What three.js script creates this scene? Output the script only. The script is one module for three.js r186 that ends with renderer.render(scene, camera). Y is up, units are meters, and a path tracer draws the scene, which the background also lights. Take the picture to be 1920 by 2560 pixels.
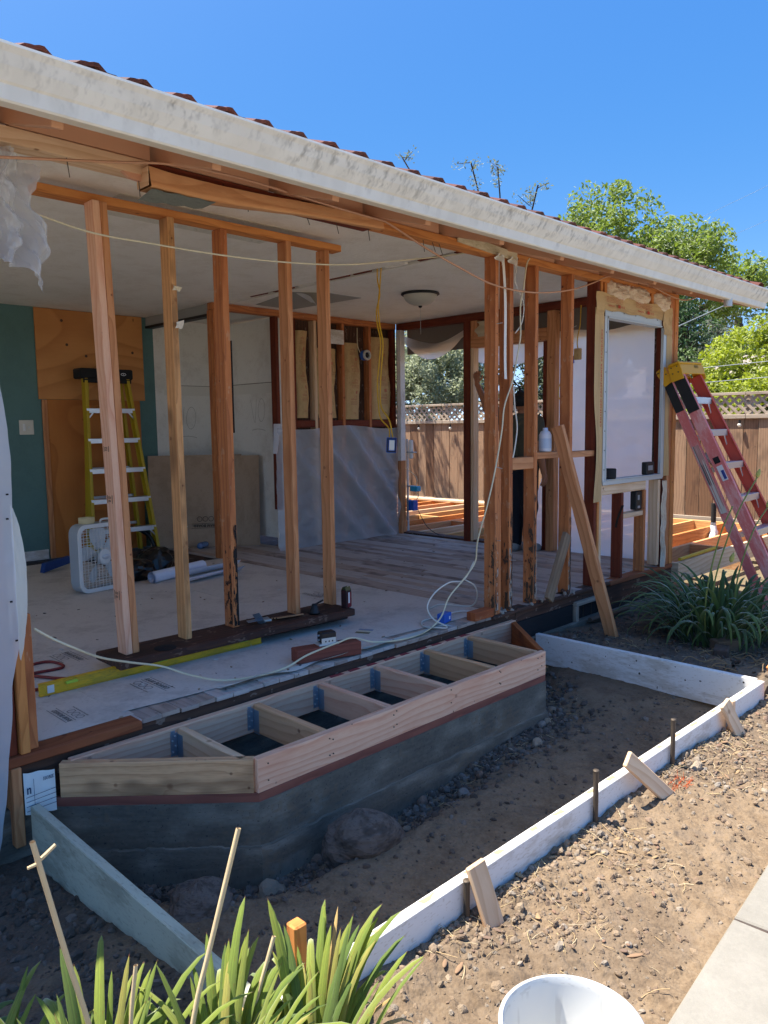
import * as THREE from 'three';
import { mergeGeometries, mergeVertices } from 'three/addons/utils/BufferGeometryUtils.js';
import { MarchingCubes } from 'three/addons/objects/MarchingCubes.js';

// ---------- camera, sky, sun, exposure ----------
const scene = new THREE.Scene();
const camera = new THREE.PerspectiveCamera(66.85, 0.75, 0.05, 900);
camera.position.set(0, 1.25, 3.05);
{
  const yaw = 45.04 * Math.PI / 180, pitch = 6.22 * Math.PI / 180;
  camera.lookAt(Math.sin(yaw) * Math.cos(pitch), 1.25 - Math.sin(pitch), 3.05 - Math.cos(yaw) * Math.cos(pitch));
  camera.rotateZ(-0.745 * Math.PI / 180);
}
const SUN = new THREE.Vector3(-0.25, 1, -0.345).normalize();
{
  const W = 512, H = 256, d = new Float32Array(W * H * 4);
  for (let j = 0; j < H; j++) for (let i = 0; i < W; i++) {
    const el = ((j + 0.5) / H - 0.5) * Math.PI, az = ((i + 0.5) / W - 0.5) * 2 * Math.PI;
    const y = Math.sin(el), x = Math.cos(el) * Math.cos(az), z = Math.cos(el) * Math.sin(az);
    const t = Math.max(0, y), h = Math.pow(1 - t, 3.2);
    const cs = Math.max(0, x * SUN.x + y * SUN.y + z * SUN.z), a = 0.8 * Math.pow(cs, 4) + 1.8 * Math.pow(cs, 40);
    const k = (j * W + i) * 4, S = 0.43, hz = 0.42 * Math.pow(1 - t, 13);
    d[k] = S * (0.029 + 0.055 * h + 0.30 * a + hz); d[k + 1] = S * (0.116 + 0.130 * h + 0.34 * a + hz * 1.02); d[k + 2] = S * (0.345 + 0.12 * h + 0.38 * a + hz); d[k + 3] = 1;
    if (y < 0) { d[k] = 0.14; d[k + 1] = 0.12; d[k + 2] = 0.10; }
  }
  const sky = new THREE.DataTexture(d, W, H, THREE.RGBAFormat, THREE.FloatType);
  sky.mapping = THREE.EquirectangularReflectionMapping; sky.magFilter = THREE.LinearFilter; sky.minFilter = THREE.LinearFilter; sky.needsUpdate = true;
  scene.background = sky; scene.environment = sky;
}
const sun = new THREE.DirectionalLight(new THREE.Color().setRGB(1, 0.93, 0.81), 2.2);
sun.position.copy(SUN).multiplyScalar(40).add(new THREE.Vector3(4, 0, 0)); sun.target.position.set(4, 0, 0);
sun.castShadow = true; sun.shadow.mapSize.set(4096, 4096);
Object.assign(sun.shadow.camera, { left: -22, right: 22, top: 22, bottom: -22, near: 1, far: 90 });
scene.add(sun, sun.target);
const renderer = new THREE.WebGLRenderer({ antialias: true });
renderer.toneMapping = THREE.LinearToneMapping;
renderer.toneMappingExposure = 5.7;
renderer.shadowMap.enabled = true;

// ---------- helpers ----------
let _s = 20240611;
const rnd = () => { _s = (_s + 0x6d2b79f5) | 0; let t = Math.imul(_s ^ (_s >>> 15), 1 | _s); t = (t + Math.imul(t ^ (t >>> 7), 61 | t)) ^ t; return ((t ^ (t >>> 14)) >>> 0) / 4294967296; };
const rr = (a, b) => a + (b - a) * rnd();
const V = (x, y, z) => new THREE.Vector3(x, y, z);
const mix = (a, b, t) => a + (b - a) * t, clamp = (x, a = 0, b = 1) => Math.min(b, Math.max(a, x));
const smooth = (a, b, x) => { const t = clamp((x - a) / (b - a)); return t * t * (3 - 2 * t); };
const hash = (x, y, s) => { let h = Math.imul(x, 374761393) + Math.imul(y, 668265263) + Math.imul(s, 1442695041) | 0; h = Math.imul(h ^ (h >>> 13), 1274126177); return ((h ^ (h >>> 16)) >>> 0) / 4294967296; };
// value noise, periodic in px, py lattice cells
const pn = (x, y, px, py, s = 1) => {
  const xi = Math.floor(x), yi = Math.floor(y), fx = x - xi, fy = y - yi, u = fx * fx * (3 - 2 * fx), v = fy * fy * (3 - 2 * fy);
  const m = (a, n) => ((a % n) + n) % n, x0 = m(xi, px), x1 = m(xi + 1, px), y0 = m(yi, py), y1 = m(yi + 1, py);
  return mix(mix(hash(x0, y0, s), hash(x1, y0, s), u), mix(hash(x0, y1, s), hash(x1, y1, s), u), v);
};
const fbm = (x, y, s = 1, o = 4) => { let a = 0.5, r = 0; for (let i = 0; i < o; i++) { r += a * pn(x, y, 4096, 4096, s + i); x *= 2.03; y *= 2.03; a *= 0.5; } return r; };
const used = new Map();
const numbered = (n) => { const k = (used.get(n) ?? -1) + 1; used.set(n, k); return k ? n + '_' + String(k).padStart(3, '0') : n; };
function thing(name, label, category, group) {
  const o = new THREE.Group(); o.name = numbered(name); o.userData = { label, category }; if (group) o.userData.group = group; scene.add(o); return o;
}
function structure(name, label, category) { const o = new THREE.Group(); o.name = numbered(name); o.userData = { kind: 'structure', label, category }; scene.add(o); return o; }
function mesh(name, geo, mat, parent) {
  const m = new THREE.Mesh(geo, mat); m.name = parent ? name : numbered(name); m.castShadow = m.receiveShadow = true; (parent || scene).add(m); return m;
}
function solo(name, geo, mat, label, category, group) { const m = mesh(name, geo, mat); m.userData = { label, category }; if (group) m.userData.group = group; return m; }
// chamfered box centred on the origin; grain runs along u on axis "ax"
function cbox(lx, ly, lz, ch = 0.003, ax = -1, su = 1.3, sv = 0.36) {
  const L = [lx / 2, ly / 2, lz / 2]; ch = Math.min(ch, 0.45 * Math.min(lx, ly, lz));
  if (ax < 0) ax = L.indexOf(Math.max(...L));
  const ou = rnd() * 7, ov = rnd() * 7, P = [], N = [], U = [];
  const vert = (c, s) => { const p = [0, 1, 2].map((i) => s[i] * (i === c ? L[i] : L[i] - ch)); return p; };
  const push = (pts) => {
    const a = V(...pts[0]), b = V(...pts[1]), c = V(...pts[2]), n = b.clone().sub(a).cross(c.clone().sub(a)).normalize();
    if (n.dot(a.clone().add(b).add(c)) < 0) { pts.reverse(); n.negate(); }
    const f = pts.length === 4 ? [0, 1, 2, 0, 2, 3] : [0, 1, 2], an = [Math.abs(n.x), Math.abs(n.y), Math.abs(n.z)], d = an.indexOf(Math.max(...an));
    let iu = ax, iv = [0, 1, 2].find((i) => i !== ax && i !== d); if (d === ax) { [iu, iv] = [0, 1, 2].filter((i) => i !== d); }
    for (const i of f) { P.push(...pts[i]); N.push(n.x, n.y, n.z); U.push((pts[i][iu] + (d === ax ? 0 : 0)) / (d === ax ? su * 0.5 : su) + ou, (pts[i][iv]) / sv + ov + d * 0.37); }
  };
  const S = [-1, 1];
  for (let c = 0; c < 3; c++) { const [a, b] = [0, 1, 2].filter((i) => i !== c); for (const s of S) { const q = (p, r) => { const t = [0, 0, 0]; t[c] = s; t[a] = p; t[b] = r; return vert(c, t); }; push([q(-1, -1), q(1, -1), q(1, 1), q(-1, 1)]); } }
  if (ch > 0) {
    for (let c = 0; c < 3; c++) { const [a, b] = [0, 1, 2].filter((i) => i !== c); for (const sa of S) for (const sb of S) { const t = (v) => { const r = [0, 0, 0]; r[c] = v; r[a] = sa; r[b] = sb; return r; }; push([vert(a, t(-1)), vert(a, t(1)), vert(b, t(1)), vert(b, t(-1))]); } }
    for (const x of S) for (const y of S) for (const z of S) push([vert(0, [x, y, z]), vert(1, [x, y, z]), vert(2, [x, y, z])]);
  }
  const g = new THREE.BufferGeometry();
  g.setAttribute('position', new THREE.Float32BufferAttribute(P, 3)); g.setAttribute('normal', new THREE.Float32BufferAttribute(N, 3)); g.setAttribute('uv', new THREE.Float32BufferAttribute(U, 2));
  return g;
}
function bx(name, parent, mat, x0, x1, y0, y1, z0, z1, ch = 0.003, o = {}) {
  const m = mesh(name, cbox(x1 - x0, y1 - y0, z1 - z0, ch, o.ax ?? -1, o.su, o.sv), mat, parent);
  m.position.set((x0 + x1) / 2, (y0 + y1) / 2, (z0 + z1) / 2); return m;
}
const boxG = (x0, x1, y0, y1, z0, z1, ch = 0.002) => cbox(x1 - x0, y1 - y0, z1 - z0, ch).translate((x0 + x1) / 2, (y0 + y1) / 2, (z0 + z1) / 2);
// geometry of a bar from a to b, h along "up", d across
function barG(a, b, h, d, up = V(0, 1, 0), ch = 0.003) {
  const x = b.clone().sub(a), L = x.length(); x.normalize(); const z = x.clone().cross(up).normalize(), y = z.clone().cross(x);
  const g = cbox(L, h, d, ch, 0); g.applyMatrix4(new THREE.Matrix4().makeBasis(x, y, z).setPosition(a.clone().add(b).multiplyScalar(0.5))); return g;
}
const bar = (name, parent, mat, a, b, h, d, up, ch) => mesh(name, barG(a, b, h, d, up, ch), mat, parent);
const tubeG = (pts, r, seg = 0, rad = 6) => new THREE.TubeGeometry(new THREE.CatmullRomCurve3(pts.map((p) => (p.isVector3 ? p : V(...p))), false, 'centripetal'), seg || Math.max(6, pts.length * 7), r, rad, false);
const tube = (name, parent, mat, pts, r, seg, rad) => mesh(name, tubeG(pts, r, seg, rad), mat, parent);
function rodG(a, b, r0, r1 = r0, n = 10) { const d = b.clone().sub(a), g = new THREE.CylinderGeometry(r1, r0, d.length(), n); g.translate(0, d.length() / 2, 0); g.applyQuaternion(new THREE.Quaternion().setFromUnitVectors(V(0, 1, 0), d.clone().normalize())); g.translate(a.x, a.y, a.z); return g; }
const merge = (gs) => mergeGeometries(gs.map((g) => { const q = g.index ? g.toNonIndexed() : g; for (const k of Object.keys(q.attributes)) if (!['position', 'normal', 'uv'].includes(k)) q.deleteAttribute(k); return q; }), false);
// grid surface from f(u, v) -> Vector3, uv in metres su, sv
function gridG(f, nu, nv, su = 1, sv = 1) {
  const P = [], U = [], I = [];
  for (let j = 0; j <= nv; j++) for (let i = 0; i <= nu; i++) { const p = f(i / nu, j / nv); P.push(p.x, p.y, p.z); U.push(i / nu * su, j / nv * sv); }
  for (let j = 0; j < nv; j++) for (let i = 0; i < nu; i++) { const a = j * (nu + 1) + i, b = a + 1, c = a + nu + 1, d = c + 1; I.push(a, b, d, a, d, c); }
  const g = new THREE.BufferGeometry(); g.setAttribute('position', new THREE.Float32BufferAttribute(P, 3)); g.setAttribute('uv', new THREE.Float32BufferAttribute(U, 2)); g.setIndex(I); g.computeVertexNormals(); return g;
}
// flat sheet with an outline in x, z lying at height y, with real thickness
function slabG(pts, y, t, bev = 0) {
  const s = new THREE.Shape(pts.map((p) => new THREE.Vector2(p[0], -p[1]))); const g = new THREE.ExtrudeGeometry(s, { depth: t, bevelEnabled: bev > 0, bevelSize: bev, bevelThickness: bev, bevelSegments: 1, bevelOffset: -bev });
  g.rotateX(-Math.PI / 2); g.translate(0, y, 0); return g;
}
function ragged(pts, step, amp, seed) { const r = []; for (let i = 0; i < pts.length; i++) { const a = pts[i], b = pts[(i + 1) % pts.length], L = Math.hypot(b[0] - a[0], b[1] - a[1]), n = Math.max(1, Math.round(L / step)), nx = (b[1] - a[1]) / L, nz = -(b[0] - a[0]) / L; for (let k = 0; k < n; k++) { const t = k / n, w = k ? amp * (fbm(i * 13 + k * 0.37, seed, 5, 3) - 0.45) * 2 : 0; r.push([mix(a[0], b[0], t) + nx * w, mix(a[1], b[1], t) + nz * w]); } } return r; }

// ---------- textures and materials ----------
function tex(w, h, f, srgb = true, rx = 1, ry = 1) {
  const d = new Uint8Array(w * h * 4);
  for (let j = 0; j < h; j++) for (let i = 0; i < w; i++) { const c = f(i / w, j / h), k = (j * w + i) * 4; if (typeof c === 'number') { d[k] = d[k + 1] = d[k + 2] = clamp(c) * 255; } else { d[k] = clamp(c[0]) * 255; d[k + 1] = clamp(c[1]) * 255; d[k + 2] = clamp(c[2]) * 255; } d[k + 3] = 255; }
  const t = new THREE.DataTexture(d, w, h); t.wrapS = t.wrapT = THREE.RepeatWrapping; t.magFilter = THREE.LinearFilter; t.minFilter = THREE.LinearMipmapLinearFilter; t.generateMipmaps = true; if (srgb) t.colorSpace = THREE.SRGBColorSpace; t.repeat.set(rx, ry); t.needsUpdate = true; return t;
}
const rgb = (r, g, b) => [r / 255, g / 255, b / 255], lerp3 = (a, b, t) => [mix(a[0], b[0], t), mix(a[1], b[1], t), mix(a[2], b[2], t)];
// wood: u along the board (1.3 m a repeat), v across (0.36 m a repeat)
function wood(base, dark, s, { rings = 7, wave = 0.9, knots = 5, contrast = 0.7, fibre = 0.25, blotch = 0.25, blotchC = null, white = 0 } = {}) {
  const K = []; for (let i = 0; i < knots; i++) K.push([hash(i, 1, s), hash(i, 2, s), 0.005 + 0.011 * hash(i, 3, s) * hash(i, 7, s)]);
  const bc = blotchC || dark;
  return tex(1024, 256, (u, v) => {
    let vv = v, kn = 0;
    for (const [ku, kv, kr] of K) { let du = Math.abs(u - ku), dv = v - kv; du = Math.min(du, 1 - du); dv -= Math.round(dv); const r = Math.hypot(du * 1.3, dv * 0.36), g = Math.exp(-(r * r) / (kr * kr * 5)); vv += g * (dv > 0 ? 0.11 : -0.11) * (1 - Math.exp(-Math.abs(dv) * 18)); kn = Math.max(kn, smooth(kr * (1.2 + 0.5 * (pn(u * 90, v * 30, 90, 30, s + 6) - 0.5)), kr * 0.3, r) * (0.45 + 0.55 * hash(ku * 1000 | 0, 5, s))); }
    const low = pn(u * 3, vv * 2, 3, 2, s) + 0.5 * pn(u * 6, vv * 4, 6, 4, s + 1);
    const ph = vv * rings + low * wave * 2, r = ph - Math.floor(ph), ring = Math.pow(r, 2.2) * smooth(1, 0.9, r);
    const fb = pn(u * 22, v * 150, 22, 150, s + 2) * 0.6 + pn(u * 60, v * 60, 60, 60, s + 3) * 0.4;
    const bl = smooth(0.5, 0.85, pn(u * 5, v * 3, 5, 3, s + 4) * 0.7 + pn(u * 17, v * 9, 17, 9, s + 5) * 0.3);
    let c = lerp3(base, dark, clamp(ring * contrast + (fb - 0.5) * fibre));
    c = lerp3(c, bc, bl * blotch);
    c = lerp3(c, [dark[0] * 0.55, dark[1] * 0.45, dark[2] * 0.4], kn * 0.8);
    if (white) { const w = smooth(0.74, 0.8, pn(u * 26, v * 16, 26, 16, s + 8) * 0.65 + pn(u * 80, v * 50, 80, 50, s + 9) * 0.35); c = lerp3(c, [0.8, 0.78, 0.74], w * white); }
    return c;
  });
}
const std = (o) => new THREE.MeshStandardMaterial({ roughness: 0.8, ...o });
const phys = (o) => new THREE.MeshPhysicalMaterial({ roughness: 0.8, ...o });
const W = {};
W.pink = wood(rgb(238, 190, 156), rgb(214, 140, 108), 11, { rings: 9, wave: 1.1, contrast: 0.7, knots: 4, fibre: 0.4 });
W.pale = wood(rgb(232, 199, 162), rgb(196, 149, 108), 23, { rings: 9, wave: 0.7, contrast: 0.6, knots: 4 });
W.stud = wood(rgb(208, 146, 98), rgb(158, 92, 52), 37, { rings: 8, wave: 0.8, contrast: 0.6, knots: 6, blotch: 0.3 });
W.red = wood(rgb(198, 124, 72), rgb(136, 70, 38), 41, { rings: 9, wave: 0.7, contrast: 0.55, knots: 7, blotch: 0.45, white: 0.25 });
W.orange = wood(rgb(214, 140, 74), rgb(160, 86, 36), 53, { rings: 7, wave: 0.8, contrast: 0.55, knots: 6 });
W.dark = wood(rgb(92, 62, 46), rgb(46, 30, 24), 59, { rings: 9, wave: 0.8, contrast: 0.7, knots: 5, blotch: 0.6, white: 0.35 });
W.treated = wood(rgb(222, 174, 128), rgb(160, 108, 68), 67, { rings: 11, wave: 0.75, contrast: 0.5, knots: 16, blotch: 0.5, blotchC: rgb(92, 66, 44), fibre: 0.45 });
W.redwood = wood(rgb(142, 84, 68), rgb(104, 54, 44), 71, { rings: 14, wave: 0.5, contrast: 0.6, knots: 0 });
W.fence = wood(rgb(178, 152, 128), rgb(120, 96, 78), 79, { rings: 10, wave: 0.8, contrast: 0.6, knots: 5, blotch: 0.55, blotchC: rgb(92, 74, 62) });
W.fenceGrey = wood(rgb(176, 160, 142), rgb(124, 108, 94), 83, { rings: 9, wave: 0.6, contrast: 0.5, knots: 1, blotch: 0.4 });
W.floor = wood(rgb(196, 185, 177), rgb(150, 138, 131), 89, { rings: 10, wave: 0.8, contrast: 0.55, knots: 5, blotch: 0.55, blotchC: rgb(96, 84, 78) });
W.ply = wood(rgb(206, 142, 78), rgb(166, 100, 46), 97, { rings: 4, wave: 1.6, contrast: 0.55, knots: 5, fibre: 0.15 });
W.ply.repeat.set(0.55, 0.3);
const woodM = (map, tint = 0xffffff, rough = 0.78, bump = 0.0006) => std({ map, color: tint, roughness: rough, bumpMap: map, bumpScale: bump });
const M = {};
M.pink = woodM(W.pink); M.pale = woodM(W.pale); M.stud = woodM(W.stud); M.red = woodM(W.red); M.orange = woodM(W.orange); M.dark = woodM(W.dark); M.treated = woodM(W.treated); M.redwood = woodM(W.redwood);
M.fence = woodM(W.fence, 0xe4d8cc); M.fenceGrey = woodM(W.fenceGrey, 0xffffff, 0.85); M.floor = woodM(W.floor, 0xffffff, 0.7); M.ply = woodM(W.ply, 0xffffff, 0.6);
M.redDark = woodM(W.red, 0x9a6a58); M.floorDark = woodM(W.floor, 0xe2d8d2, 0.75); M.floorRed = woodM(W.floor, 0xf4e6da, 0.75); M.fenceB = woodM(W.fence, 0xc8b4a4); M.fenceC = woodM(W.fence, 0xb09884);
// paint / mineral textures
const grime = (s, base, dirt, amt, sc = 1) => tex(512, 512, (u, v) => { const a = pn(u * 6 * sc, v * 6 * sc, 6 * sc, 6 * sc, s) * 0.5 + pn(u * 19 * sc, v * 19 * sc, 19 * sc, 19 * sc, s + 1) * 0.3 + pn(u * 64, v * 64, 64, 64, s + 2) * 0.2; const sp = smooth(0.80, 0.86, pn(u * 90, v * 90, 90, 90, s + 3)); return lerp3(base, dirt, clamp(smooth(0.42, 0.8, a) * amt + sp * amt * 0.6)); });
const noiseBump = (s, sc) => tex(512, 512, (u, v) => 0.5 * pn(u * sc, v * sc, sc, sc, s) + 0.3 * pn(u * sc * 2, v * sc * 2, sc * 2, sc * 2, s + 1) + 0.2 * pn(u * sc * 4, v * sc * 4, sc * 4, sc * 4, s + 2), false);
const T = {};
T.bumpFine = noiseBump(301, 48); T.bumpMid = noiseBump(305, 16);
T.whitePaint = grime(401, rgb(226, 224, 221), rgb(150, 134, 112), 0.36, 1);
T.greyGreen = grime(405, rgb(188, 188, 166), rgb(132, 128, 110), 0.5, 1);
T.ceil = grime(409, rgb(247, 241, 228), rgb(232, 223, 206), 0.5, 1);
T.drywall = grime(413, rgb(238, 235, 226), rgb(216, 210, 198), 0.5, 1);
T.green = grime(417, rgb(92, 128, 124), rgb(82, 116, 114), 0.5, 1);
M.whitePaint = std({ map: T.whitePaint, roughness: 0.6 }); M.greyGreen = std({ map: T.greyGreen, roughness: 0.75, bumpMap: T.bumpMid, bumpScale: 0.001 });
M.ceil = std({ map: T.ceil, roughness: 0.95, bumpMap: T.bumpFine, bumpScale: 0.002 }); M.drywall = std({ map: T.drywall, roughness: 0.9 }); M.green = std({ map: T.green, roughness: 0.7, bumpMap: T.bumpFine, bumpScale: 0.0006 });
M.concrete = std({ roughness: 0.9, bumpMap: T.bumpMid, bumpScale: 0.002, map: tex(1024, 512, (u, v) => { // board-marked concrete: drag marks along u
  const st = pn(u * 9, v * 46, 9, 46, 501) * 0.35 + pn(u * 50, v * 110, 50, 110, 502) * 0.3 + pn(u * 120, v * 60, 120, 60, 508) * 0.35, b = pn(u * 4, v * 3, 4, 3, 503) * 0.6 + pn(u * 13, v * 9, 13, 9, 504) * 0.4, lip = smooth(0.035, 0.0, Math.abs(v - 0.52 + 0.03 * (pn(u * 9, 0, 9, 1, 505) - 0.5)));
  let c = lerp3(rgb(86, 82, 73), rgb(148, 142, 128), clamp(st * 0.45 + smooth(0.35, 0.7, b) * 0.6)); c = lerp3(c, rgb(170, 164, 148), lip * 0.25 * pn(u * 40, v * 40, 40, 40, 506)); const bh = pn(u * 210, v * 110, 210, 110, 507); if (bh > 0.9) c = lerp3(c, rgb(64, 62, 60), 0.75); c = lerp3(c, rgb(120, 104, 84), 0.5 * smooth(0.60, 0.78, pn(u * 6, v * 4, 6, 4, 509) * 0.6 + pn(u * 60, v * 40, 60, 40, 510) * 0.4)); return c; }) });
M.sidewalk = std({ roughness: 0.92, bumpMap: T.bumpFine, bumpScale: 0.0015, map: tex(512, 512, (u, v) => { const a = pn(u * 5, v * 5, 5, 5, 601) * 0.5 + pn(u * 17, v * 17, 17, 17, 602) * 0.3 + pn(u * 90, v * 90, 90, 90, 603) * 0.2, sp = hash(Math.floor(u * 512), Math.floor(v * 512), 604); return lerp3(rgb(122, 118, 110), rgb(148, 143, 134), a + (sp - 0.5) * 0.25); }) });
M.tarBlack = std({ color: 0x16171a, roughness: 0.85, bumpMap: T.bumpMid, bumpScale: 0.003 });
M.galv = std({ color: 0x9fb0bd, metalness: 0.75, roughness: 0.42 }); M.galvDull = std({ color: 0xc4c8c6, metalness: 0.35, roughness: 0.5 }); M.alu = std({ color: 0xd6dade, metalness: 0.85, roughness: 0.35 });
M.steel = std({ color: 0x5c5248, metalness: 0.6, roughness: 0.6, bumpMap: T.bumpMid, bumpScale: 0.001 }); M.black = std({ color: 0x121315, roughness: 0.5 }); M.blackMatte = std({ color: 0x1a1a1c, roughness: 0.85 }); M.whitePlastic = std({ color: 0xe6e6e2, roughness: 0.45 });
M.cableWhite = std({ color: 0xdcd8cc, roughness: 0.5 }); M.cableYellow = std({ color: 0xd8a818, roughness: 0.45 }); M.cableTan = std({ color: 0xc89878, roughness: 0.6 }); M.cableCream = std({ color: 0xe0d6b4, roughness: 0.6 }); M.cableRed = std({ color: 0x8a2a22, roughness: 0.5 });
M.blueBox = std({ color: 0x1c5bb8, roughness: 0.5 }); M.cyanBox = std({ color: 0x2aa6cc, roughness: 0.5 });
M.peach = std({ color: new THREE.Color().setRGB(0.62, 0.33, 0.19), roughness: 0.75, bumpMap: T.bumpMid, bumpScale: 0.0006 });
// plastic sheeting
M.plastic = phys({ color: new THREE.Color().setRGB(0.9, 0.91, 0.94), transmission: 0.6, roughness: 0.6, thickness: 0, side: THREE.DoubleSide });
M.housewrap = phys({ color: new THREE.Color().setRGB(0.95, 0.95, 0.96), transmission: 0.85, roughness: 0.95, thickness: 0, side: THREE.DoubleSide });
M.plasticClear = phys({ color: new THREE.Color().setRGB(0.9, 0.93, 0.97), transmission: 0.7, roughness: 0.45, thickness: 0, side: THREE.DoubleSide });
M.paperKraft = std({ roughness: 0.9, side: THREE.DoubleSide, map: grime(701, rgb(204, 172, 122), rgb(176, 140, 92), 0.6, 1) });
M.card = std({ roughness: 0.9, map: grime(705, rgb(212, 202, 191), rgb(184, 172, 161), 0.6, 1) }); M.cardBrown = std({ roughness: 0.9, map: grime(709, rgb(176, 150, 124), rgb(158, 132, 106), 0.6, 1) });
M.batt = std({ roughness: 1, map: grime(713, rgb(232, 214, 188), rgb(216, 180, 150), 0.8, 2), bumpMap: T.bumpMid, bumpScale: 0.01 });
// text print as a thin sheet with its own alpha
function printM(w, h, draw, color = '#2c2a2a', o = {}) {
  const c = document.createElement('canvas'); c.width = w; c.height = h; const g = c.getContext('2d'); g.clearRect(0, 0, w, h); g.fillStyle = g.strokeStyle = color; draw(g, w, h);
  const t = new THREE.CanvasTexture(c); t.colorSpace = THREE.SRGBColorSpace; t.needsUpdate = true; return std({ map: t, transparent: true, alphaTest: 0.35, roughness: 0.9, side: THREE.DoubleSide, ...o });
}
// ragged patch of tar, rot or plaster with its own outline
const blotM = (color, s, amt = 0.5, edge = 0) => printM(128, 512, (g, w, h) => { const im = g.createImageData(w, h), c = new THREE.Color(color); const R = [c.r, c.g, c.b].map((v) => Math.round(255 * Math.pow(v, 1 / 2.2))); for (let j = 0; j < h; j++) for (let i = 0; i < w; i++) { const u = i / w, v = j / h, n = fbm(u * 5 + s, v * 14, s, 4) + 0.25 * fbm(u * 26, v * 60, s + 5, 2) - 0.1, side = edge > 0 ? u : edge < 0 ? 1 - u : 0.6, k = n + 0.35 * (side - 0.5) + 0.18 * (v - 0.3); const q = (j * w + i) * 4; im.data[q] = R[0]; im.data[q + 1] = R[1]; im.data[q + 2] = R[2]; im.data[q + 3] = k > 1 - amt && v > 0.03 && v < 0.985 ? 255 : 0; } g.putImageData(im, 0, 0); }, '#000');
const planeG = (w, h, nu = 1, nv = 1) => new THREE.PlaneGeometry(w, h, nu, nv);
// ---------- ground ----------
const bayPoly = [[1.15, 0], [1.746, 0.575], [3.80, 0.58], [4.30, 0.04]];
const segD = (x, z, a, b) => { const dx = b[0] - a[0], dz = b[1] - a[1], t = clamp(((x - a[0]) * dx + (z - a[1]) * dz) / (dx * dx + dz * dz)); return Math.hypot(x - a[0] - t * dx, z - a[1] - t * dz); };
const bayDist = (x, z) => Math.min(segD(x, z, bayPoly[0], bayPoly[1]), segD(x, z, bayPoly[1], bayPoly[2]), segD(x, z, bayPoly[2], bayPoly[3]));
const walkEdge = (x) => 2.216 - 0.079 * (x - 1.895);
function soilY(x, z) {
  const n = (fbm(x * 3.1 + 40, z * 3.1 + 17, 801, 4) - 0.47) * 0.05 + (fbm(x * 11 + 3, z * 11 + 9, 807, 3) - 0.44) * 0.024 + Math.max(0, fbm(x * 30, z * 30, 809, 2) - 0.42) * 0.05 + Math.max(0, fbm(x * 62, z * 62, 813, 2) - 0.40) * 0.028 * smooth(0.36, 0.5, fbm(x * 2.3, z * 2.3, 851, 3));
  if (x > 1.076 && x < 4.538 && z < 1.532 && z > -0.12) {
    const d = bayDist(x, z), deep = mix(-0.60, -0.475, smooth(2.4, 3.8, x)), hi = mix(-0.47, -0.40, smooth(3.6, 4.5, x));
    const ledge = smooth(0.10, 0.34, d + 0.10 * (fbm(x * 2.2, z * 2.2, 811, 3) - 0.45)); // trodden ledge beside the narrow gravel groove
    return mix(deep, mix(hi, hi - 0.03, smooth(0.7, 0.2, 1.53 - z)), ledge) + n * mix(1.1, 0.55, ledge);
  }
  if (z < -0.06 && x > 0.9 && x < 6.6 && z > -5) return -0.62;
  let y = -0.335;
  if (x <= 1.076) y = mix(-0.43, -0.345, smooth(0.1, 1.3, z)) + 0.02 * smooth(0.5, 1.05, x) * smooth(0.4, 1.2, z);
  else if (x >= 4.538) y = z < 1.55 ? mix(-0.235, -0.30, smooth(4.6, 5.6, x)) - 0.06 * smooth(1.2, 1.55, z) * smooth(4.8, 4.55, x) : -0.33;
  if (z > 1.532) y = mix(-0.335, -0.372, smooth(1.6, walkEdge(x), z)) + 0.02 * smooth(1.70, 1.58, z);
  if (x > 6.6) y = mix(y, -0.48, smooth(6.7, 7.2, x) * smooth(0.9, 0.3, z));
  if (x > 10.4) y = mix(y, -0.2, smooth(10.4, 11.5, x));
  const far = smooth(2.6, 6, Math.hypot(x - 3, z - 1)) ;
  if (z > 2.05 && x > -30 && x < 60) y = Math.min(y, -0.37) - 0.02 * smooth(walkEdge(x), walkEdge(x) + 0.1, z);
  return y + n * (1 - 0.6 * far) * (x > 1 && x < 7 && z > 1.53 && z < 2.3 ? 1 : 1);
}
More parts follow.
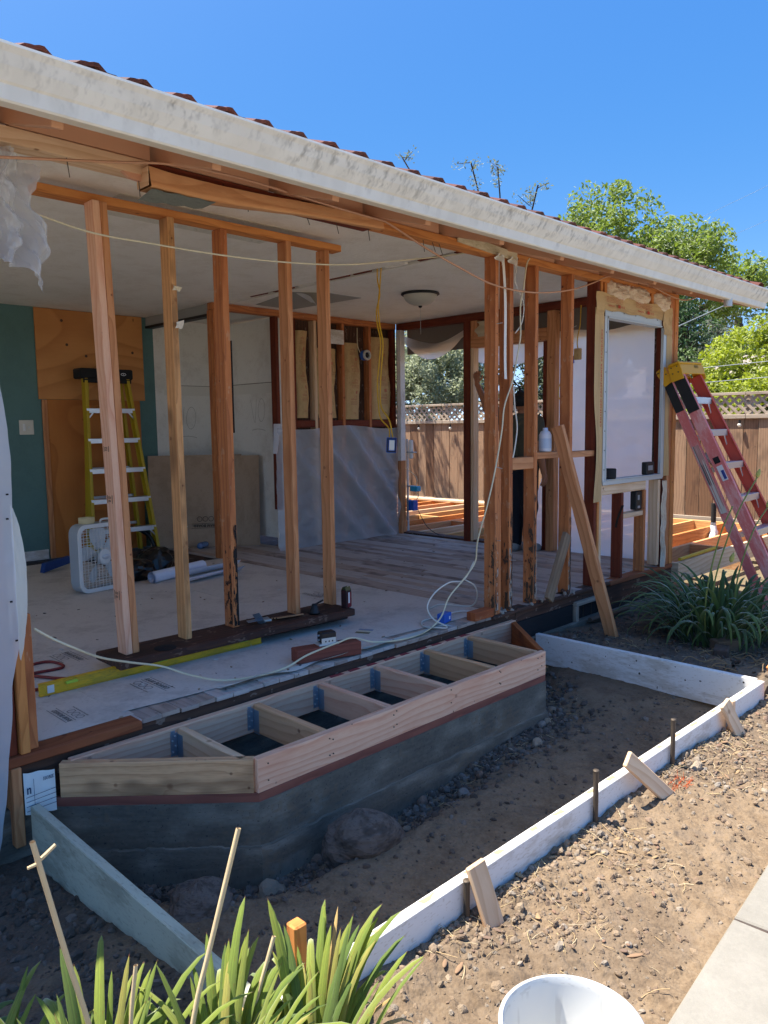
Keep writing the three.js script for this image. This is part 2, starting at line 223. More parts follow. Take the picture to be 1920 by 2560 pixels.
{
  const line = (a) => { const r = [...new Set(a.map((v) => +v.toFixed(4)))].sort((p, q) => p - q); return r; };
  const xs = [], zs = []; for (let x = 0; x <= 6.6; x += x > 1 && x < 3.4 ? 0.008 : 0.0155) xs.push(x); for (let x = 6.7; x < 14; x += 0.25) xs.push(x); for (let x = -0.1; x > -6; x -= 0.25) xs.push(x);
  for (const e of [8, 10, 14, 18, 25, 40, 70, 130, 260, 420]) { xs.push(-e, 6 + e); }
  for (let z = -0.12; z <= 2.45; z += z > 1.5 && z < 2.3 ? 0.008 : 0.0155) zs.push(z); for (let z = 2.6; z < 7; z += 0.3) zs.push(z); for (let z = -0.3; z > -9; z -= 0.3) zs.push(z);
  for (const e of [10, 14, 20, 35, 70, 130, 260, 420]) zs.push(-e, e - 2.5);
  xs.push(1.0745, 1.0775, 4.5365, 4.5395); zs.push(1.5305, 1.5335, -0.061, -0.059);
  const X = line(xs), Z = line(zs), P = [], U = [], C = [], I = [];
  const dry = [0.205, 0.147, 0.096], humus = [0.10, 0.078, 0.06], mid = [0.165, 0.119, 0.08], lawn = [0.16, 0.14, 0.08];
  for (const z of Z) for (const x of X) {
    P.push(x, soilY(x, z), z); U.push(x / 0.9, z / 0.9);
    const e = fbm(x * 5, z * 5, 821, 4) - 0.47; let c = dry;
    const damp = smooth(0.0, 0.03, fbm(x * 1.3 + 7, z * 1.3, 825, 4) - 0.49 + 0.25 * e); // one soil for the whole yard, with ragged damp patches
    c = lerp3(dry, mid, damp);
    if (z < 1.72 - e * 0.9 && (x <= 1.076 || (x >= 4.538 && z < 1.55))) c = lerp3(humus, mid, smooth(0.02, 0.05, e)); // planting beds outside the forms hold dark garden soil
    if (x > 7.2 || z > 4.2) c = lerp3(dry, lawn, 0.6);
    C.push(c[0], c[1], c[2]);
  }
  const nx = X.length; for (let j = 0; j < Z.length - 1; j++) for (let i = 0; i < nx - 1; i++) { const a = j * nx + i; I.push(a, a + nx + 1, a + 1, a, a + nx, a + nx + 1); }
  const g = new THREE.BufferGeometry(); g.setAttribute('position', new THREE.Float32BufferAttribute(P, 3)); g.setAttribute('uv', new THREE.Float32BufferAttribute(U, 2)); g.setAttribute('color', new THREE.Float32BufferAttribute(C, 3)); g.setIndex(I); g.computeVertexNormals();
  T.soil = tex(1024, 1024, (u, v) => { const a = pn(u * 9, v * 9, 9, 9, 831) * 0.35 + pn(u * 37, v * 37, 37, 37, 832) * 0.3 + pn(u * 120, v * 120, 120, 120, 833) * 0.35, s = hash(Math.floor(u * 512), Math.floor(v * 512), 834); const k = 0.78 + 0.36 * a + 0.10 * (s - 0.5); return [k, k * (0.97 + 0.04 * a), k * (0.93 + 0.07 * a)]; });
  T.soilBump = tex(1024, 1024, (u, v) => pn(u * 40, v * 40, 40, 40, 841) * 0.5 + pn(u * 110, v * 110, 110, 110, 842) * 0.35 + pn(u * 260, v * 260, 260, 260, 843) * 0.15, false);
  M.soil = std({ map: T.soil, vertexColors: true, roughness: 1, bumpMap: T.soilBump, bumpScale: 0.008 });
  const m = mesh('ground', g, M.soil); m.userData = { kind: 'structure', label: 'bare dug soil of the yard', category: 'ground' };
}
{
  const w = structure('sidewalk', 'pale concrete walk of broom finished slabs', 'sidewalk');  // depth extended out of view to bounce more sunlight at the house
  const J = []; for (let x = 2.47 - 1.32 * 6; x < 20; x += 1.32) J.push(x);
  for (let i = 0; i < J.length - 1; i++) {
    const a = J[i] + 0.006, b = J[i + 1] - 0.006, o = 0.079, g = slabG([[a, walkEdge(a)], [b, walkEdge(b)], [b + o * 1.5, walkEdge(b) + 4.5], [a + o * 4.5, walkEdge(a) + 4.5]], -0.47, 0.112, 0.006);
    mesh('slab', g, M.sidewalk, w);
    const s = slabG([[b, walkEdge(b) + 0.004], [b + 0.012, walkEdge(b) + 0.004], [b + 0.012 + o * 4.49, walkEdge(b) + 4.49], [b + o * 4.49, walkEdge(b) + 4.49]], -0.47, 0.103); mesh('joint_strip', s, M.redwood, w);
  }
}
{ const p = structure('bounce_patio', 'pale concrete patio slabs, unseen, added to bounce daylight indoors', 'bounce_patio'); for (let i = 0; i < 3; i++) for (let k = 0; k < 4; k++) bx('slab', p, M.bounce_patio ??= std({ map: M.sidewalk.map, color: 0xffffff, roughness: 0.92 }), -1.45 - (i + 1) * 1.5 + 0.008, -1.45 - i * 1.5, -0.42, -0.30, -6.2 + k * 1.7, -4.508 + k * 1.7, 0.006, { su: 1, sv: 1 }); }  // unseen slabs added as a reflector for the ceiling
// ---------- house floor, walls, ceiling ----------
{
  const f = structure('floor', 'bare plank subfloor of the opened house', 'floor');
  bx('deck', f, M.dark, -1.2, 6.73, -0.075, -0.024, -5.2, -0.04, 0);
  const mats = [M.floor, M.floorDark, M.floorRed, M.floor];
  let x = 1.0, i = 0;
  while (x < 6.66) {
    const w = 0.0905, right = x > 4.15, back = right ? (x > 5.0 ? -3.3 : -4.6) : -0.62, cut = right ? rr(-2.4, -0.9) : -9, m = mats[Math.floor(rnd() * 4)], top = rr(-0.0025, 0.0005), fr = -0.005 - rnd() * 0.012;
    const y1 = right ? top : top - 0.001;
    if (cut > back && cut < fr) { bx('plank', f, m, x, x + w, -0.0235, y1, cut + 0.002, fr, 0.002); bx('plank', f, mats[Math.floor(rnd() * 4)], x, x + w, -0.0235, y1 + 0.0008, back, cut, 0.002); } else bx('plank', f, m, x, x + w, -0.0235, y1, back, fr, 0.002);
    x += w + rr(0.002, 0.0045); i++;
  }
  const r = structure('house_foundation', 'dark old rim joist and concrete footing below the house floor', 'foundation');
  bx('rim_joist', r, M.dark, 1.0, 4.34, -0.215, -0.026, -0.058, -0.020, 0.003); bx('rim_joist', r, M.dark, 4.342, 5.46, -0.10, -0.026, -0.058, -0.016, 0.003); bx('rim_joist', r, woodM(W.dark, 0xfff0dc), 5.462, 6.73, -0.20, -0.040, -0.058, -0.006, 0.003);
  bx('concrete_footing', r, M.concrete, -1.2, 4.33, -0.9, -0.217, -0.22, -0.03, 0.004); bx('concrete_footing', r, M.concrete, 4.332, 6.74, -0.9, -0.235, -0.22, 0.018, 0.006);
  bx('tar_paper', r, M.tarBlack, 4.345, 5.07, -0.236, -0.101, -0.05, -0.008, 0.001); bx('tar_paper', r, M.tarBlack, 5.56, 6.73, -0.234, -0.202, -0.05, 0.004, 0.001);
  const v = thing('crawlspace_vent', 'weathered wood framed crawl space vent screen in the foundation', 'vent');
  for (const [a, b, c, d] of [[5.09, 5.52, -0.118, -0.085], [5.09, 5.125, -0.235, -0.119], [5.485, 5.52, -0.235, -0.119]]) bx('frame', v, M.fenceGrey, a, b, c, d, -0.03, 0.012);
  bx('screen', v, M.blackMatte, 5.126, 5.484, -0.232, -0.119, -0.04, -0.03, 0); for (let k = 1; k < 3; k++) bx('mullion', v, M.steel, 5.126 + k * 0.12, 5.13 + k * 0.12, -0.23, -0.12, -0.029, -0.024, 0);
}
const wood2 = (g) => g;
{
  const wb = structure('wall_back', 'green painted wall at the back of the room', 'wall');
  bx('plaster', wb, M.green, -1.2, 4.255, 0, 2.44, -4.85, -4.66, 0, { su: 1, sv: 1 });
  const sk = bx('skirting', wb, M.whitePaint, -1.2, 3.02, 0.002, 0.098, -4.658, -4.642, 0.004);
  const al = structure('alcove_wall', 'scuffed pale drywall of the alcove with pencil scribbles', 'wall');
  bx('drywall_sheet', al, M.drywall, 4.256, 5.20, 0, 2.44, -4.85, -4.665, 0, { su: 1, sv: 1 });
  bx('drywall_sheet', al, M.drywall, 5.02, 5.18, 0.09, 2.40, -4.66, -3.43, 0.002, { su: 1, sv: 1, ax: 2 });
  bx('mud_line', al, std({ color: 0x8c8272, roughness: 0.9 }), 4.50, 4.98, 1.735, 1.741, -4.664, -4.6625, 0); bx('tape_band', al, std({ color: 0xe4e1d6, roughness: 0.9 }), 4.36, 5.015, 1.63, 1.733, -4.664, -4.6635, 0);
  bx('mud_line', al, std({ color: 0x7c7264, roughness: 0.9 }), 5.0175, 5.019, 1.735, 1.742, -4.6, -3.55, 0); bx('tape_band', al, std({ color: 0xe4e1d6, roughness: 0.9 }), 5.0185, 5.0195, 1.63, 1.733, -4.6, -3.5, 0);
  const sc = (g, w, h) => { g.lineWidth = 2.4; g.font = '90px sans-serif'; g.beginPath(); g.moveTo(60, 20); g.quadraticCurveTo(90, 180, 110, 190); g.quadraticCurveTo(120, 130, 135, 20); g.stroke(); g.beginPath(); g.ellipse(195, 100, 42, 82, 0.1, 0, 7); g.stroke(); g.beginPath(); g.moveTo(70, 245); g.quadraticCurveTo(150, 225, 240, 248); g.stroke(); };
  const pm = printM(300, 270, sc, '#aca798');
  const s1 = mesh('pencil_scribble', planeG(0.42, 0.4), pm, al); s1.rotation.y = -Math.PI / 2; s1.position.set(5.0165, 1.40, -3.86);
  const s2 = mesh('pencil_scribble', planeG(0.42, 0.4), pm, al); s2.position.set(4.62, 1.33, -4.6615);
  const wl = structure('wall_left', 'unseen side wall of the room with an added daylight opening', 'wall'); for (const [y0, y1, za, zb] of [[-0.6, 0.06, -4.85, -0.1], [2.25, 2.44, -4.85, -0.1], [0.062, 2.248, -4.85, -4.55], [0.062, 2.248, -0.3, -0.1]]) bx('plaster', wl, M.drywall, -1.35, -1.2, y0, y1, za, zb, 0, { su: 1, sv: 1 });  // large opening added in this unseen wall to brighten the room
  const ce = structure('ceiling', 'worn off white textured ceiling of the gutted rooms', 'ceiling');
  bx('panel', ce, M.ceil, -1.2, 4.235, 2.44, 2.465, -4.66, -0.10, 0.002, { su: 1, sv: 1 }); bx('panel', ce, M.ceil, 4.325, 6.62, 2.44, 2.465, -3.40, -0.10, 0.002, { su: 1, sv: 1 }); bx('panel', ce, M.drywall, 4.236, 5.2, 2.44, 2.465, -4.66, -3.41, 0.002, { su: 1, sv: 1 });
  bx('joint_backing', ce, M.dark, 4.20, 4.36, 2.467, 2.49, -3.40, -0.10, 0.001);
  for (let k = 0; k < 9; k++) { const z = -3.2 + k * 0.34; bx('torn_edge', ce, k % 3 ? M.redDark : M.ceil, 4.237 + rr(0, 0.01), 4.237 + rr(0.02, 0.05), 2.436, 2.462, z, z + rr(0.15, 0.33), 0.003); }
  bx('scar_strip', ce, std({ color: 0xe0dac8, roughness: 1, bumpMap: T.bumpMid, bumpScale: 0.012 }), 1.95, 3.1, 2.4375, 2.4395, -1.15, -0.74, 0, { su: 0.4, sv: 0.4 });
  mesh('hatch_scar', slabG([[4.36, -2.42], [4.66, -2.25], [5.05, -2.25], [5.0, -3.2], [4.55, -3.2]], 2.4372, 0.0022), std({ color: 0xa9a59a, roughness: 1 }), ce);
  const fl = gridG((u, v) => V(4.42 + u * 0.42, 2.432 - 0.09 * v * v * (0.6 + u * 0.5), -2.42 - 0.3 * u + v * 0.2 * (1 - 0.3 * u)), 8, 6); mesh('paint_flap', fl, std({ color: 0xf0ece0, side: THREE.DoubleSide, roughness: 0.9 }), ce);
  // roof above: two slopes with tile courses
  const ro = thing('house_roof', 'low roof of red clay tiles with stained pale gutter', 'roof');
  const top = (z) => 2.42 + 0.3 * (0.43 - z), RX0 = -1.7, RX1 = 7.34, ZR = -3.9;
  const deck = (z0, z1, y0, y1, nm, mt, t) => { const s = new THREE.Shape([[z0, y0], [z1, y1], [z1, y1 + t], [z0, y0 + t]].map((p) => new THREE.Vector2(...p))); const g = new THREE.ExtrudeGeometry(s, { depth: RX1 - RX0, bevelEnabled: false }); g.rotateY(Math.PI / 2); g.scale(1, 1, -1); g.translate(RX0, 0, 0); const idx = g.index; if (idx) { const a = idx.array; for (let i = 0; i < a.length; i += 3) { const t2 = a[i]; a[i] = a[i + 1]; a[i + 1] = t2; } } else { for (const k of ['position', 'uv']) { const at = g.attributes[k], n = at.itemSize; for (let i = 0; i < at.count; i += 3) for (let c = 0; c < n; c++) { const t2 = at.array[i * n + c]; at.array[i * n + c] = at.array[(i + 1) * n + c]; at.array[(i + 1) * n + c] = t2; } } } g.computeVertexNormals(); return mesh(nm, g, mt, ro); };
  deck(-3.9, 0.43, top(-3.9), top(0.43), 'roof_deck', M.peach, 0.02); deck(-8.2, -3.901, top(-3.9) - 1.3, top(-3.9), 'roof_deck', M.peach, 0.02);
  const clay = [0x50271e, 0x462019, 0x5a2c22].map((c) => std({ color: c, roughness: 0.85, bumpMap: T.bumpMid, bumpScale: 0.002 }));
  const prof = (u) => 0.018 * Math.pow(Math.sin(Math.PI * clamp(u / 0.62)), 1.2) * (u < 0.62 ? 1 : 0) - 0.006 * Math.sin(Math.PI * clamp((u - 0.62) / 0.38)) * (u > 0.62 ? 1 : 0) + 0.004 * Math.sin(u * 19);
  const tileG = (() => { const n = 12, f = (top) => (u, v) => V(u * 0.182, prof(u) + (top ? 0.013 : 0) + v * 0.018, -v * 0.42); const a = gridG(f(true), n, 1, 0.2, 0.4), b = gridG(f(false), n, 1), e = gridG((u, v) => V(u * 0.182, prof(u) + 0.013 * v, 0), n, 1), e2 = gridG((u, v) => V(u * 0.182, prof(u) + 0.013 * v + 0.018, -0.42), n, 1); return merge([a, b, e, e2]); })();
  const DS = clay.map((m) => { m.side = THREE.DoubleSide; return m; });
  for (let c = 0; c < 2; c++) for (let k = 0; k < 54; k++) { const x = RX0 + k * 0.176 + 0.08; if (x > RX1 - 0.3) continue; const m = mesh('roof_tile', tileG, DS[Math.floor(rnd() * 3)], ro); m.position.set(x, top(0.455 - c * 0.37) + 0.022 + c * 0.004 + rr(-0.002, 0.002), 0.455 - c * 0.37 + rr(-0.006, 0.006)); m.rotation.set(Math.atan(0.3) - 0.02, 0, rr(-0.01, 0.01)); }
  const far = gridG((u, v) => { const x = RX0 + u * (RX1 - RX0 - 0.2), z = -0.30 - v * 3.6; return V(x, top(z) + 0.045 + 0.02 * Math.sin(x / 0.176 * 2 * Math.PI), z); }, 420, 12, 1, 1); const fm = mesh('tile_field', far, DS[0], ro); fm.userData.kind = 'stuff';
  // hip / rake tiles at the far verge
  for (let k = 0; k < 7; k++) { const z = 0.47 - k * 0.4, g = new THREE.CylinderGeometry(0.075, 0.088, 0.44, 12, 1, true, -Math.PI / 2, Math.PI); g.rotateX(-Math.PI / 2); const m = mesh('verge_tile', g, k ? DS[k % 3] : DS[2], ro); m.position.set(RX1 - 0.1, top(z) + 0.03, z - 0.2); m.rotation.x = Math.atan(0.3); }
  // rafters and barge rafter
  for (let k = -3; k <= 9; k++) { const x = 1.15 + 0.612 * k, b = (z) => 2.242 + 0.3 * (0.41 - z); bar('rafter', ro, M.peach, V(x, b(0.425) + 0.083, 0.425), V(x, b(-0.06) + 0.083, -0.06), 0.158, 0.042, undefined, 0.003); }
  { const b = (z) => 2.28 + 0.3 * (0.41 - z); bar('barge_board', ro, M.peach, V(RX1 - 0.03, b(0.425) + 0.06, 0.425), V(RX1 - 0.03, b(-3.88) + 0.06, -3.88), 0.145, 0.04); }
  for (let k = 0; k < 16; k++) { const x0 = 0.60 + 0.612 * k - 1.836; if (x0 + 0.57 > 6.7) break; bx('frieze_block', ro, M.peach, x0 - 0.063, x0 + 0.502, 2.367, 2.545, -0.04, -0.012, 0.002); }
  // gutter: closed profile, streaked with dirt along the upper lip
  const gp = [[0.432, 2.256], [0.487, 2.252], [0.4925, 2.258], [0.496, 2.302], [0.502, 2.309], [0.520, 2.348], [0.530, 2.382], [0.540, 2.400], [0.536, 2.410], [0.522, 2.408], [0.517, 2.400], [0.505, 2.352], [0.488, 2.315], [0.484, 2.264], [0.438, 2.264], [0.438, 2.40], [0.432, 2.40]];
  T.gutter = tex(2048, 256, (u, v) => { // u: 5 m along, v: 0 bottom .. 1 lip
    const st = pn(u * 330, v * 5, 330, 5, 901) * 0.35 + pn(u * 130, v * 7, 130, 7, 902) * 0.4 + pn(u * 800, v * 20, 800, 20, 903) * 0.28, patch = smooth(0.35, 0.75, pn(u * 6, 0.5, 6, 1, 904) * 0.65 + pn(u * 23, 0.5, 23, 1, 905) * 0.35), run = 0.45 * pn(u * 150, 0, 150, 1, 906);
    const band = smooth(0.52 - run, 0.80, v) * smooth(0.97, 0.90, v), d = clamp(band * smooth(0.42, 0.95, st) * (0.16 + 0.5 * patch)), sp = 0;
    let c = lerp3(rgb(230, 220, 200), rgb(240, 232, 214), pn(u * 30, v * 3, 30, 3, 908)); c = lerp3(c, rgb(196, 186, 166), smooth(0.5, 0.8, pn(u * 120, v * 2, 120, 2, 909)) * 0.15); return lerp3(c, rgb(112, 104, 90), clamp(d + sp) * 0.8); });
  const P = [], U = [], I = [], n = gp.length; let L = [0]; for (let i = 1; i <= n; i++) L.push(L[i - 1] + Math.hypot(gp[i % n][0] - gp[i - 1][0], gp[i % n][1] - gp[i - 1][1]));
  const faceLen = L[8];
  for (const x of [RX0, RX1 + 0.13]) for (let i = 0; i <= n; i++) { const q = gp[i % n], sk = x > 0 ? -(0.54 - q[0]) * 0.9 - (2.41 - q[1]) * 0.35 : 0; P.push(x + sk, q[1], q[0]); U.push(x / 5, i < 9 ? clamp(L[i] / faceLen, 0.02, 0.98) : 0.2); }
  for (let i = 0; i < n; i++) { const a = i, b = i + 1, c = i + n + 1, d = c + 1; I.push(a, b, d, a, d, c); }
  let g = new THREE.BufferGeometry(); g.setAttribute('position', new THREE.Float32BufferAttribute(P, 3)); g.setAttribute('uv', new THREE.Float32BufferAttribute(U, 2)); g.setIndex(I); g = g.toNonIndexed(); g.computeVertexNormals();
  const gut = mesh('gutter', g, std({ map: T.gutter, roughness: 0.55, side: THREE.DoubleSide }), ro);
  { const q = gp.slice(0, 8), s = new THREE.Shape(q.map((p) => new THREE.Vector2(0, 0))); }
  const dsp = mesh('downspout_outlet', new THREE.CylinderGeometry(0.033, 0.033, 0.06, 14), M.galvDull, gut); dsp.position.set(6.62, 2.232, 0.462);
  { const cap = gridG((u, v) => { const i = u * 7, k = Math.min(6, Math.floor(i)), f = i - k, p = gp[k], r = gp[k + 1], z = mix(p[0], r[0], f), y = mix(p[1], r[1], f), zz = mix(0.433, z, v), yy = mix(2.40 - (1 - u) * 0.14, y, v); return V(RX1 + 0.13 - (0.54 - zz) * 0.9 - (2.41 - yy) * 0.35 - 0.001, yy, zz); }, 7, 2); mesh('end_cap', cap, std({ color: 0xd8d2c4, roughness: 0.6, side: THREE.DoubleSide }), gut); }
}
// ---------- framing ----------
const nailG = new THREE.CylinderGeometry(0.0022, 0.0022, 0.05, 5).rotateX(Math.PI / 2);
function nails(parent, list, mat = M.steel) { for (const [x, y, z] of list) { const m = mesh('nail', nailG, mat, parent); m.position.set(x, y, z); m.rotation.set(rr(-0.3, 0.3), rr(-0.5, 0.5), 0); } }
{ // shoring wall
  const g = thing('shoring_wall', 'temporary stud wall of mixed boards standing on a dark stacked plank base', 'stud wall');
  bx('top_plate', g, M.orange, 1.51, 3.405, 2.358, 2.398, -0.79, -0.70);
  bar('base_plank', g, M.dark, V(1.81, 0.03, -0.81), V(3.36, 0.03, -0.735), 0.046, 0.18, undefined, 0.004); bar('base_plank', g, woodM(W.dark, 0xf0d8cc), V(1.735, 0.0755, -0.705), V(3.32, 0.0755, -0.675), 0.044, 0.285, undefined, 0.006);
  const lean = (n, m, xb, xt, zf, w = 0.038, d = 0.089) => mesh(n, barG(V(xb + w / 2, 0.0985, zf - d / 2), V(xt + w / 2, 2.3575, zf - 0.006 - d / 2), d, w, V(0, 0, 1)), m, g);
  lean('stud', M.pink, 1.812, 1.757, -0.652); lean('stud', M.stud, 1.8525, 1.7975, -0.656);
  lean('stud', woodM(W.treated, 0xfff4dc), 2.182, 2.177, -0.684); lean('stud', M.red, 2.506, 2.513, -0.705, 0.044); lean('stud', M.stud, 2.958, 2.96, -0.69); lean('stud', M.stud, 3.278, 3.28, -0.712);
  mesh('paper_scrap', gridG((u, v) => V(2.18 + u * 0.05, 1.98 + v * 0.035 * (1 - u * 0.5), -0.675 + 0.015 * Math.sin(u * 5 + v * 3)), 5, 4), std({ color: 0xe8dcc0, side: THREE.DoubleSide }), g);
  mesh('paper_scrap', gridG((u, v) => V(2.185 + u * 0.045, 1.785 + v * 0.05 * (0.5 + u * 0.4), -0.672 + 0.018 * Math.sin(u * 6 + v * 2)), 5, 4), std({ color: 0xf0e8d8, side: THREE.DoubleSide }), g);
  { const p = mesh('tar_stain', planeG(0.036, 0.62), blotM(0x1e1814, 3, 0.50, 1), g); p.position.set(2.529, 0.41, -0.7036); const q = mesh('tar_stain', planeG(0.08, 0.5), blotM(0x3c281c, 8, 0.36, 1), g); q.rotation.y = -Math.PI / 2; q.position.set(2.5045, 0.36, -0.75); }
  bx('tar_strip', g, M.blackMatte, 2.5585, 2.566, 1.23, 1.75, -0.79, -0.71, 0.002);
  for (const [y, x] of [[0.95, 2.555], [0.78, 2.555], [0.55, 2.554], [0.42, 2.554]]) { const m = mesh('nail', new THREE.CylinderGeometry(0.005, 0.005, 0.012, 8).rotateZ(Math.PI / 2), M.galvDull, g); m.position.set(x, y, -0.73); }
  for (const [y, x] of [[0.72, 2.228], [0.46, 2.225], [0.3, 2.223]]) { const m = mesh('nail', new THREE.CylinderGeometry(0.003, 0.003, 0.02, 6).rotateZ(Math.PI / 2), M.galvDull, g); m.position.set(x, y, -0.72); }
  const st = printM(256, 128, (c) => { c.font = 'bold 44px sans-serif'; c.fillText('STUD', 60, 55); c.font = 'bold 40px sans-serif'; c.fillText('KING', 64, 100); c.lineWidth = 9; c.strokeRect(30, 6, 8, 112); c.strokeRect(215, 6, 8, 112); }, '#241c18');
  for (const [y, w, h] of [[0.905, 0.07, 0.045], [0.41, 0.07, 0.05], [1.16, 0.07, 0.03]]) { const p = mesh('ink_stamp', planeG(w, h), st, g); p.rotation.y = -Math.PI / 2; const t = (y - 0.0985) / 2.2985; p.position.set(mix(1.812, 1.757, t) - 0.0015, y, -0.70); }
}
{ // front wall framing at the house corner
  const g = thing('front_stud_wall', 'exposed reddish front wall studs around an empty window opening', 'stud wall');
  const Z0 = -0.089, Z1 = 0, st = (x, m, y0 = 0.001, y1 = 2.32, w = 0.038, n = 'stud') => bx(n, g, m, x, x + w, y0, y1, Z0, Z1);
  bx('top_plate', g, M.pale, -1.2, 1.70, 2.302, 2.362, -0.10, -0.004); bx('top_plate', g, M.redDark, 1.702, 3.02, 2.31, 2.362, -0.10, -0.004); bx('top_plate', g, M.orange, 3.022, 6.73, 2.321, 2.365, -0.098, -0.001);
  st(4.08, M.red, 0.001, 2.32); st(4.24, M.red, 0.001, 2.32); st(4.529, M.red); st(4.98, M.red); st(5.34, M.redDark); st(5.392, M.orange, 0.03, 2.32, 0.030); bx('stud', g, M.red, 4.118, 4.155, 0.001, 0.98, Z0, Z1 - 0.004);
  bx('blocking', g, M.stud, 4.279, 4.528, 0.955, 1.035, -0.075, -0.004); bx('blocking', g, M.stud, 4.568, 4.979, 1.018, 1.062, -0.085, -0.002); bx('blocking', g, M.stud, 5.019, 5.339, 1.012, 1.056, -0.085, -0.002);
  // rotten foot of studs: flaky stucco bits
  const flake = new THREE.IcosahedronGeometry(1, 0); const fl = std({ color: 0x9a9084, roughness: 1, flatShading: true });
  for (let k = 0; k < 34; k++) { const x = [4.1, 4.26, 4.55, 5.0][k % 4] + rr(-0.06, 0.07), m = mesh('stucco_crumb', flake, k % 3 ? fl : M.dark, g); m.position.set(x, rr(0.0, 0.02), rr(-0.06, 0.02)); m.scale.set(rr(0.008, 0.025), rr(0.006, 0.018), rr(0.008, 0.02)); m.rotation.set(rr(0, 3), rr(0, 3), rr(0, 3)); }
  bx('sill_plate', g, M.dark, 4.05, 5.60, -0.026, -0.001, -0.09, 0.012, 0.006); bx('sill_plate', g, woodM(W.stud, 0xc0a090), 5.602, 6.72, -0.039, -0.001, -0.09, 0.008, 0.005);
  // window
  bx('trimmer', g, M.pale, 5.425, 5.462, 0.03, 2.07, Z0, -0.002); bx('header', g, M.orange, 5.38, 6.57, 2.13, 2.225, Z0, -0.006);
  bx('cripple', g, M.orange, 5.455, 5.49, 2.226, 2.32, Z0, -0.002); bx('cripple', g, M.orange, 6.22, 6.258, 2.226, 2.32, Z0, -0.002);
  bx('rough_sill', g, M.pale, 5.435, 6.20, 0.700, 0.778, Z0, -0.004, 0.006);
  st(5.772, M.redDark, 0.001, 0.699, 0.038, 'cripple'); st(6.160, M.red, 0.001, 0.699, 0.038, 'cripple'); st(6.415, M.pale, 0.02, 0.77, 0.044, 'cripple'); bx('blocking', g, M.pale, 5.811, 6.159, 0.485, 0.525, -0.08, -0.006);
  bx('stud', g, M.redDark, 6.50, 6.538, 0.0, 2.32, Z0, -0.01); bx('corner_post', g, M.stud, 6.575, 6.613, 0.0, 2.32, Z0, -0.001); bx('corner_post', g, M.orange, 6.66, 6.727, 0.0, 2.32, -0.075, 0.002); bx('corner_post', g, M.red, 6.616, 6.656, 0.0, 2.32, Z0 - 0.05, -0.004);
  { const nh = new THREE.CylinderGeometry(0.0035, 0.0035, 0.003, 6).rotateX(Math.PI / 2), dn = std({ color: 0x3a2c24, roughness: 0.7 }); for (const x of [4.1, 4.26, 4.549, 5.0]) for (let k = 0; k < 9; k++) { const m = mesh('nail_hole', nh, dn, g); m.position.set(x + rr(-0.011, 0.011), 0.2 + k * 0.23 + rr(-0.07, 0.07), 0.0005); } }
  [[4.099, 0.7, 11, 0.40, 0x4e3a2c], [4.259, 0.7, 13, 0.48, 0x463428], [4.548, 0.8, 17, 0.44, 0x483629], [4.999, 0.7, 19, 0.40, 0x4e3a2c]].forEach(([x, hh, sd, am, col], i) => { const p = mesh('rot_stain', planeG(0.036, hh), blotM(col, sd, am, i % 2 ? 1 : -1), g); p.position.set(x, hh / 2 + 0.004, 0.0016); const w = mesh('plaster_smear', planeG(0.034, hh * 0.6), blotM(0xb8b0a2, sd + 40, am - 0.08, i % 2 ? -1 : 1), g); w.position.set(x, hh * 0.33 + 0.004, 0.0026); });
  for (const [x, hh, sd] of [[4.0785, 0.5, 71], [4.2385, 0.7, 73], [4.5275, 0.6, 75]]) { const p = mesh('rot_stain', planeG(0.085, hh), blotM(0x55402f, sd, 0.37, 1), g); p.rotation.y = -Math.PI / 2; p.position.set(x - 0.001, hh / 2 + 0.004, -0.045); }
  // leftover plywood ends and nails
  nails(g, [[4.10, 1.9, 0.012], [4.26, 1.5, 0.012], [4.1, 0.98, 0.015], [4.55, 1.7, 0.012], [5.0, 1.95, 0.012], [4.26, 0.35, 0.014], [4.1, 0.5, 0.012]], M.galvDull);
  const tape = thing('painted_trim_board', 'cream painted trim board with a dangling white strip under the eave', 'trim board');
  mesh('board', barG(V(3.70, 2.372, 0.006), V(4.30, 2.338, 0.006), 0.055, 0.014, V(0, 1, 0)), std({ map: T.whitePaint, color: 0xf4e6c2 }), tape);
  mesh('strip', gridG((u, v) => V(4.125 + u * 0.026 + 0.02 * v + 0.012 * Math.sin(v * 5), 2.33 - v * 0.78, 0.014 + 0.02 * v + 0.004 * Math.sin(u * 3)), 2, 22), std({ color: 0xeae6da, side: THREE.DoubleSide }), tape);
  for (const x of [4.06, 4.2]) mesh('torn_paper', gridG((u, v) => V(x + u * 0.06, 2.325 - v * 0.05 * (0.4 + u), 0.02 + 0.02 * Math.sin(u * 6 + v * 4)), 5, 4), std({ color: 0xf0ece0, side: THREE.DoubleSide }), tape);
  // torn stucco board hanging below the plate
  const tb = thing('torn_fascia_board', 'split peach painted board sagging from the eave with grey plaster below', 'board');
  const dropG = gridG((u, v) => { // ring section along u
    const x = mix(1.675, 3.03, u), sag = mix(2.245, 2.300, smooth(0, 0.75, u)) - 0.02 * Math.sin(u * 3.1), h = mix(0.082, 0.05, u), d = mix(0.10, 0.045, smooth(0.1, 0.5, u)), a = v * 2 * Math.PI + Math.PI / 4, cx = Math.cos(a), sx = Math.sin(a), q = Math.max(Math.abs(cx), Math.abs(sx)), zz = cx / q * d / 2, yy = sx / q * h / 2, w = 0.006 * (fbm(x * 9, v * 6, 77, 3) - 0.45);
    return V(x, sag + h / 2 + yy + w, 0.05 - d / 2 + zz + w - 0.25 * (yy)); }, 48, 16, 1.3, 0.5);
  mesh('board', dropG, std({ map: W.pale, color: 0xf2d2b4, roughness: 0.85, bumpMap: T.bumpMid, bumpScale: 0.004, side: THREE.DoubleSide }), tb);
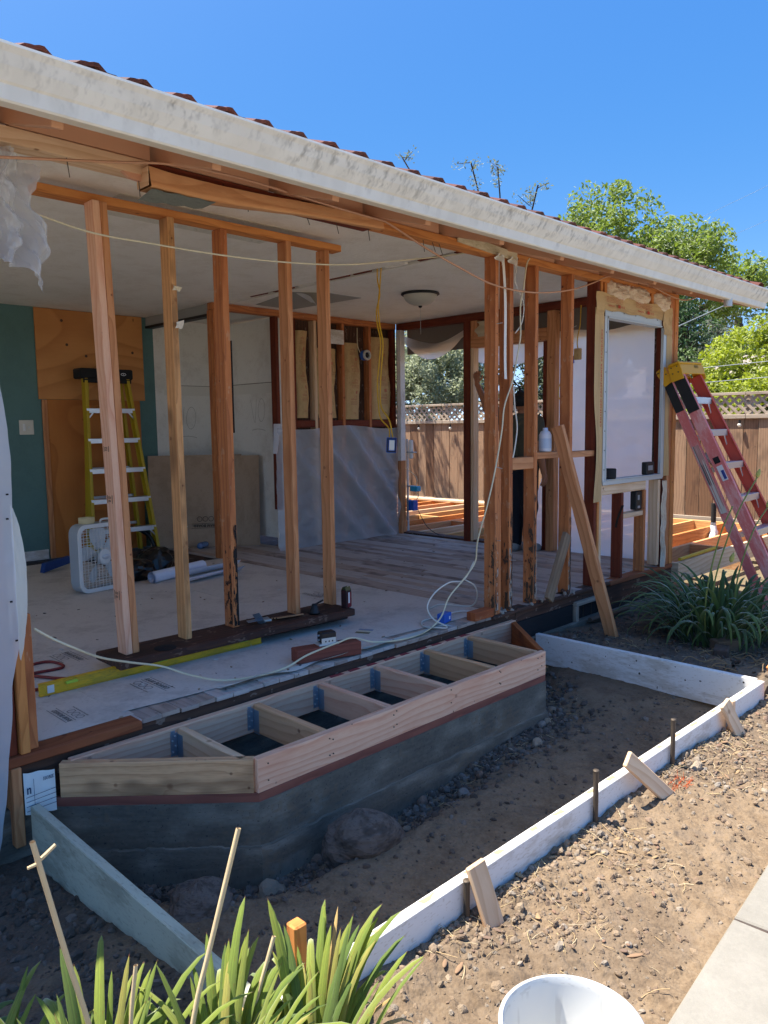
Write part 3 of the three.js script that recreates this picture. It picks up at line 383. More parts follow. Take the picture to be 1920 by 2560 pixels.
  mesh('plaster_scrap', gridG((u, v) => V(mix(1.672, 2.0, u), 2.243 - 0.012 * (1 - u) - 0.02 * v * (1 - u * 0.8) + 0.003 * Math.sin(u * 20), mix(0.062, -0.06, v) - 0.02 * u), 14, 5), std({ color: 0x7b8078, roughness: 0.95, side: THREE.DoubleSide, bumpMap: T.bumpMid, bumpScale: 0.006 }), tb);
  mesh('end_grain', boxG(1.668, 1.673, 2.25, 2.325, -0.05, 0.045), M.pale, tb);
  nails(tb, []); for (const [x, l] of [[1.36, 0.07], [1.66, 0.09], [2.2, 0.05], [2.55, 0.05], [2.75, 0.06], [2.98, 0.06], [3.42, 0.05], [3.5, 0.04], [3.56, 0.05]]) mesh('nail', rodG(V(x, 2.315, -0.02), V(x + rr(-0.012, 0.012), 2.30 - l, -0.01 + rr(-0.01, 0.01)), 0.0022, 0.0018, 5), M.steel, tb);
  const chip = thing('stucco_remnant', 'broken pink stucco remnant stuck under the wall plate', 'stucco'); mesh('chip', (() => { const s = new THREE.Shape([[0, 0.03], [0.02, -0.02], [0.06, -0.045], [0.12, -0.05], [0.16, -0.03], [0.17, 0.03]].map((p) => new THREE.Vector2(...p))); const e = new THREE.ExtrudeGeometry(s, { depth: 0.02, bevelEnabled: false }); e.translate(1.56, 2.325, -0.03); return e; })(), std({ color: 0xd9a283, roughness: 0.95, bumpMap: T.bumpMid, bumpScale: 0.006 }), chip);
  // window frame
  const w = thing('window_frame', 'bare metal window frame with wide nailing flange in the opened wall', 'window frame');
  const fr = (n, a, b, c, d, z0, z1) => bx(n, w, M.galvDull, a, b, c, d, z0, z1, 0.002);
  fr('head', 5.455, 6.40, 2.072, 2.130, 0.0, 0.006); fr('head', 5.50, 6.40, 2.058, 2.071, -0.06, 0.012); fr('jamb', 5.452, 5.488, 0.79, 2.071, 0.0, 0.006); fr('jamb', 5.489, 5.499, 0.81, 2.057, -0.06, 0.012); fr('jamb', 6.440, 6.492, 0.79, 2.05, 0.0, 0.006); fr('jamb', 6.424, 6.439, 0.823, 2.057, -0.012, 0.014); fr('sill', 5.452, 6.47, 0.778, 0.812, 0.003, 0.012); fr('sill', 5.50, 6.43, 0.813, 0.822, -0.06, 0.02);
  for (let k = 0; k < 8; k++) { const m = mesh('screw', new THREE.CylinderGeometry(0.004, 0.004, 0.004, 6).rotateX(Math.PI / 2), M.steel, w); m.position.set(5.47, 0.9 + k * 0.15, 0.008); }
  for (let k = 0; k < 5; k++) { const m = mesh('screw', new THREE.CylinderGeometry(0.004, 0.004, 0.004, 6).rotateX(Math.PI / 2), M.steel, w); m.position.set(5.55 + k * 0.19, 2.112, 0.008); }
  // kraft paper round the window
  const kp = thing('kraft_paper_facing', 'tan kraft paper insulation facing with red print around the window', 'paper');
  const pap = (n, f, a, b) => mesh(n, gridG(f, a, b, 0.7, 0.7), M.paperKraft, kp);
  pap('paper_band', (u, v) => V(mix(5.30, 6.42, u), mix(2.235, 2.115 - (u < 0.12 ? 0.05 : 0), v) + 0.006 * Math.sin(u * 23), 0.010 + 0.012 * fbm(u * 9, v * 4, 61, 3)), 40, 8);
  pap('paper_band', (u, v) => V(mix(6.40, 6.56, u) + 0.01 * Math.sin(v * 9), mix(2.23, 2.0, v), 0.014 + 0.014 * fbm(u * 5, v * 6, 63, 3)), 8, 12);
  pap('paper_band', (u, v) => V(mix(5.30 - 0.03 * Math.sin(v * 7.5) * smooth(0.3, 0.7, v), 5.43, u), mix(2.12, 0.66, v), 0.008 + 0.03 * u * (1 - u) * 2 * fbm(v * 9, u * 3, 67, 3) + 0.025 * (1 - u) * smooth(0.5, 0.9, v)), 10, 44);
  pap('paper_band', (u, v) => V(mix(6.49, 6.565 + 0.012 * Math.sin(v * 8), u), mix(2.02, 0.80, v), 0.008 + 0.02 * u * fbm(v * 8, u, 69, 3)), 6, 36);
  const rp = printM(512, 128, (c) => { c.font = '15px sans-serif'; for (let k = 0; k < 4; k++) c.fillText('INSTALL FACING THIS SIDE TOWARD LIVING SPACE', 20, 22 + k * 16); c.font = 'bold 34px sans-serif'; c.fillText('R-13', 330, 112); c.fillRect(260, 82, 52, 34); c.font = 'bold 22px sans-serif'; c.fillText('FIBERGLASS', 60, 112); }, '#b8432c');
  const q1 = mesh('printed_text', planeG(0.42, 0.095), rp, kp); q1.position.set(6.08, 2.175, 0.030); q1.rotation.z = -0.02; const q2 = mesh('printed_text', planeG(0.38, 0.09), rp, kp); q2.position.set(5.6, 2.175, 0.030);
  const rp2 = printM(640, 64, (c) => { c.font = 'bold 34px sans-serif'; c.fillText('CERTIFIED CALIFORNIA STANDARDS', 10, 44); }, '#b23a26'); const q3 = mesh('printed_text', planeG(0.8, 0.05), rp2, kp); q3.rotation.z = Math.PI / 2; q3.position.set(5.355, 1.62, 0.036);
  // fluffy batts over the header
  const bt = thing('insulation_batt', 'cream fibreglass insulation stuffed above the window header', 'insulation');
  const puff = (x0, x1, y0, y1, s) => mesh('batt', gridG((u, v) => { const a = Math.sin(Math.PI * u) ** 0.35, b = Math.sin(Math.PI * v) ** 0.4, n = fbm(u * 6 + s, v * 5, s, 4) - 0.45; return V(mix(x0, x1, u) + n * 0.03, mix(y0, y1, v) + n * 0.05 * Math.sin(u * 9), -0.06 + 0.10 * a * b + n * 0.09 * a * b); }, 22, 14), M.batt, bt);
  puff(5.48, 5.86, 2.185, 2.355, 5); puff(5.78, 6.22, 2.20, 2.36, 9); puff(6.24, 6.57, 2.17, 2.35, 14);
  const drip = gridG((u, v) => V(6.47 + u * 0.06 + 0.01 * Math.sin(v * 17), mix(0.76, 0.0, v), 0.0 + 0.03 * Math.sin(Math.PI * u) + 0.02 * fbm(v * 9, u * 3, 31, 3)), 6, 34); mesh('batt', drip, M.batt, bt);
  // small things on the window sill
  const m1 = thing('black_cup', 'small black cup standing on the window sill', 'cup'); mesh('body', new THREE.LatheGeometry([[0.001, 0], [0.05, 0], [0.055, 0.01], [0.055, 0.075], [0.05, 0.08], [0.048, 0.02], [0.001, 0.02]].map((p) => new THREE.Vector2(...p)), 20), M.blackMatte, m1); m1.position.set(5.60, 0.8235, -0.02);
  const m2 = thing('laser_level', 'small black tool box on the window sill beside the jamb', 'tool'); bx('case', m2, M.black, 6.20, 6.34, 0.8235, 0.93, -0.05, 0.0, 0.006); bx('panel', m2, M.galv, 6.22, 6.30, 0.86, 0.90, 0.0005, 0.003, 0); 
  const jb = thing('junction_box', 'black electrical box nailed between the cripple studs under the window', 'electrical box'); bx('case', jb, M.black, 6.05, 6.15, 0.535, 0.69, -0.07, -0.012, 0.006); bx('bracket', jb, M.galv, 6.07, 6.10, 0.62, 0.66, -0.0115, -0.009, 0); bx('bracket', jb, M.galv, 6.07, 6.11, 0.55, 0.57, -0.0115, -0.009, 0);
  const sr = thing('rusty_strap', 'bent dark metal strap nailed to the cripple stud', 'strap'); mesh('strap', gridG((u, v) => V(5.77 - 0.11 * Math.sin(v * 1.4), 0.60 - v * 0.17, 0.004 + u * 0.02), 2, 10), std({ color: 0x3a332c, metalness: 0.6, roughness: 0.6, side: THREE.DoubleSide }), sr);
}
{ // end wall
  const g = thing('end_stud_wall', 'exposed dark end wall posts with a doorway header and top plate', 'stud wall');
  const X0 = 6.60, X1 = 6.69;
  bx('top_plate', g, M.redDark, X0, X1, 2.36, 2.438, -3.31, -0.10); bx('post', g, M.redDark, X0, X1, 0, 2.36, -3.31, -3.27);
  bx('post', g, M.redDark, X0 - 0.01, X1, 0.0, 2.36, -2.30, -2.215); bx('post', g, M.pale, X0, X1, 0.0, 2.075, -2.21, -2.17); bx('header', g, M.stud, X0, X1, 2.076, 2.20, -2.21, -1.262); bx('cripple', g, M.stud, X0, X1, 2.201, 2.358, -2.21, -2.12);
  bx('post', g, M.stud, X0, X1, 0, 2.358, -1.26, -1.17); bx('post', g, M.redDark, X0 + 0.004, X1, 0, 2.07, -1.305, -1.265);
  bx('sheathing', g, M.dark, 6.64, 6.66, 0.02, 2.34, -0.175, -0.095); bx('threshold', g, M.dark, X0, X1 + 0.06, -0.02, 0.02, -3.26, -1.31);
  
  mesh('torn_paper', gridG((u, v) => V(6.59 + 0.02 * Math.sin(v * 7), 2.34 - v * 0.16, -2.12 + u * 0.17 + 0.02 * Math.sin(v * 9)), 5, 8), std({ color: 0xc8b89a, side: THREE.DoubleSide }), g);
  const t = thing('white_trim_post', 'white painted door trim post with a bare wood foot beside the plastic', 'door trim'); bx('trim', t, M.whitePaint, 6.565, 6.645, 0.86, 2.36, -3.268, -3.21, 0.004); bx('bare_foot', t, M.stud, 6.567, 6.643, 0.0, 0.859, -3.266, -3.212, 0.004);
  bx('soffit_shade_panel', g, std({ color: 0x77716a, roughness: 0.9, bumpMap: T.bumpMid, bumpScale: 0.001 }), 6.80, 6.815, 2.10, 2.56, -3.32, -0.06, 0.002);  // grey panel added to stand for the soffit shadow above the sheets
  const sh = (n, label, f, a, b, m = M.housewrap) => { const o = thing('plastic_sheet', label, 'plastic sheet'); mesh('sheet', gridG(f, a, b), m, o); return o; };
  sh(0, 'white weather sheet hanging as a curved flap across the doorway top', (u, v) => V(6.72 + 0.04 * Math.sin(u * 5), 2.40 - 0.09 - 0.12 * Math.sin(Math.PI * u) - v * (0.05 + 0.14 * Math.sin(Math.PI * clamp(u * 1.05 + 0.05)) + 0.02 * Math.sin(u * 9)), mix(-3.30, -2.30, u)), 30, 10);
  sh(1, 'white weather sheet seen over the header between the studs', (u, v) => V(6.74 + 0.03 * Math.sin(u * 7), 2.16 + 0.03 * Math.sin(u * 5) - v * (0.22 + 0.09 * Math.sin(u * 4)), mix(-2.24, -1.25, u)), 24, 10);
  sh(2, 'tall white weather sheet covering the end wall by the window', (u, v) => { const y = mix(2.15 + 0.02 * Math.sin(u * 9), -0.05, v); return V(6.72 + 0.018 * Math.sin(u * 6 + v * 2) + 0.05 * Math.abs(fbm(u * 4, v * 9, 38, 4) - 0.47) - 0.02 * smooth(0.82, 1, v), y, mix(-1.31 - 0.22 * smooth(0.45, 0.9, v), -0.10, u)); }, 50, 90);
}
{ const o = thing('torn_sheet', 'torn white paper flap sticking out beyond the corner post under the eave', 'paper'); mesh('flap', gridG((u, v) => V(6.735 + u * 0.16 * (1 - 0.5 * v) * (0.7 + 0.3 * Math.sin(v * 7)), 2.33 - v * 0.26, -0.06 + 0.03 * Math.sin(u * 4 + v * 3)), 8, 10), std({ color: 0xe6e2d8, side: THREE.DoubleSide, roughness: 0.9 }), o); }
{ // insulated kitchen wall
  const g = thing('insulated_stud_wall', 'reddish back stud wall holding printed paper insulation batts', 'stud wall');
  const Z0 = -3.41, Z1 = -3.32;
  bx('top_plate', g, M.red, 4.14, 6.61, 2.375, 2.438, Z0, Z1); bx('corner_post', g, M.red, 4.145, 4.225, 0, 2.374, Z0 - 0.02, Z1); bx('post', g, M.redDark, 4.865, 4.905, 0.42, 2.374, Z0, Z1);
  for (const [x, m] of [[5.085, M.redDark], [5.37, M.pale], [5.765, M.red], [6.17, M.red], [6.565, M.redDark]]) bx('stud', g, m, x, x + 0.038, 0, 2.374, Z0, Z1);
  for (const [a, b] of [[5.125, 5.369], [5.41, 5.764], [5.805, 6.169], [6.21, 6.564]]) { bx('fire_block', g, M.redDark, a, b, 1.26, 1.335, Z0, Z1 - 0.004); bx('sheathing', g, M.dark, a - 0.0195, b + 0.0195, 0, 2.47, Z0 - 0.02, Z0 - 0.001); }
  bx('sheathing', g, M.drywall, 4.91, 5.08, 0, 2.47, Z0 - 0.018, Z0 - 0.001);
  bx('header_scrap', g, M.whitePaint, 5.44, 5.78, 2.15, 2.30, -3.318, -3.30, 0.004);
  const grey = bx('grey_header', g, std({ color: 0x9a9a96, roughness: 0.8 }), 4.17, 4.25, 2.35, 2.438, -4.655, -3.435, 0.003); bx('track', g, M.black, 4.165, 4.255, 2.325, 2.349, -4.655, -3.44, 0.002);
  const rp = printM(256, 768, (c) => { c.save(); c.translate(256, 768); c.rotate(Math.PI); for (let k = 0; k < 4; k++) { const y = 40 + k * 185; c.font = '34px sans-serif'; c.fillText('R-13', 70, y); if (k % 2) c.fillRect(70, y + 20, 36, 32); c.lineWidth = 2; for (let l = 0; l < 3; l++) { c.fillRect(40, y + 84 + l * 14, 150, 3); } c.font = 'italic 26px serif'; c.fillText('Fiberglas', 70, y + 150); } c.restore(); }, '#c07a5c');
  const batts = [[5.13, 5.30, 1.36, 2.26], [5.44, 5.70, 1.36, 2.1], [5.82, 6.06, 1.345, 2.18], [6.22, 6.54, 1.345, 2.27]];
  batts.forEach(([a, b, c, d], i) => { const o = thing('insulation_batt', ['paper faced insulation batt with red print beside the pale stud', 'crumpled insulation batt half hidden behind a shoring stud', 'paper faced insulation batt with red print beside the round blue box', 'paper faced insulation batt with red print behind the yellow cables'][i], 'insulation');
    const f = (u, v) => { const y = mix(c, d, v), sw = 0.03 * Math.sin(v * 7 + i * 2), z = -3.37 + 0.045 * Math.pow(Math.sin(Math.PI * u), 0.5) + 0.03 * (fbm(u * 4 + i * 7, v * 9, 90, 3) - 0.45); return V(mix(a, b, u) + sw * 0.5, y, z); };
    mesh('paper_face', gridG(f, 12, 30, 0.4, 0.9), M.paperKraft, o); const pg = gridG((u, v) => f(mix(0.12, 0.9, u), mix(0.05, 0.95, v)).add(V(0, 0, 0.004)), 12, 30); mesh('printed_text', pg, rp, o); });
  const rb = thing('round_electrical_box', 'round blue electrical box nailed to a stud', 'electrical box'); const cy = mesh('box_shell', new THREE.CylinderGeometry(0.055, 0.055, 0.06, 20, 1, true).rotateX(Math.PI / 2), M.blueBox, rb); cy.material = M.blueBox; mesh('ring', new THREE.TorusGeometry(0.045, 0.014, 8, 20), M.galvDull, rb).position.z = 0.03; mesh('knob', new THREE.CylinderGeometry(0.02, 0.02, 0.02, 12).rotateX(Math.PI / 2), M.black, rb).position.z = 0.03; mesh('back', new THREE.CircleGeometry(0.054, 18), M.black, rb).position.z = -0.02; rb.position.set(6.07, 2.05, -3.275);
  tube('cable', rb, M.cableCream, [[-0.06, 0.30, -0.06], [-0.065, 0.1, -0.05], [-0.05, 0.03, -0.03]], 0.004);
  // plastic over the lower wall
  const p = thing('plastic_sheet', 'bluish plastic sheeting draped over the lower wall in slanting folds', 'plastic sheet');
  mesh('sheet', gridG((u, v) => { const x = mix(4.80, 6.62, u), y = mix(1.255 - 0.02 * Math.sin(u * 9), 0.0, v); const k = (u - 0.25) * 1.4 - v * 0.9, fold = 0.07 * Math.exp(-(((k) * 15) ** 2)) + 0.06 * Math.exp(-(((k - 0.35) * 13) ** 2)) + 0.04 * Math.exp(-(((k + 0.35) * 14) ** 2)) + 0.03 * Math.exp(-(((k - 0.62) * 17) ** 2)); return V(x, y + 0.004, -3.29 + fold + 0.02 * v * v + 0.05 * Math.abs(fbm(u * 9 + 5, v * 8, 93, 4) - 0.47) + 0.03 * (fbm(u * 19, v * 13, 91, 4) - 0.45)); }, 130, 90), phys({ color: new THREE.Color().setRGB(0.92, 0.93, 0.95), transmission: 0.68, roughness: 0.45, side: THREE.DoubleSide }), p);
  mesh('tuft', gridG((u, v) => { const a = u * 6.283, r = 0.045 * (1 - 0.5 * v) * (1 + 0.25 * Math.sin(a * 3)); return V(4.82 + r * Math.cos(a) - 0.04 * v, 1.30 - v * 0.30, -3.27 + r * 0.5 * Math.sin(a)); }, 14, 8), M.plastic, p);
}
{ // wall at the near edge, wrapped in sheeting
  const g = thing('wrapped_wall', 'remaining front wall wrapped in pale blue plastic sheeting with cut stud ends', 'wall');
  for (let k = 0; k < 6; k++) bx('stud', g, M.red, -1.3 + k * 0.42, -1.262 + k * 0.42, 0, 2.30, -0.12, -0.03);  // unseen stretch left as open studs so daylight enters through the sheet
  bx('stud', g, M.red, 1.085, 1.123, 0.001, 0.545, -0.125, -0.03); bx('stud', g, M.orange, 1.045, 1.083, 0.001, 0.46, -0.095, -0.003); bx('stud', g, M.redDark, 0.98, 1.04, 0.0, 2.31, -0.14, -0.02);
  bx('sill_plate', g, woodM(W.stud, 0xb89684), 0.95, 1.55, -0.04, -0.0005, -0.10, 0.006, 0.005); bx('stud', g, M.stud, 1.00, 1.038, -0.36, -0.041, -0.07, 0.012);
  const EX = [[2.4, 1.06], [1.43, 1.036], [1.27, 1.054], [1.137, 1.058], [0.99, 1.054], [0.8, 1.05], [0.438, 1.045], [0.303, 1.012], [0.16, 1.005], [0.02, 0.984], [-0.085, 0.973], [-0.26, 0.942], [-0.45, 0.90]];
  const edge = (y) => { for (let i = 1; i < EX.length; i++) if (y >= EX[i][0]) { const t = (EX[i - 1][0] - y) / (EX[i - 1][0] - EX[i][0]); return mix(EX[i - 1][1], EX[i][1], t); } return 0.9; };
  const sheet = (u, v) => { const y = mix(2.33, -0.40, v), e = edge(y) + 0.006 * (fbm(y * 14, 3, 35, 3) - 0.45), x = mix(-1.3, e, u); return V(x, y, 0.05 + 0.018 * Math.sin(x * 9 + y * 1.2) * (1 - smooth(0.8, 1, u)) + 0.02 * (fbm(y * 3, x * 9, 33, 4) - 0.45) + 0.008 * (fbm(y * 17, x * 23, 34, 2) - 0.4)); };
  mesh('plastic_wrap', gridG(sheet, 90, 110), M.plastic, g);
  mesh('taped_edge', gridG((u, v) => { const y = mix(0.985, 0.40, v), w = 0.055 * Math.sin(Math.PI * clamp(0.12 + v * 0.8)) + 0.008 * (fbm(v * 9, 2, 37, 3) - 0.45); return V(1.046 + u * w, y - 0.02 * u, 0.045 - 0.02 * u + 0.012 * (fbm(v * 12, u * 3, 36, 3) - 0.45)); }, 8, 50), phys({ color: new THREE.Color().setRGB(0.88, 0.88, 0.78), transmission: 0.35, roughness: 0.75, side: THREE.DoubleSide }), g); for (const [y, x] of [[1.02, 1.03], [0.93, 1.025], [0.62, 1.02], [0.47, 1.03]]) bx('staple', g, M.blackMatte, x, x + 0.008, y, y + 0.006, 0.058, 0.064, 0);
  const hp = printM(256, 256, (c, w, h) => { c.font = 'bold 74px sans-serif'; c.fillText('n', 4, 120); c.font = 'bold 30px serif'; c.fillText('HOME', 150, 60); c.lineWidth = 3; for (let k = 0; k < 4; k++) { c.beginPath(); c.moveTo(0, 140 + k * 30); c.lineTo(256, 130 + k * 32); c.stroke(); } c.beginPath(); c.moveTo(70, 30); c.lineTo(70, 256); c.stroke(); }, '#2f4a66');
  const hw = thing('house_wrap_patch', 'small patch of printed white house wrap at the foundation corner', 'house wrap'); mesh('wrap', gridG((u, v) => V(mix(1.04, 1.16, u), mix(-0.065, -0.235, v) - 0.02 * u, 0.016 + 0.006 * Math.sin(u * 9)), 8, 8), std({ color: 0xdfe6e4, side: THREE.DoubleSide, roughness: 0.6 }), hw); const t = mesh('printed_text', planeG(0.115, 0.16), hp, hw); t.position.set(1.10, -0.155, 0.028);
  // dangling sheet near the ceiling
  const d = thing('plastic_sheet', 'crumpled plastic sheet dangling from the eave in front of the ceiling', 'plastic sheet');
  mesh('sheet', gridG((u, v) => { const x = mix(1.03, 1.255, u) - 0.03 * (1 - v), y = 2.33 - v * (0.40 + 0.14 * u) - 0.02 * Math.sin(u * 7), n = fbm(u * 6, v * 6, 44, 4) - 0.45, c = Math.abs(fbm(u * 9 + 3, v * 7, 46, 3) - 0.5); return V(x + 0.02 * Math.sin(v * 9 + u * 3) + n * 0.04, y - 0.10 * u * (1 - v), -0.02 + 0.04 * Math.sin(u * 14 + v * 3) + n * 0.10 + c * 0.12); }, 60, 60), M.plasticClear, d);
}
{ // plywood on the green wall
  const a = thing('plywood_panel', 'upper orange plywood sheet fixed to the green wall', 'plywood'); bx('sheet', a, M.ply, 3.01, 4.12, 1.565, 2.435, -4.655, -4.638, 0.002, { ax: 0 }); for (const [x, y] of [[3.27, 2.33], [3.50, 2.0], [4.0, 2.06], [3.31, 2.1]]) { const k = mesh('knot_hole', new THREE.CylinderGeometry(0.014, 0.014, 0.002, 10).rotateX(Math.PI / 2), M.dark, a); k.position.set(x, y, -4.637); }
  const b = thing('plywood_panel', 'lower plywood sheet behind the yellow ladder with an edge strip', 'plywood'); bx('sheet', b, woodM(W.ply, 0xf0dcc0), 3.085, 4.06, 0.003, 1.563, -4.655, -4.640, 0.002, { ax: 1 }); bx('edge_strip', b, M.stud, 3.035, 3.083, 0.003, 1.56, -4.655, -4.63, 0.003);
  const s = thing('light_switch', 'double pale switch plate on the green wall', 'light switch'); bx('plate', s, std({ color: 0xd8d2c2, roughness: 0.4 }), 2.815, 2.95, 1.225, 1.365, -4.6595, -4.650, 0.004); bx('rocker', s, M.whitePlastic, 2.845, 2.870, 1.26, 1.33, -4.6498, -4.643, 0.003); bx('toggle', s, M.whitePlastic, 2.895, 2.905, 1.285, 1.305, -4.6498, -4.636, 0.002);
}
{ // ceiling lamp
  const l = thing('ceiling_lamp', 'flush ceiling lamp with frosted glass bowl and dark rim', 'lamp');
  mesh('rim', new THREE.LatheGeometry([[0.001, 0.0], [0.168, 0.0], [0.174, -0.012], [0.160, -0.022], [0.150, -0.018], [0.001, -0.012]].map((p) => new THREE.Vector2(p[0], p[1])), 36), M.black, l);
  mesh('bowl', new THREE.LatheGeometry([[0.150, -0.019], [0.147, -0.04], [0.132, -0.065], [0.10, -0.09], [0.06, -0.106], [0.015, -0.112]].map((p) => new THREE.Vector2(p[0], p[1])), 36), phys({ color: 0xd9d4c4, transmission: 0.25, roughness: 0.5, side: THREE.DoubleSide }), l);
  mesh('finial', new THREE.LatheGeometry([[0.001, -0.108], [0.018, -0.11], [0.016, -0.122], [0.006, -0.130], [0.001, -0.13]].map((p) => new THREE.Vector2(p[0], p[1])), 14), M.black, l); mesh('pull_chain', rodG(V(0, -0.13, 0), V(0.004, -0.36, 0), 0.0018, 0.0018, 5), M.galvDull, l);
  l.position.set(5.27, 2.4385, -1.72);
}
// ---------- bay foundation ----------
{
  const P = bayPoly, off = (d) => { // inset copy of the outline
    return [[P[0][0] + d * 1.4, 0], [P[1][0] + d * 0.42, P[1][1] - d], [P[2][0] - d * 0.42, P[2][1] - d], [P[3][0] - d * 1.4, 0.0]]; };
  const g = thing('bay_foundation', 'dark board marked concrete stem wall of the new bay', 'foundation');
  const a = off(-0.004), b = off(0.15);
  const wallSeg = (i, j, y0, y1, p, q) => { const s = slabG([p[i], p[j], q[j], q[i]], y0, y1 - y0); const L = Math.hypot(p[j][0] - p[i][0], p[j][1] - p[i][1]), pos = s.attributes.position, nor = s.attributes.normal, uv = s.attributes.uv, dx = (p[j][0] - p[i][0]) / L, dz = (p[j][1] - p[i][1]) / L; for (let k = 0; k < pos.count; k++) { const t = (pos.getX(k) - p[i][0]) * dx + (pos.getZ(k) - p[i][1]) * dz; if (Math.abs(nor.getY(k)) > 0.5) uv.setXY(k, pos.getX(k) / 1.2, pos.getZ(k) / 0.6); else uv.setXY(k, (t + i * 0.7) / 1.3, (pos.getY(k) + 0.85) / 0.6); } return s; };
  mesh('stem_wall', wallSeg(0, 1, -0.80, -0.246, a, b), M.concrete, g); mesh('stem_wall', wallSeg(1, 2, -0.80, -0.246, a, b), M.concrete, g); mesh('stem_wall', wallSeg(2, 3, -0.80, -0.246, a, b), M.concrete, g);
  { const a2 = off(-0.016), rag = (i) => { const n = 40, q = []; for (let k = 0; k <= n; k++) { const t = k / n; q.push([mix(a2[i][0], a2[i + 1][0], t), mix(a2[i][1], a2[i + 1][1], t)]); } return q; }; for (let i = 0; i < 3; i++) { const q = rag(i), L = Math.hypot(a2[i + 1][0] - a2[i][0], a2[i + 1][1] - a2[i][1]), nx = (a2[i + 1][1] - a2[i][1]) / L * -1, nz = (a2[i + 1][0] - a2[i][0]) / L; mesh('footing_lip', gridG((u, v) => { const t = u * 40, k = Math.min(39, Math.floor(t)), f = t - k, x = mix(q[k][0], q[k + 1][0], f), z = mix(q[k][1], q[k + 1][1], f), yt = -0.425 + 0.02 * (fbm(u * 30 + i * 9, 1, 57, 3) - 0.45), pr = [0.012, 0, 0, 0][Math.round(v * 3)], y = [yt - 0.002, yt - 0.010, yt - 0.1, -0.8][Math.round(v * 3)]; return V(x - nx * pr * 1.2, y, z - nz * pr * 1.2); }, 120, 3, L / 1.3, 0.6), M.concrete, g); } }
  mesh('slab_floor', slabG([[1.5, 0.01], [1.87, 0.40], [3.67, 0.40], [4.0, 0.03]], -0.62, 0.25), std({ color: 0x55606a, roughness: 0.95, bumpMap: T.bumpMid, bumpScale: 0.02 }), g);
  const f = thing('bay_floor_frame', 'new pinkish lumber floor frame with metal joist hangers on the bay foundation', 'floor frame');
  const s0 = off(0.0), s1 = off(0.10), r1 = off(0.038);
  for (let i = 0; i < 3; i++) mesh('mudsill', slabG([s0[i], s0[i + 1], s1[i + 1], s1[i]], -0.2455, 0.0345, 0.002), M.redwood, f);
  const rim = (i, mat, nm) => { const p = V(mix(s0[i][0], r1[i][0], 0.5), -0.138, mix(s0[i][1], r1[i][1], 0.5)), q = V(mix(s0[i + 1][0], r1[i + 1][0], 0.5), -0.138, mix(s0[i + 1][1], r1[i + 1][1], 0.5)); const d = q.clone().sub(p).normalize(); if (i === 1) { p.addScaledVector(d, -0.012); q.addScaledVector(d, 0.012); } if (i === 0) { q.addScaledVector(d, -0.012); p.addScaledVector(d, 0.015); } if (i === 2) { p.addScaledVector(d, 0.024); q.addScaledVector(d, -0.02); } const m = bar(nm, f, mat, p, q, 0.143, 0.038, undefined, 0.003); return m; };
  const long = rim(1, M.pink, 'rim_joist'), left = rim(0, M.treated, 'rim_joist'); left.userData.label = 'yellowish knotty weathered rim board'; const rgt = rim(2, woodM(W.treated, 0xc08a58), 'rim_joist'); rgt.userData.label = 'short brown angled rim board';
  bx('ledger', f, M.pink, 1.22, 4.27, -0.209, -0.062, 0.001, 0.039);
  const hangX = [1.695, 2.105, 2.515, 2.925, 3.335, 3.745], mats = [M.pale, woodM(W.pale, 0xf6e2d2), M.pink, M.pink, woodM(W.pale, 0xf6e0cc), woodM(W.pale, 0xf2dccc)];
  hangX.forEach((x, i) => {
    const zf = i === 0 ? 0.52 : 0.538; bx('joist', f, mats[i], x, x + 0.038, -0.205, -0.0665, 0.040, zf, 0.003);
    const h = new THREE.Group(); h.name = 'joist_hanger'; f.add(h);
    const pl = (x0, x1, y0, y1, z0, z1) => boxG(x0, x1, y0, y1, z0, z1, 0.0006);
    mesh('flange', merge([pl(x - 0.036, x - 0.002, -0.19, -0.085, 0.0395, 0.0412), pl(x - 0.033, x - 0.012, -0.085, -0.074, 0.0395, 0.0412), pl(x + 0.040, x + 0.066, -0.19, -0.085, 0.0395, 0.0412)]), M.galv, h);
    mesh('seat', merge([pl(x - 0.0018, x - 0.0003, -0.20, -0.09, 0.0412, 0.085), pl(x - 0.0018, x + 0.040, -0.2085, -0.2055, 0.0412, 0.085), pl(x + 0.0383, x + 0.0398, -0.20, -0.09, 0.0412, 0.085)]), M.galv, h);
    const nl = new THREE.CylinderGeometry(0.004, 0.004, 0.006, 6).rotateX(Math.PI / 2); mesh('hanger_nails', merge([[-0.012, -0.1], [-0.026, -0.12], [-0.012, -0.145], [-0.026, -0.17]].map(([dx, y]) => nl.clone().translate(x + dx, y, 0.043))), M.galvDull, h);
  });
  const redp = std({ color: 0x9a3a3c, roughness: 0.8 }); for (let k = 0; k < 9; k++) { const x = 2.62 + k * 0.135; mesh('red_paint_mark', slabG(ragged([[x, 0.004], [x + rr(0.05, 0.10), 0.004], [x + rr(0.06, 0.1), 0.034], [x - 0.01, 0.034]], 0.02, 0.004, k), -0.0618, 0.0006), redp, f); }
  const nl = new THREE.CylinderGeometry(0.0032, 0.0032, 0.003, 6).rotateX(Math.PI / 2), dn = std({ color: 0x2c2622, roughness: 0.6, metalness: 0.3 });
  for (const x of [1.79, 2.12, 2.14, 2.52, 2.54, 2.94, 3.35, 3.36, 3.72, 3.76]) for (const y of [-0.09, -0.155]) { const m = mesh('nail_head', nl, dn, f); m.position.set(x, y + rr(-0.012, 0.012), 0.5815); }
}
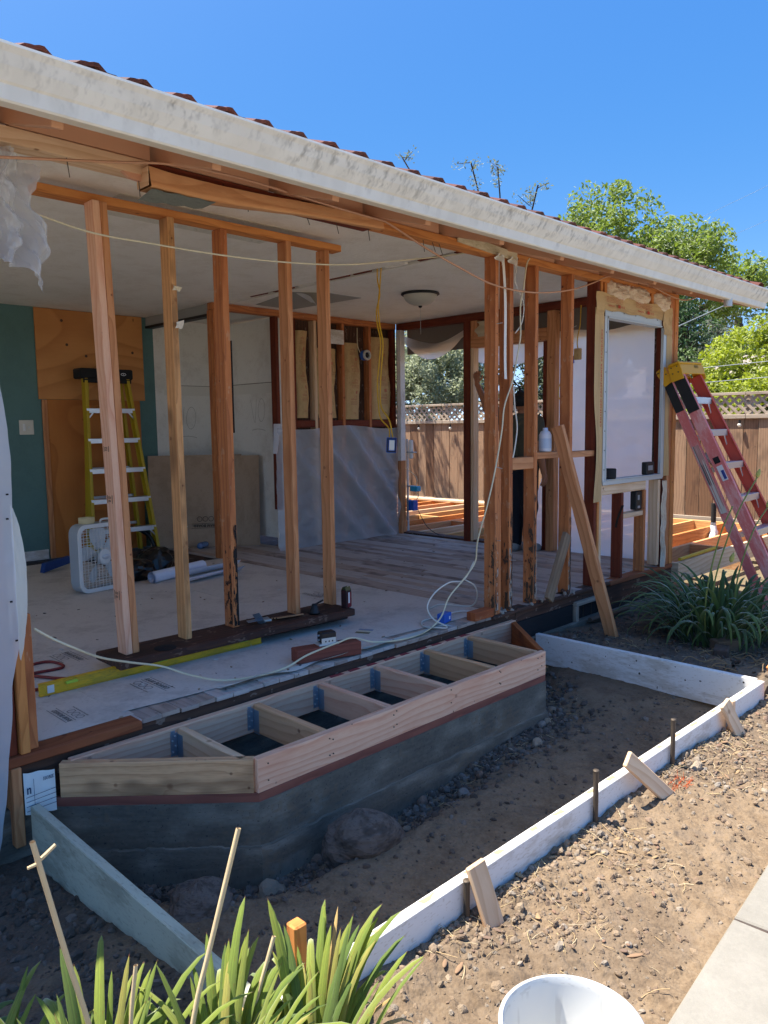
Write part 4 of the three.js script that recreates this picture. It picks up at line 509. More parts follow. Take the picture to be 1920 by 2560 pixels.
// ---------- trench forms ----------
{
  const l = thing('form_board', 'grey green form board between the plants and the bay', 'form board', 'trench form boards'); mesh('board', barG(V(1.072, -0.315, 0.03), V(1.072, -0.328, 1.508), 0.235, 0.036), M.greyGreen, l);
  const w1 = thing('form_board', 'long white painted form board along the dry soil', 'form board', 'trench form boards'); bx('board', w1, M.whitePaint, 0.98, 4.545, -0.425, -0.21, 1.512, 1.552, 0.004, { ax: 0 });
  const w2 = thing('form_board', 'white painted form board with scuff marks running back to the house', 'form board', 'trench form boards'); bx('board', w2, M.whitePaint, 4.516, 4.556, -0.412, -0.205, 0.03, 1.510, 0.003, { ax: 2 });
  const sm = std({ color: 0x3c3630, roughness: 0.9 }); for (let k = 0; k < 14; k++) { const z = rr(0.1, 1.45), y = rr(-0.39, -0.225), m = mesh('scuff', new THREE.CircleGeometry(rr(0.0015, 0.005), 6), sm, w2); m.rotation.y = -Math.PI / 2; m.position.set(4.5152, y, z); m.scale.set(rr(0.6, 1.8), rr(0.6, 2.2), 1); }
  const dirt = std({ color: 0xb89a74, roughness: 1 }); for (let k = 0; k < 16; k++) { const x = 1.2 + k * 0.2 + rr(0, 0.08); mesh('dirt_smear', slabG(ragged([[x, 1.52], [x + rr(0.02, 0.09), 1.52 + rr(0, 0.006)], [x + rr(0.03, 0.07), 1.54], [x + 0.008, 1.538]], 0.008, 0.005, k), -0.2098, 0.0008), dirt, w1); }
  const stake = (x, z, y1, lab, r = 0.0105) => { const s = thing('pipe_stake', lab, 'stake', 'steel stakes'); mesh('rod', new THREE.LatheGeometry([[0.001, -0.62], [r, -0.60], [r, y1 - 0.008], [r * 1.15, y1 - 0.006], [r * 1.1, y1], [0.001, y1]].map((p) => new THREE.Vector2(...p)), 12), M.steel, s); s.position.set(x, 0, z); };
  stake(2.645, 1.568, -0.098, 'steel pipe stake standing clear of the wood braces on the white board'); stake(3.33, 1.568, -0.085, 'steel pipe stake beside the dry orange weed'); stake(1.835, 1.57, -0.195, 'low steel pipe stake behind the short splintered brace');
  const k = (lab, a, b, w, m) => { const o = thing('wood_brace', lab, 'brace', 'form braces'); bar('board', o, m, V(...a), V(...b), w, 0.02, V(1, 0, 0.2), 0.004); };
  k('short splintered pale brace leaning on the white form board', [1.868, -0.150, 1.578], [1.90, -0.42, 1.66], 0.075, M.pale); k('pale brace driven slanting into the soil beside the orange weed', [2.88, -0.125, 1.575], [3.15, -0.40, 1.69], 0.07, M.pale); k('pale brace near the far corner of the white forms', [3.905, -0.160, 1.573], [4.02, -0.42, 1.65], 0.08, M.pale); k('orange brace tied to the upright corner stake', [4.53, -0.10, 1.58], [4.66, -0.42, 1.66], 0.07, M.orange);
  const st = (lab, x, z, y1, m, w) => { const o = thing('wood_stake', lab, 'stake', 'wooden stakes'); bx('post', o, m, x - w / 2, x + w / 2, -0.6, y1, z - w / 2, z + w / 2, 0.005); return o; };
  st('short square orange wood stake among the strap leaves', 1.212, 1.485, -0.075, M.orange, 0.042).rotation.y = 0.0; st('tall orange wood stake at the far form corner', 4.585, 1.60, 0.05, M.orange, 0.045); st('small pale wood stake behind the far brace', 4.0, 1.575, -0.17, M.pale, 0.03);
}
// ---------- leaning boards ----------
{
  const b = thing('leaning_board', 'clean new board leaning against the studs from the dark soil', 'board'); bar('board', b, M.stud, V(4.992, -0.36, 0.39), V(4.735, 1.245, 0.052), 0.089, 0.038, V(0, 0, 1));
  const s = thing('leaning_scrap_board', 'short stained plaster smeared scrap leaning at the stud feet', 'board'); bar('board', s, woodM(W.fenceGrey, 0xd8c8b4), V(4.63, 0.02, 0.06), V(4.93, 0.455, 0.02), 0.085, 0.032, V(-1, 0.6, 0));
}
// ---------- floor protection and things on the floor ----------
{
  const sheets = [[1.06, 1.56, 0.0010, 'paper floor protection sheet beside the cut stud ends', -3.9], [1.53, 2.46, 0.0026, 'printed paper floor protection sheet under the yellow level', -4.3], [2.43, 3.19, 0.0010, 'paper floor protection sheet under the black transformer block', -4.4], [3.16, 4.16, 0.0026, 'paper floor protection sheet beside the bare planks', -3.35]];
  const pr = printM(512, 256, (c) => { c.font = 'bold 64px sans-serif'; c.fillText('RAM BOARD', 40, 90); c.fillRect(30, 104, 420, 5); c.fillRect(30, 22, 420, 5); c.lineWidth = 6; for (let k = 0; k < 3; k++) { c.beginPath(); for (let i = 0; i < 6; i++) c.lineTo(90 + k * 90 + 38 * Math.cos(i * 1.047), 170 + 38 * Math.sin(i * 1.047)); c.closePath(); c.stroke(); } c.font = 'bold 20px sans-serif'; c.fillText('TEMPORARY FLOOR PROTECTION', 60, 238); }, '#6e6760');
  sheets.forEach(([a, b, y, lab, back], i) => { const g = thing('floor_paper', lab, 'floor paper', 'floor protection paper'); const e = ragged([[a, back], [a, -0.10 - 0.05 * (i % 2)], [b, -0.09], [b, back]], 0.10, i === 3 ? 0.012 : 0.010, i + 3); const s = slabG(e, y, 0.0014), uv = s.attributes.uv, p = s.attributes.position; for (let k = 0; k < p.count; k++) uv.setXY(k, p.getX(k) / 1.1, p.getZ(k) / 1.1); mesh('sheet', s, M.card, g);
    const put = (x, z, r, w = 0.30) => { const q = mesh('printed_text', planeG(w, w / 2), pr, g); q.rotation.set(-Math.PI / 2, 0, r); q.position.set(x, y + 0.0024, z); };
    if (i === 0) { put(1.36, -0.32, 1.57, 0.26); } if (i === 1) { put(1.80, -0.37, -1.57); put(1.72, -1.15, -1.57); } if (i === 3) put(3.7, -1.4, 1.57); });
  const tg = thing('paper_scrap', 'torn curl of floor paper lifting along the rotten floor edge', 'paper'); mesh('curl', gridG((u, v) => V(2.0 + u * 0.9, 0.006 + 0.025 * v * v * (0.5 + 0.5 * Math.sin(u * 9)), -0.11 + 0.10 * u * 0.3 + v * (0.05 + 0.015 * Math.sin(u * 17))), 40, 5), std({ color: 0xd4d8d2, side: THREE.DoubleSide, roughness: 0.8 }), tg); mesh('curl', gridG((u, v) => V(2.92 + u * 0.75, 0.006 + 0.02 * v * (0.5 + 0.5 * Math.sin(u * 11)), -0.09 + v * (0.06 + 0.02 * Math.sin(u * 13))), 30, 4), std({ color: 0xc6d2cc, side: THREE.DoubleSide, roughness: 0.8 }), tg);
  const lv = thing('spirit_level', 'long yellow spirit level lying on the floor paper', 'spirit level'); const lb = barG(V(1.355, 0.034, -0.625), V(2.625, 0.034, -0.605), 0.058, 0.012); const fl = barG(V(1.355, 0.0065, -0.625), V(2.625, 0.0065, -0.605), 0.005, 0.028), fl2 = barG(V(1.355, 0.0625, -0.625), V(2.625, 0.0625, -0.605), 0.005, 0.028);
  const ym = std({ roughness: 0.5, map: grime(731, rgb(232, 180, 32), rgb(150, 130, 60), 0.45, 1) }); mesh('beam', merge([lb, fl, fl2]), ym, lv); for (const t of [0.12, 0.5, 0.9]) bx('vial', lv, std({ color: 0xb8d84a, roughness: 0.3 }), mix(1.355, 2.625, t) - 0.03, mix(1.355, 2.625, t) + 0.03, 0.038, 0.052, -0.615 + t * 0.02 - 0.008, -0.615 + t * 0.02 + 0.010, 0.004); bx('end_cap', lv, M.whitePlastic, 1.392, 1.425, 0.012, 0.05, -0.6175, -0.6155, 0.001);
  const dk = thing('grinder_disc', 'thin black cutting disc lying on the plank base', 'disc'); mesh('disc', new THREE.LatheGeometry([[0.011, 0], [0.058, 0], [0.058, 0.003], [0.02, 0.004], [0.011, 0.004]].map((p) => new THREE.Vector2(...p)), 32), M.blackMatte, dk); dk.position.set(2.02, 0.099, -0.625);
  const bb = thing('battery_box', 'upright dark red and black carton on the plank base', 'carton'); bx('carton', bb, std({ color: 0x2a1016, roughness: 0.5 }), -0.03, 0.03, 0, 0.115, -0.02, 0.02, 0.002); bx('red_panel', bb, std({ color: 0x7c1420, roughness: 0.5 }), -0.012, 0.0295, 0.004, 0.10, 0.0202, 0.0212, 0); bx('label', bb, M.whitePlastic, -0.008, 0.008, 0.03, 0.10, 0.0214, 0.0222, 0); for (const s of [-1, 1]) { const fp = mesh('flap', cbox(0.058, 0.024, 0.0012, 0), std({ color: 0x6a6238, roughness: 0.7 }), bb); fp.position.set(0, 0.125, s * 0.014); fp.rotation.x = -s * 0.4; } bb.position.set(3.30, 0.0985, -0.60); bb.rotation.y = 0.25;
  const cn = thing('drill_nozzle', 'small black funnel shaped tool on the plank base', 'tool'); mesh('cone', new THREE.LatheGeometry([[0.001, 0], [0.036, 0], [0.034, 0.012], [0.018, 0.05], [0.017, 0.062], [0.001, 0.064]].map((p) => new THREE.Vector2(...p)), 18), M.black, cn); mesh('arm', tubeG([[0, 0.056, 0], [0.04, 0.062, -0.01], [0.085, 0.068, -0.02]], 0.007), M.black, cn); cn.position.set(3.05, 0.0985, -0.62);
  const an = thing('post_base', 'galvanised metal post base lying on the plank base', 'metal bracket'); mesh('plate', barG(V(2.60, 0.118, -0.70), V(2.72, 0.13, -0.65), 0.003, 0.05), M.galv, an); mesh('plate', barG(V(2.68, 0.10, -0.66), V(2.64, 0.165, -0.67), 0.055, 0.003, V(0.3, 0.3, 1)), M.galv, an); mesh('bolt', rodG(V(2.69, 0.115, -0.655), V(2.73, 0.115, -0.64), 0.008), M.galvDull, an);
  const sc = thing('wood_shim_bundle', 'small bundle of brown shims on the plank base', 'shims'); for (let i = 0; i < 5; i++) bar('shim', sc, i % 2 ? M.dark : M.treated, V(2.78, 0.103 + i * 0.003, -0.71 + i * 0.016), V(2.93 + 0.02 * (i % 3), 0.103 + i * 0.0035, -0.655 + i * 0.012), 0.006, 0.016);
  const bl = thing('wood_block', 'reddish timber offcut under the black transformer', 'timber block'); mesh('block', barG(V(2.515, 0.0405, -0.155), V(2.88, 0.0405, -0.045), 0.074, 0.09, undefined, 0.004), woodM(W.redwood, 0xf0d8d0), bl);
  const tr = thing('transformer', 'small black transformer with metal bracket sitting on the timber offcut', 'transformer'); bx('case', tr, M.black, -0.045, 0.045, 0.012, 0.072, -0.03, 0.03, 0.006); bx('bracket', tr, M.galvDull, -0.06, 0.06, 0.0, 0.012, -0.035, 0.035, 0.003); bx('bracket_face', tr, M.galvDull, -0.045, 0.04, 0.012, 0.042, 0.0305, 0.033, 0.001); for (let i = 0; i < 3; i++) bx('terminal', tr, M.black, -0.025 + i * 0.02, -0.018 + i * 0.02, 0.02, 0.028, 0.0331, 0.0345, 0); for (const y of [0.03, 0.055]) mesh('screw', rodG(V(-0.058, y, 0.005), V(-0.045, y, 0.005), 0.005), M.galv, tr); tr.position.set(2.70, 0.078, -0.10); tr.rotation.y = -0.28;
  const sw = thing('paint_swatch_card', 'striped paint swatch card on the floor paper', 'card'); [0x6e6a48, 0xd2cbb0, 0x8690a2].forEach((c, i) => bx('stripe', sw, std({ color: c, roughness: 0.7 }), -0.05 + i * 0.034, -0.017 + i * 0.034, 0.0042, 0.0052, -0.045, 0.045, 0)); sw.position.set(3.21, 0, -0.34); sw.rotation.y = 0.5;
  const bx1 = thing('outlet_box', 'blue plastic outlet box on the floor inside the coiled cable', 'electrical box'); bx('shell', bx1, M.blueBox, -0.05, 0.05, 0.003, 0.062, -0.028, 0.028, 0.004); bx('logo_square', bx1, M.whitePlastic, 0.012, 0.03, 0.02, 0.04, 0.0283, 0.029, 0); bx1.position.set(3.72, 0, -0.13); bx1.rotation.y = 0.25;
  const bs = thing('wood_block', 'short reddish block end at the foot of the posts', 'timber block'); mesh('block', boxG(3.86, 4.06, 0.0, 0.055, -0.06, 0.01), woodM(W.red, 0xe0c0ac), bs);
  const hs = thing('air_hose', 'dark red air hose loop behind the cut stud', 'hose'); mesh('hose', tubeG([[1.22, 0.012, -0.95], [1.42, 0.012, -1.12], [1.60, 0.012, -1.14], [1.62, 0.012, -0.98], [1.45, 0.012, -0.98], [1.50, 0.012, -0.85], [1.56, 0.012, -0.74], [1.50, 0.012, -0.70], [1.25, 0.012, -0.75]], 0.008, 60), M.cableRed, hs);
  // fan
  const f = thing('box_fan', 'grey white box fan standing on the floor paper', 'fan'); const fw = 0.53, fh = 0.525;
  const rrect = (w, h, r) => { const s = new THREE.Shape(); s.moveTo(-w / 2 + r, 0); s.lineTo(w / 2 - r, 0); s.quadraticCurveTo(w / 2, 0, w / 2, r); s.lineTo(w / 2, h - r); s.quadraticCurveTo(w / 2, h, w / 2 - r, h); s.lineTo(-w / 2 + r, h); s.quadraticCurveTo(-w / 2, h, -w / 2, h - r); s.lineTo(-w / 2, r); s.quadraticCurveTo(-w / 2, 0, -w / 2 + r, 0); return s; };
  const o1 = rrect(fw, fh, 0.09); const h1 = new THREE.Path(rrect(fw - 0.034, fh - 0.034, 0.075).getPoints(10).map((p) => new THREE.Vector2(p.x, p.y + 0.017))); o1.holes.push(h1);
  const hg = new THREE.ExtrudeGeometry(o1, { depth: 0.11, bevelEnabled: true, bevelSize: 0.004, bevelThickness: 0.004, bevelSegments: 2, curveSegments: 10 }); hg.translate(0, 0.006, -0.055); mesh('housing', hg, std({ color: 0xa8acb0, roughness: 0.5 }), f);
  const o2 = rrect(fw + 0.002, fh + 0.002, 0.09); o2.holes.push(new THREE.Path(rrect(fw - 0.05, fh - 0.05, 0.07).getPoints(10).map((p) => new THREE.Vector2(p.x, p.y + 0.026)))); const rg = new THREE.ExtrudeGeometry(o2, { depth: 0.008, bevelEnabled: true, bevelSize: 0.003, bevelThickness: 0.003, curveSegments: 10 }); rg.translate(0, 0.005, 0.06); mesh('front_rim', rg, M.whitePlastic, f);
  const bars = []; for (let i = 1; i < 25; i++) { const y = 0.03 + i * 0.0192, w = fw - 0.05 - 2 * Math.max(0, 0.06 - Math.min(y - 0.03, fh - y - 0.02)) * 0.5; bars.push(cbox(w, 0.0024, 0.004, 0).translate(0, y, 0.064)); } for (let i = -6; i <= 6; i++) { const x = i * 0.036, h = fh - 0.05 - 2 * Math.max(0, Math.abs(x) - 0.18) * 0.6; bars.push(cbox(0.0035, h, 0.004, 0).translate(x, fh / 2 + 0.006, 0.067)); } mesh('grille', merge(bars), M.whitePlastic, f); const back = []; for (let i = 1; i < 18; i++) back.push(cbox(fw - 0.05, 0.004, 0.004, 0).translate(0, 0.03 + i * 0.027, -0.058)); mesh('back_grille', merge(back), M.whitePlastic, f);
  for (let k = 0; k < 5; k++) { const b = gridG((u, v) => { const r = mix(0.05, 0.225, v), a = (u - 0.5) * mix(0.75, 0.82, v) * Math.sin(Math.PI * clamp(0.18 + v * 0.72)) ** 0.6; return V(r * Math.sin(a), r * Math.cos(a), -0.02 + (u - 0.5) * 0.06); }, 8, 8); const m = mesh('blade', b, std({ color: 0xe4e6e6, roughness: 0.5, side: THREE.DoubleSide }), f); m.position.set(0, fh / 2 + 0.006, 0.02); m.rotation.z = k * Math.PI * 0.4 + 0.12; }
  const hub = mesh('hub', new THREE.LatheGeometry([[0.001, 0.055], [0.05, 0.052], [0.066, 0.045], [0.066, 0], [0.001, 0]].map((p) => new THREE.Vector2(...p)), 24).rotateX(Math.PI / 2), M.whitePlastic, f); hub.position.set(0, fh / 2 + 0.006, 0.02); const bg = mesh('badge', new THREE.SphereGeometry(0.04, 16, 8), std({ color: 0xd4d8dc, roughness: 0.3, metalness: 0.3 }), f); bg.scale.set(1, 0.5, 0.12); bg.position.set(0, fh / 2 + 0.006, 0.078);
  mesh('handle', tubeG([[0.0, fh + 0.006, 0.02], [0.005, fh + 0.028, 0.02], [0.1, fh + 0.034, 0.02], [0.17, fh + 0.03, 0.02], [0.18, fh + 0.006, 0.02]], 0.009), M.whitePlastic, f);
  f.scale.x = 0.85; f.position.set(2.70, 0.003, -2.82); f.rotation.y = 0.16;
  const tp = thing('tape_roll', 'roll of cream masking tape resting on the fan', 'tape roll'); mesh('roll', new THREE.LatheGeometry([[0.038, 0], [0.06, 0], [0.06, 0.045], [0.038, 0.045], [0.038, 0]].map((p) => new THREE.Vector2(...p)), 28), std({ color: 0xd8c89a, roughness: 0.7 }), tp); tp.position.set(2.60, 0.5395, -2.81);
  // paper rolls, bag, blue tool, bottle
  const rl = thing('plan_roll', 'rolled white drawing sheet lying on the floor paper', 'paper roll'); const spiral = (r0, r1, n, L) => gridG((u, v) => { const a = u * n * 6.283, r = mix(r0, r1, u); return V(v * L, r1 + r * Math.sin(a), r * Math.cos(a)); }, n * 16, 2); mesh('sheet', spiral(0.03, 0.05, 4, 0.62), std({ color: 0xe6e8f4, roughness: 0.7, side: THREE.DoubleSide }), rl); rl.position.set(3.08, 0.004, -2.72); rl.rotation.y = 0.30;
  const fs = thing('plan_sheets', 'loose white drawing sheets unrolled beside the roll', 'paper'); mesh('sheet', gridG((u, v) => V(u * 0.62, 0.006 + 0.05 * Math.abs(v - 0.35) ** 1.5 * (1 + u), v * 0.16 - 0.12 * u), 10, 10), std({ color: 0xdfe2f0, side: THREE.DoubleSide }), fs); mesh('sheet', gridG((u, v) => V(0.10 + u * 0.6, 0.01 + 0.07 * v * v, -0.16 + v * 0.12 - 0.1 * u), 10, 8), std({ color: 0xe8eaf6, side: THREE.DoubleSide }), fs); fs.position.set(3.28, 0, -2.62);
  const bag = (x, z, s, lab) => { const g = new THREE.IcosahedronGeometry(1, 4), p = g.attributes.position; for (let i = 0; i < p.count; i++) { const v = V(p.getX(i), p.getY(i), p.getZ(i)), n = 0.75 + 0.5 * fbm(v.x * 2.2 + x * 3, v.y * 2.2 + v.z * 1.7, 55, 4) + 0.10 * Math.abs(Math.sin(v.x * 9 + v.z * 7)); p.setXYZ(i, v.x * n, Math.max(-0.62, v.y * n), v.z * n); } g.computeVertexNormals(); const o = thing('plastic_bag', lab, 'bag', 'black plastic bags'); const m = mesh('bag', g, std({ color: 0x0c0c0e, roughness: 0.28 }), o); m.scale.set(...s); o.position.set(x, s[1] * 0.62 + 0.003, z); };
  bag(3.06, -3.0, [0.19, 0.11, 0.11], 'crumpled black plastic bag lying behind the plan roll'); bag(3.33, -3.12, [0.16, 0.14, 0.12], 'higher black plastic lump beside the crumpled bag');
  const bt = thing('dust_brush', 'flat blue plastic tool on the floor paper behind the fan', 'tool'); mesh('blade', (() => { const s = new THREE.Shape([[0, 0], [0.27, 0.05], [0.27, 0.10], [0.02, 0.07]].map((p) => new THREE.Vector2(...p))); const e = new THREE.ExtrudeGeometry(s, { depth: 0.05, bevelEnabled: true, bevelSize: 0.006, bevelThickness: 0.006 }); return e; })(), std({ color: 0x1c3f7c, roughness: 0.5 }), bt); bt.position.set(2.66, 0.01, -3.94); bt.rotation.y = 0.2;
  const wb = thing('water_bottle', 'clear blue water bottle lying beside the cardboard sheets', 'bottle'); mesh('body', new THREE.LatheGeometry([[0.001, 0], [0.03, 0.002], [0.034, 0.02], [0.033, 0.12], [0.03, 0.15], [0.012, 0.185], [0.012, 0.2], [0.001, 0.2]].map((p) => new THREE.Vector2(...p)), 20).rotateZ(-Math.PI / 2), phys({ color: 0x8fb4e0, transmission: 0.6, roughness: 0.15, side: THREE.DoubleSide }), wb); mesh('cap', new THREE.CylinderGeometry(0.014, 0.014, 0.02, 14).rotateZ(Math.PI / 2).translate(0.21, 0, 0), M.whitePlastic, wb); wb.position.set(4.33, 0.037, -4.02); wb.rotation.y = 0.5;
  // cardboard leaning in the alcove
  const cb = (lab, x, z, w, h, ry, ln) => { const o = thing('cardboard_sheet', lab, 'cardboard', 'cardboard sheets'); const m = mesh('sheet', gridG((u, v) => V((u - 0.5) * w, v * h * Math.cos(ln), -v * h * Math.sin(ln) + 0.05 * Math.sin(Math.PI * u) * (1 - v * 0.5)), 16, 10, 1, 1), std({ map: M.cardBrown.map, roughness: 0.9, side: THREE.DoubleSide }), o); o.position.set(x, 0.004, z); o.rotation.y = ry; return o; };
  const c1 = cb('big brown cardboard sheet with upside down print leaning in the alcove', 4.42, -4.18, 0.98, 0.985, -0.55, 0.12);
  const cp = printM(512, 320, (c) => { c.save(); c.translate(512, 320); c.rotate(Math.PI); c.font = 'bold 58px sans-serif'; c.fillText('RAM BOARD', 60, 130); c.fillRect(50, 142, 380, 5); c.fillRect(50, 70, 380, 5); c.lineWidth = 7; for (let k = 0; k < 3; k++) { c.beginPath(); c.arc(120 + k * 90, 220, 38, 0, 7); c.stroke(); } c.restore(); }, '#4c443c'); const ct = mesh('printed_text', planeG(0.34, 0.21), cp, c1); ct.position.set(0.05, 0.26, 0.022); ct.rotation.x = -0.12;
  cb('second cardboard sheet curling out behind the corner post', 4.80, -3.92, 0.4, 0.97, -0.9, 0.05);
}
// ---------- ladders ----------
function railG(a, b, depth, dirD, dirW) { // channel rail: web plus two flanges
  const up = dirD.clone(), w = barG(a, b, depth, 0.007, up, 0.001), f1 = barG(a.clone().addScaledVector(dirD, depth / 2).addScaledVector(dirW, 0.012), b.clone().addScaledVector(dirD, depth / 2).addScaledVector(dirW, 0.012), 0.006, 0.03, up, 0.001), f2 = barG(a.clone().addScaledVector(dirD, -depth / 2).addScaledVector(dirW, 0.012), b.clone().addScaledVector(dirD, -depth / 2).addScaledVector(dirW, 0.012), 0.006, 0.03, up, 0.001); return merge([w, f1, f2]); }
{
  const g = thing('step_ladder', 'yellow fibreglass step ladder with black top standing before the plywood', 'step ladder');
  const y1 = std({ color: 0xb89c1c, roughness: 0.5, bumpMap: T.bumpMid, bumpScale: 0.0005 }), D = V(0, 0.19, 0.98).normalize();
  const FL = [V(3.22, 0.004, -4.12), V(3.35, 1.80, -4.40)], FR = [V(3.905, 0.004, -4.09), V(3.80, 1.80, -4.40)], RL = [V(3.34, 0.004, -4.50), V(3.41, 1.78, -4.49)], RR = [V(3.955, 0.004, -4.55), V(3.775, 1.78, -4.49)];
  mesh('front_rail', railG(FL[0], FL[1], 0.075, D, V(1, 0, 0)), y1, g); mesh('front_rail', railG(FR[0], FR[1], 0.075, D, V(-1, 0, 0)), y1, g); mesh('rear_rail', railG(RL[0], RL[1], 0.05, V(0, 0, 1), V(1, 0, 0)), y1, g); mesh('rear_rail', railG(RR[0], RR[1], 0.05, V(0, 0, 1), V(-1, 0, 0)), y1, g);
  for (let k = 1; k <= 5; k++) { const t = k * 0.163, a = FL[0].clone().lerp(FL[1], t), b = FR[0].clone().lerp(FR[1], t); const s = mesh('step', merge([barG(a, b, 0.006, 0.085, undefined, 0.001), barG(a.clone().add(V(0, -0.02, 0.042)), b.clone().add(V(0, -0.02, 0.042)), 0.045, 0.004, undefined, 0.001)]), M.alu, g); if (k === 1 || k === 5) { for (const [p, sg] of [[a, 1], [b, -1]]) mesh('brace', barG(p.clone().add(V(sg * 0.01, -0.10, 0.04)), p.clone().add(V(sg * 0.09, -0.01, 0.04)), 0.015, 0.003), M.alu, g); } const ra = RL[0].clone().lerp(RL[1], t), rb2 = RR[0].clone().lerp(RR[1], t); mesh('rear_bar', barG(ra, rb2, 0.03, 0.012), M.alu, g); }
  const cap = mesh('top_cap', merge([boxG(3.305, 3.845, 1.76, 1.86, -4.53, -4.345, 0.012), boxG(3.33, 3.825, 1.72, 1.76, -4.365, -4.35, 0.004)]), M.blackMatte, g); const lg = printM(128, 64, (c) => { c.lineWidth = 9; c.beginPath(); c.ellipse(64, 32, 46, 20, 0, 0, 7); c.stroke(); c.font = 'bold 22px sans-serif'; c.fillText('W', 54, 40); }, '#e8e8e8'); const l = mesh('emblem', planeG(0.07, 0.035), lg, g); l.position.set(3.74, 1.81, -4.344);
  for (const [p, s] of [[FL, 1], [FR, -1]]) mesh('foot', boxG(p[0].x - 0.02, p[0].x + 0.02, 0.0035, 0.06, p[0].z - 0.045, p[0].z + 0.045), M.black, g);
  mesh('lower_brace', tubeG([[3.88, 0.03, -4.1], [3.82, 0.2, -4.14], [3.62, 0.30, -4.16], [3.45, 0.32, -4.16]], 0.02, 16, 6), M.black, g);
}
{
  const g = thing('step_ladder', 'faded red step ladder with yellow top leaning at the house corner', 'step ladder');
  const rt = grime(741, rgb(222, 118, 112), rgb(236, 192, 184), 0.6, 1), rm = std({ map: rt, roughness: 0.7 }), rin = std({ color: 0xcf5440, roughness: 0.6 }), yel = std({ color: 0xe0a410, roughness: 0.5 }), blk = std({ color: 0x17191a, roughness: 0.6 });
  const top = 1.66, FN = [V(6.66, -0.345, 1.03), V(6.46, top, 0.125)], FF = [V(7.30, -0.345, 1.00), V(6.86, top, 0.11)], RN = [V(6.68, -0.345, 0.86), V(6.485, top, 0.0)], RF = [V(7.26, -0.345, 0.83), V(6.84, top, -0.01)];
  const D = V(0, 0.41, 0.91);
  const nr = mesh('front_rail', railG(FN[0], FN[1], 0.096, D, V(1, 0, 0)), rm, g), fr = mesh('front_rail', railG(FF[0], FF[1], 0.096, D, V(-1, 0, 0)), rin, g), rn = mesh('rear_rail', railG(RN[0], RN[1], 0.072, D, V(1, 0, 0)), rm, g); mesh('rear_rail', railG(RF[0], RF[1], 0.072, D, V(-1, 0, 0)), rin, g);
  nr.userData.label = 'pink worn near rail with stickers'; rn.userData.label = 'rear rail with black tape and pale lettered strip';
  const on = (R, t, d = 0, w = -0.0055) => R[0].clone().lerp(R[1], t).addScaledVector(D, d).add(V(w, 0, 0));
  for (const [R, dp] of [[FN, 0.098], [RN, 0.074]]) mesh('tape_wrap', barG(on(R, 0.845), on(R, 0.985), dp, 0.006, D, 0.001), blk, g);
  const lt = tex(64, 512, (u, v) => { const b = pn(u * 6, v * 40, 6, 40, 91) > 0.35 ? rgb(206, 200, 188) : rgb(190, 140, 132); const row = Math.floor(v * 12), gl = hash(Math.floor(u * 5), Math.floor(v * 60), 92); return row > 1 && row < 11 && u > 0.25 && u < 0.75 && gl > 0.62 ? rgb(84, 80, 78) : b; });
  const strip = barG(on(RN, 0.42), on(RN, 0.70), 0.052, 0.005, D, 0.0005); mesh('paint_strip', strip, std({ map: lt, roughness: 0.8 }), g);
  mesh('sticker', barG(on(FN, 0.56), on(FN, 0.62), 0.05, 0.002, D, 0), std({ color: 0xe2dedc, roughness: 0.6 }), g); mesh('sticker', barG(on(FN, 0.565, 0.008, -0.0085), on(FN, 0.60, 0.008, -0.0085), 0.024, 0.002, D, 0), std({ color: 0x27408c, roughness: 0.6 }), g); mesh('sticker', barG(on(FN, 0.63), on(FN, 0.655), 0.05, 0.002, D, 0), M.blackMatte, g);
  for (let k = 0; k < 6; k++) { const t = 0.90 - k * 0.137, a = on(FN, t, 0, 0.012), b = on(FF, t, 0, -0.012), d = V(0, 0, 1); mesh('step', merge([barG(a.clone().add(V(0, 0.01, 0)), b.clone().add(V(0, 0.01, 0)), 0.006, 0.085, undefined, 0.001), barG(a.clone().add(V(0, -0.015, 0.045)), b.clone().add(V(0, -0.015, 0.045)), 0.055, 0.004, undefined, 0.001)]), M.alu, g);
    for (const [p, sg] of [[a, 1], [b, -1]]) mesh('brace', barG(p.clone().add(V(sg * 0.006, -0.12, 0.046)), p.clone().add(V(sg * 0.085, -0.02, 0.046)), 0.02, 0.003), M.alu, g);
    if (k % 2 === 0 || k === 1) { const ra = on(RN, t - 0.03, 0, 0.008), rb = on(RF, t - 0.03, 0, -0.008); mesh('rear_bar', barG(ra, rb, 0.045, 0.012), M.alu, g); } }
  mesh('tool_bar', barG(on(RN, 0.66, 0.03, 0.05), on(RF, 0.50, 0.03, -0.06), 0.04, 0.02), M.fenceGrey, g);
  // cap: moulded hood over the rail heads
  const capShape = (x0, x1, zb, zf, y0, y1) => merge([boxG(x0, x1, y1 - 0.03, y1, zb, zf, 0.012), boxG(x0, x0 + 0.012, y0, y1 - 0.03, zb, zf, 0.003), boxG(x1 - 0.012, x1, y0, y1 - 0.03, zb, zf, 0.003), boxG(x0 + 0.012, x1 - 0.012, y0 + 0.04, y1 - 0.03, zf - 0.012, zf, 0.003)]);
  const tilt = (m, x, y, z) => { m.rotation.set(0.42 - Math.PI * 0, 0, 0.0); m.position.set(x, y, z); };
  const c1 = mesh('top_cap', capShape(-0.235, 0.235, -0.055, 0.055, -0.085, 0.07), yel, g); c1.position.set(6.66, 1.70, 0.115); c1.rotation.set(-0.30, 0.0, 0.03); const c2 = mesh('top_cap', capShape(-0.215, 0.215, -0.045, 0.045, -0.10, 0.055), yel, g); c2.position.set(6.66, 1.675, -0.005); c2.rotation.set(-0.62, 0, 0.03);
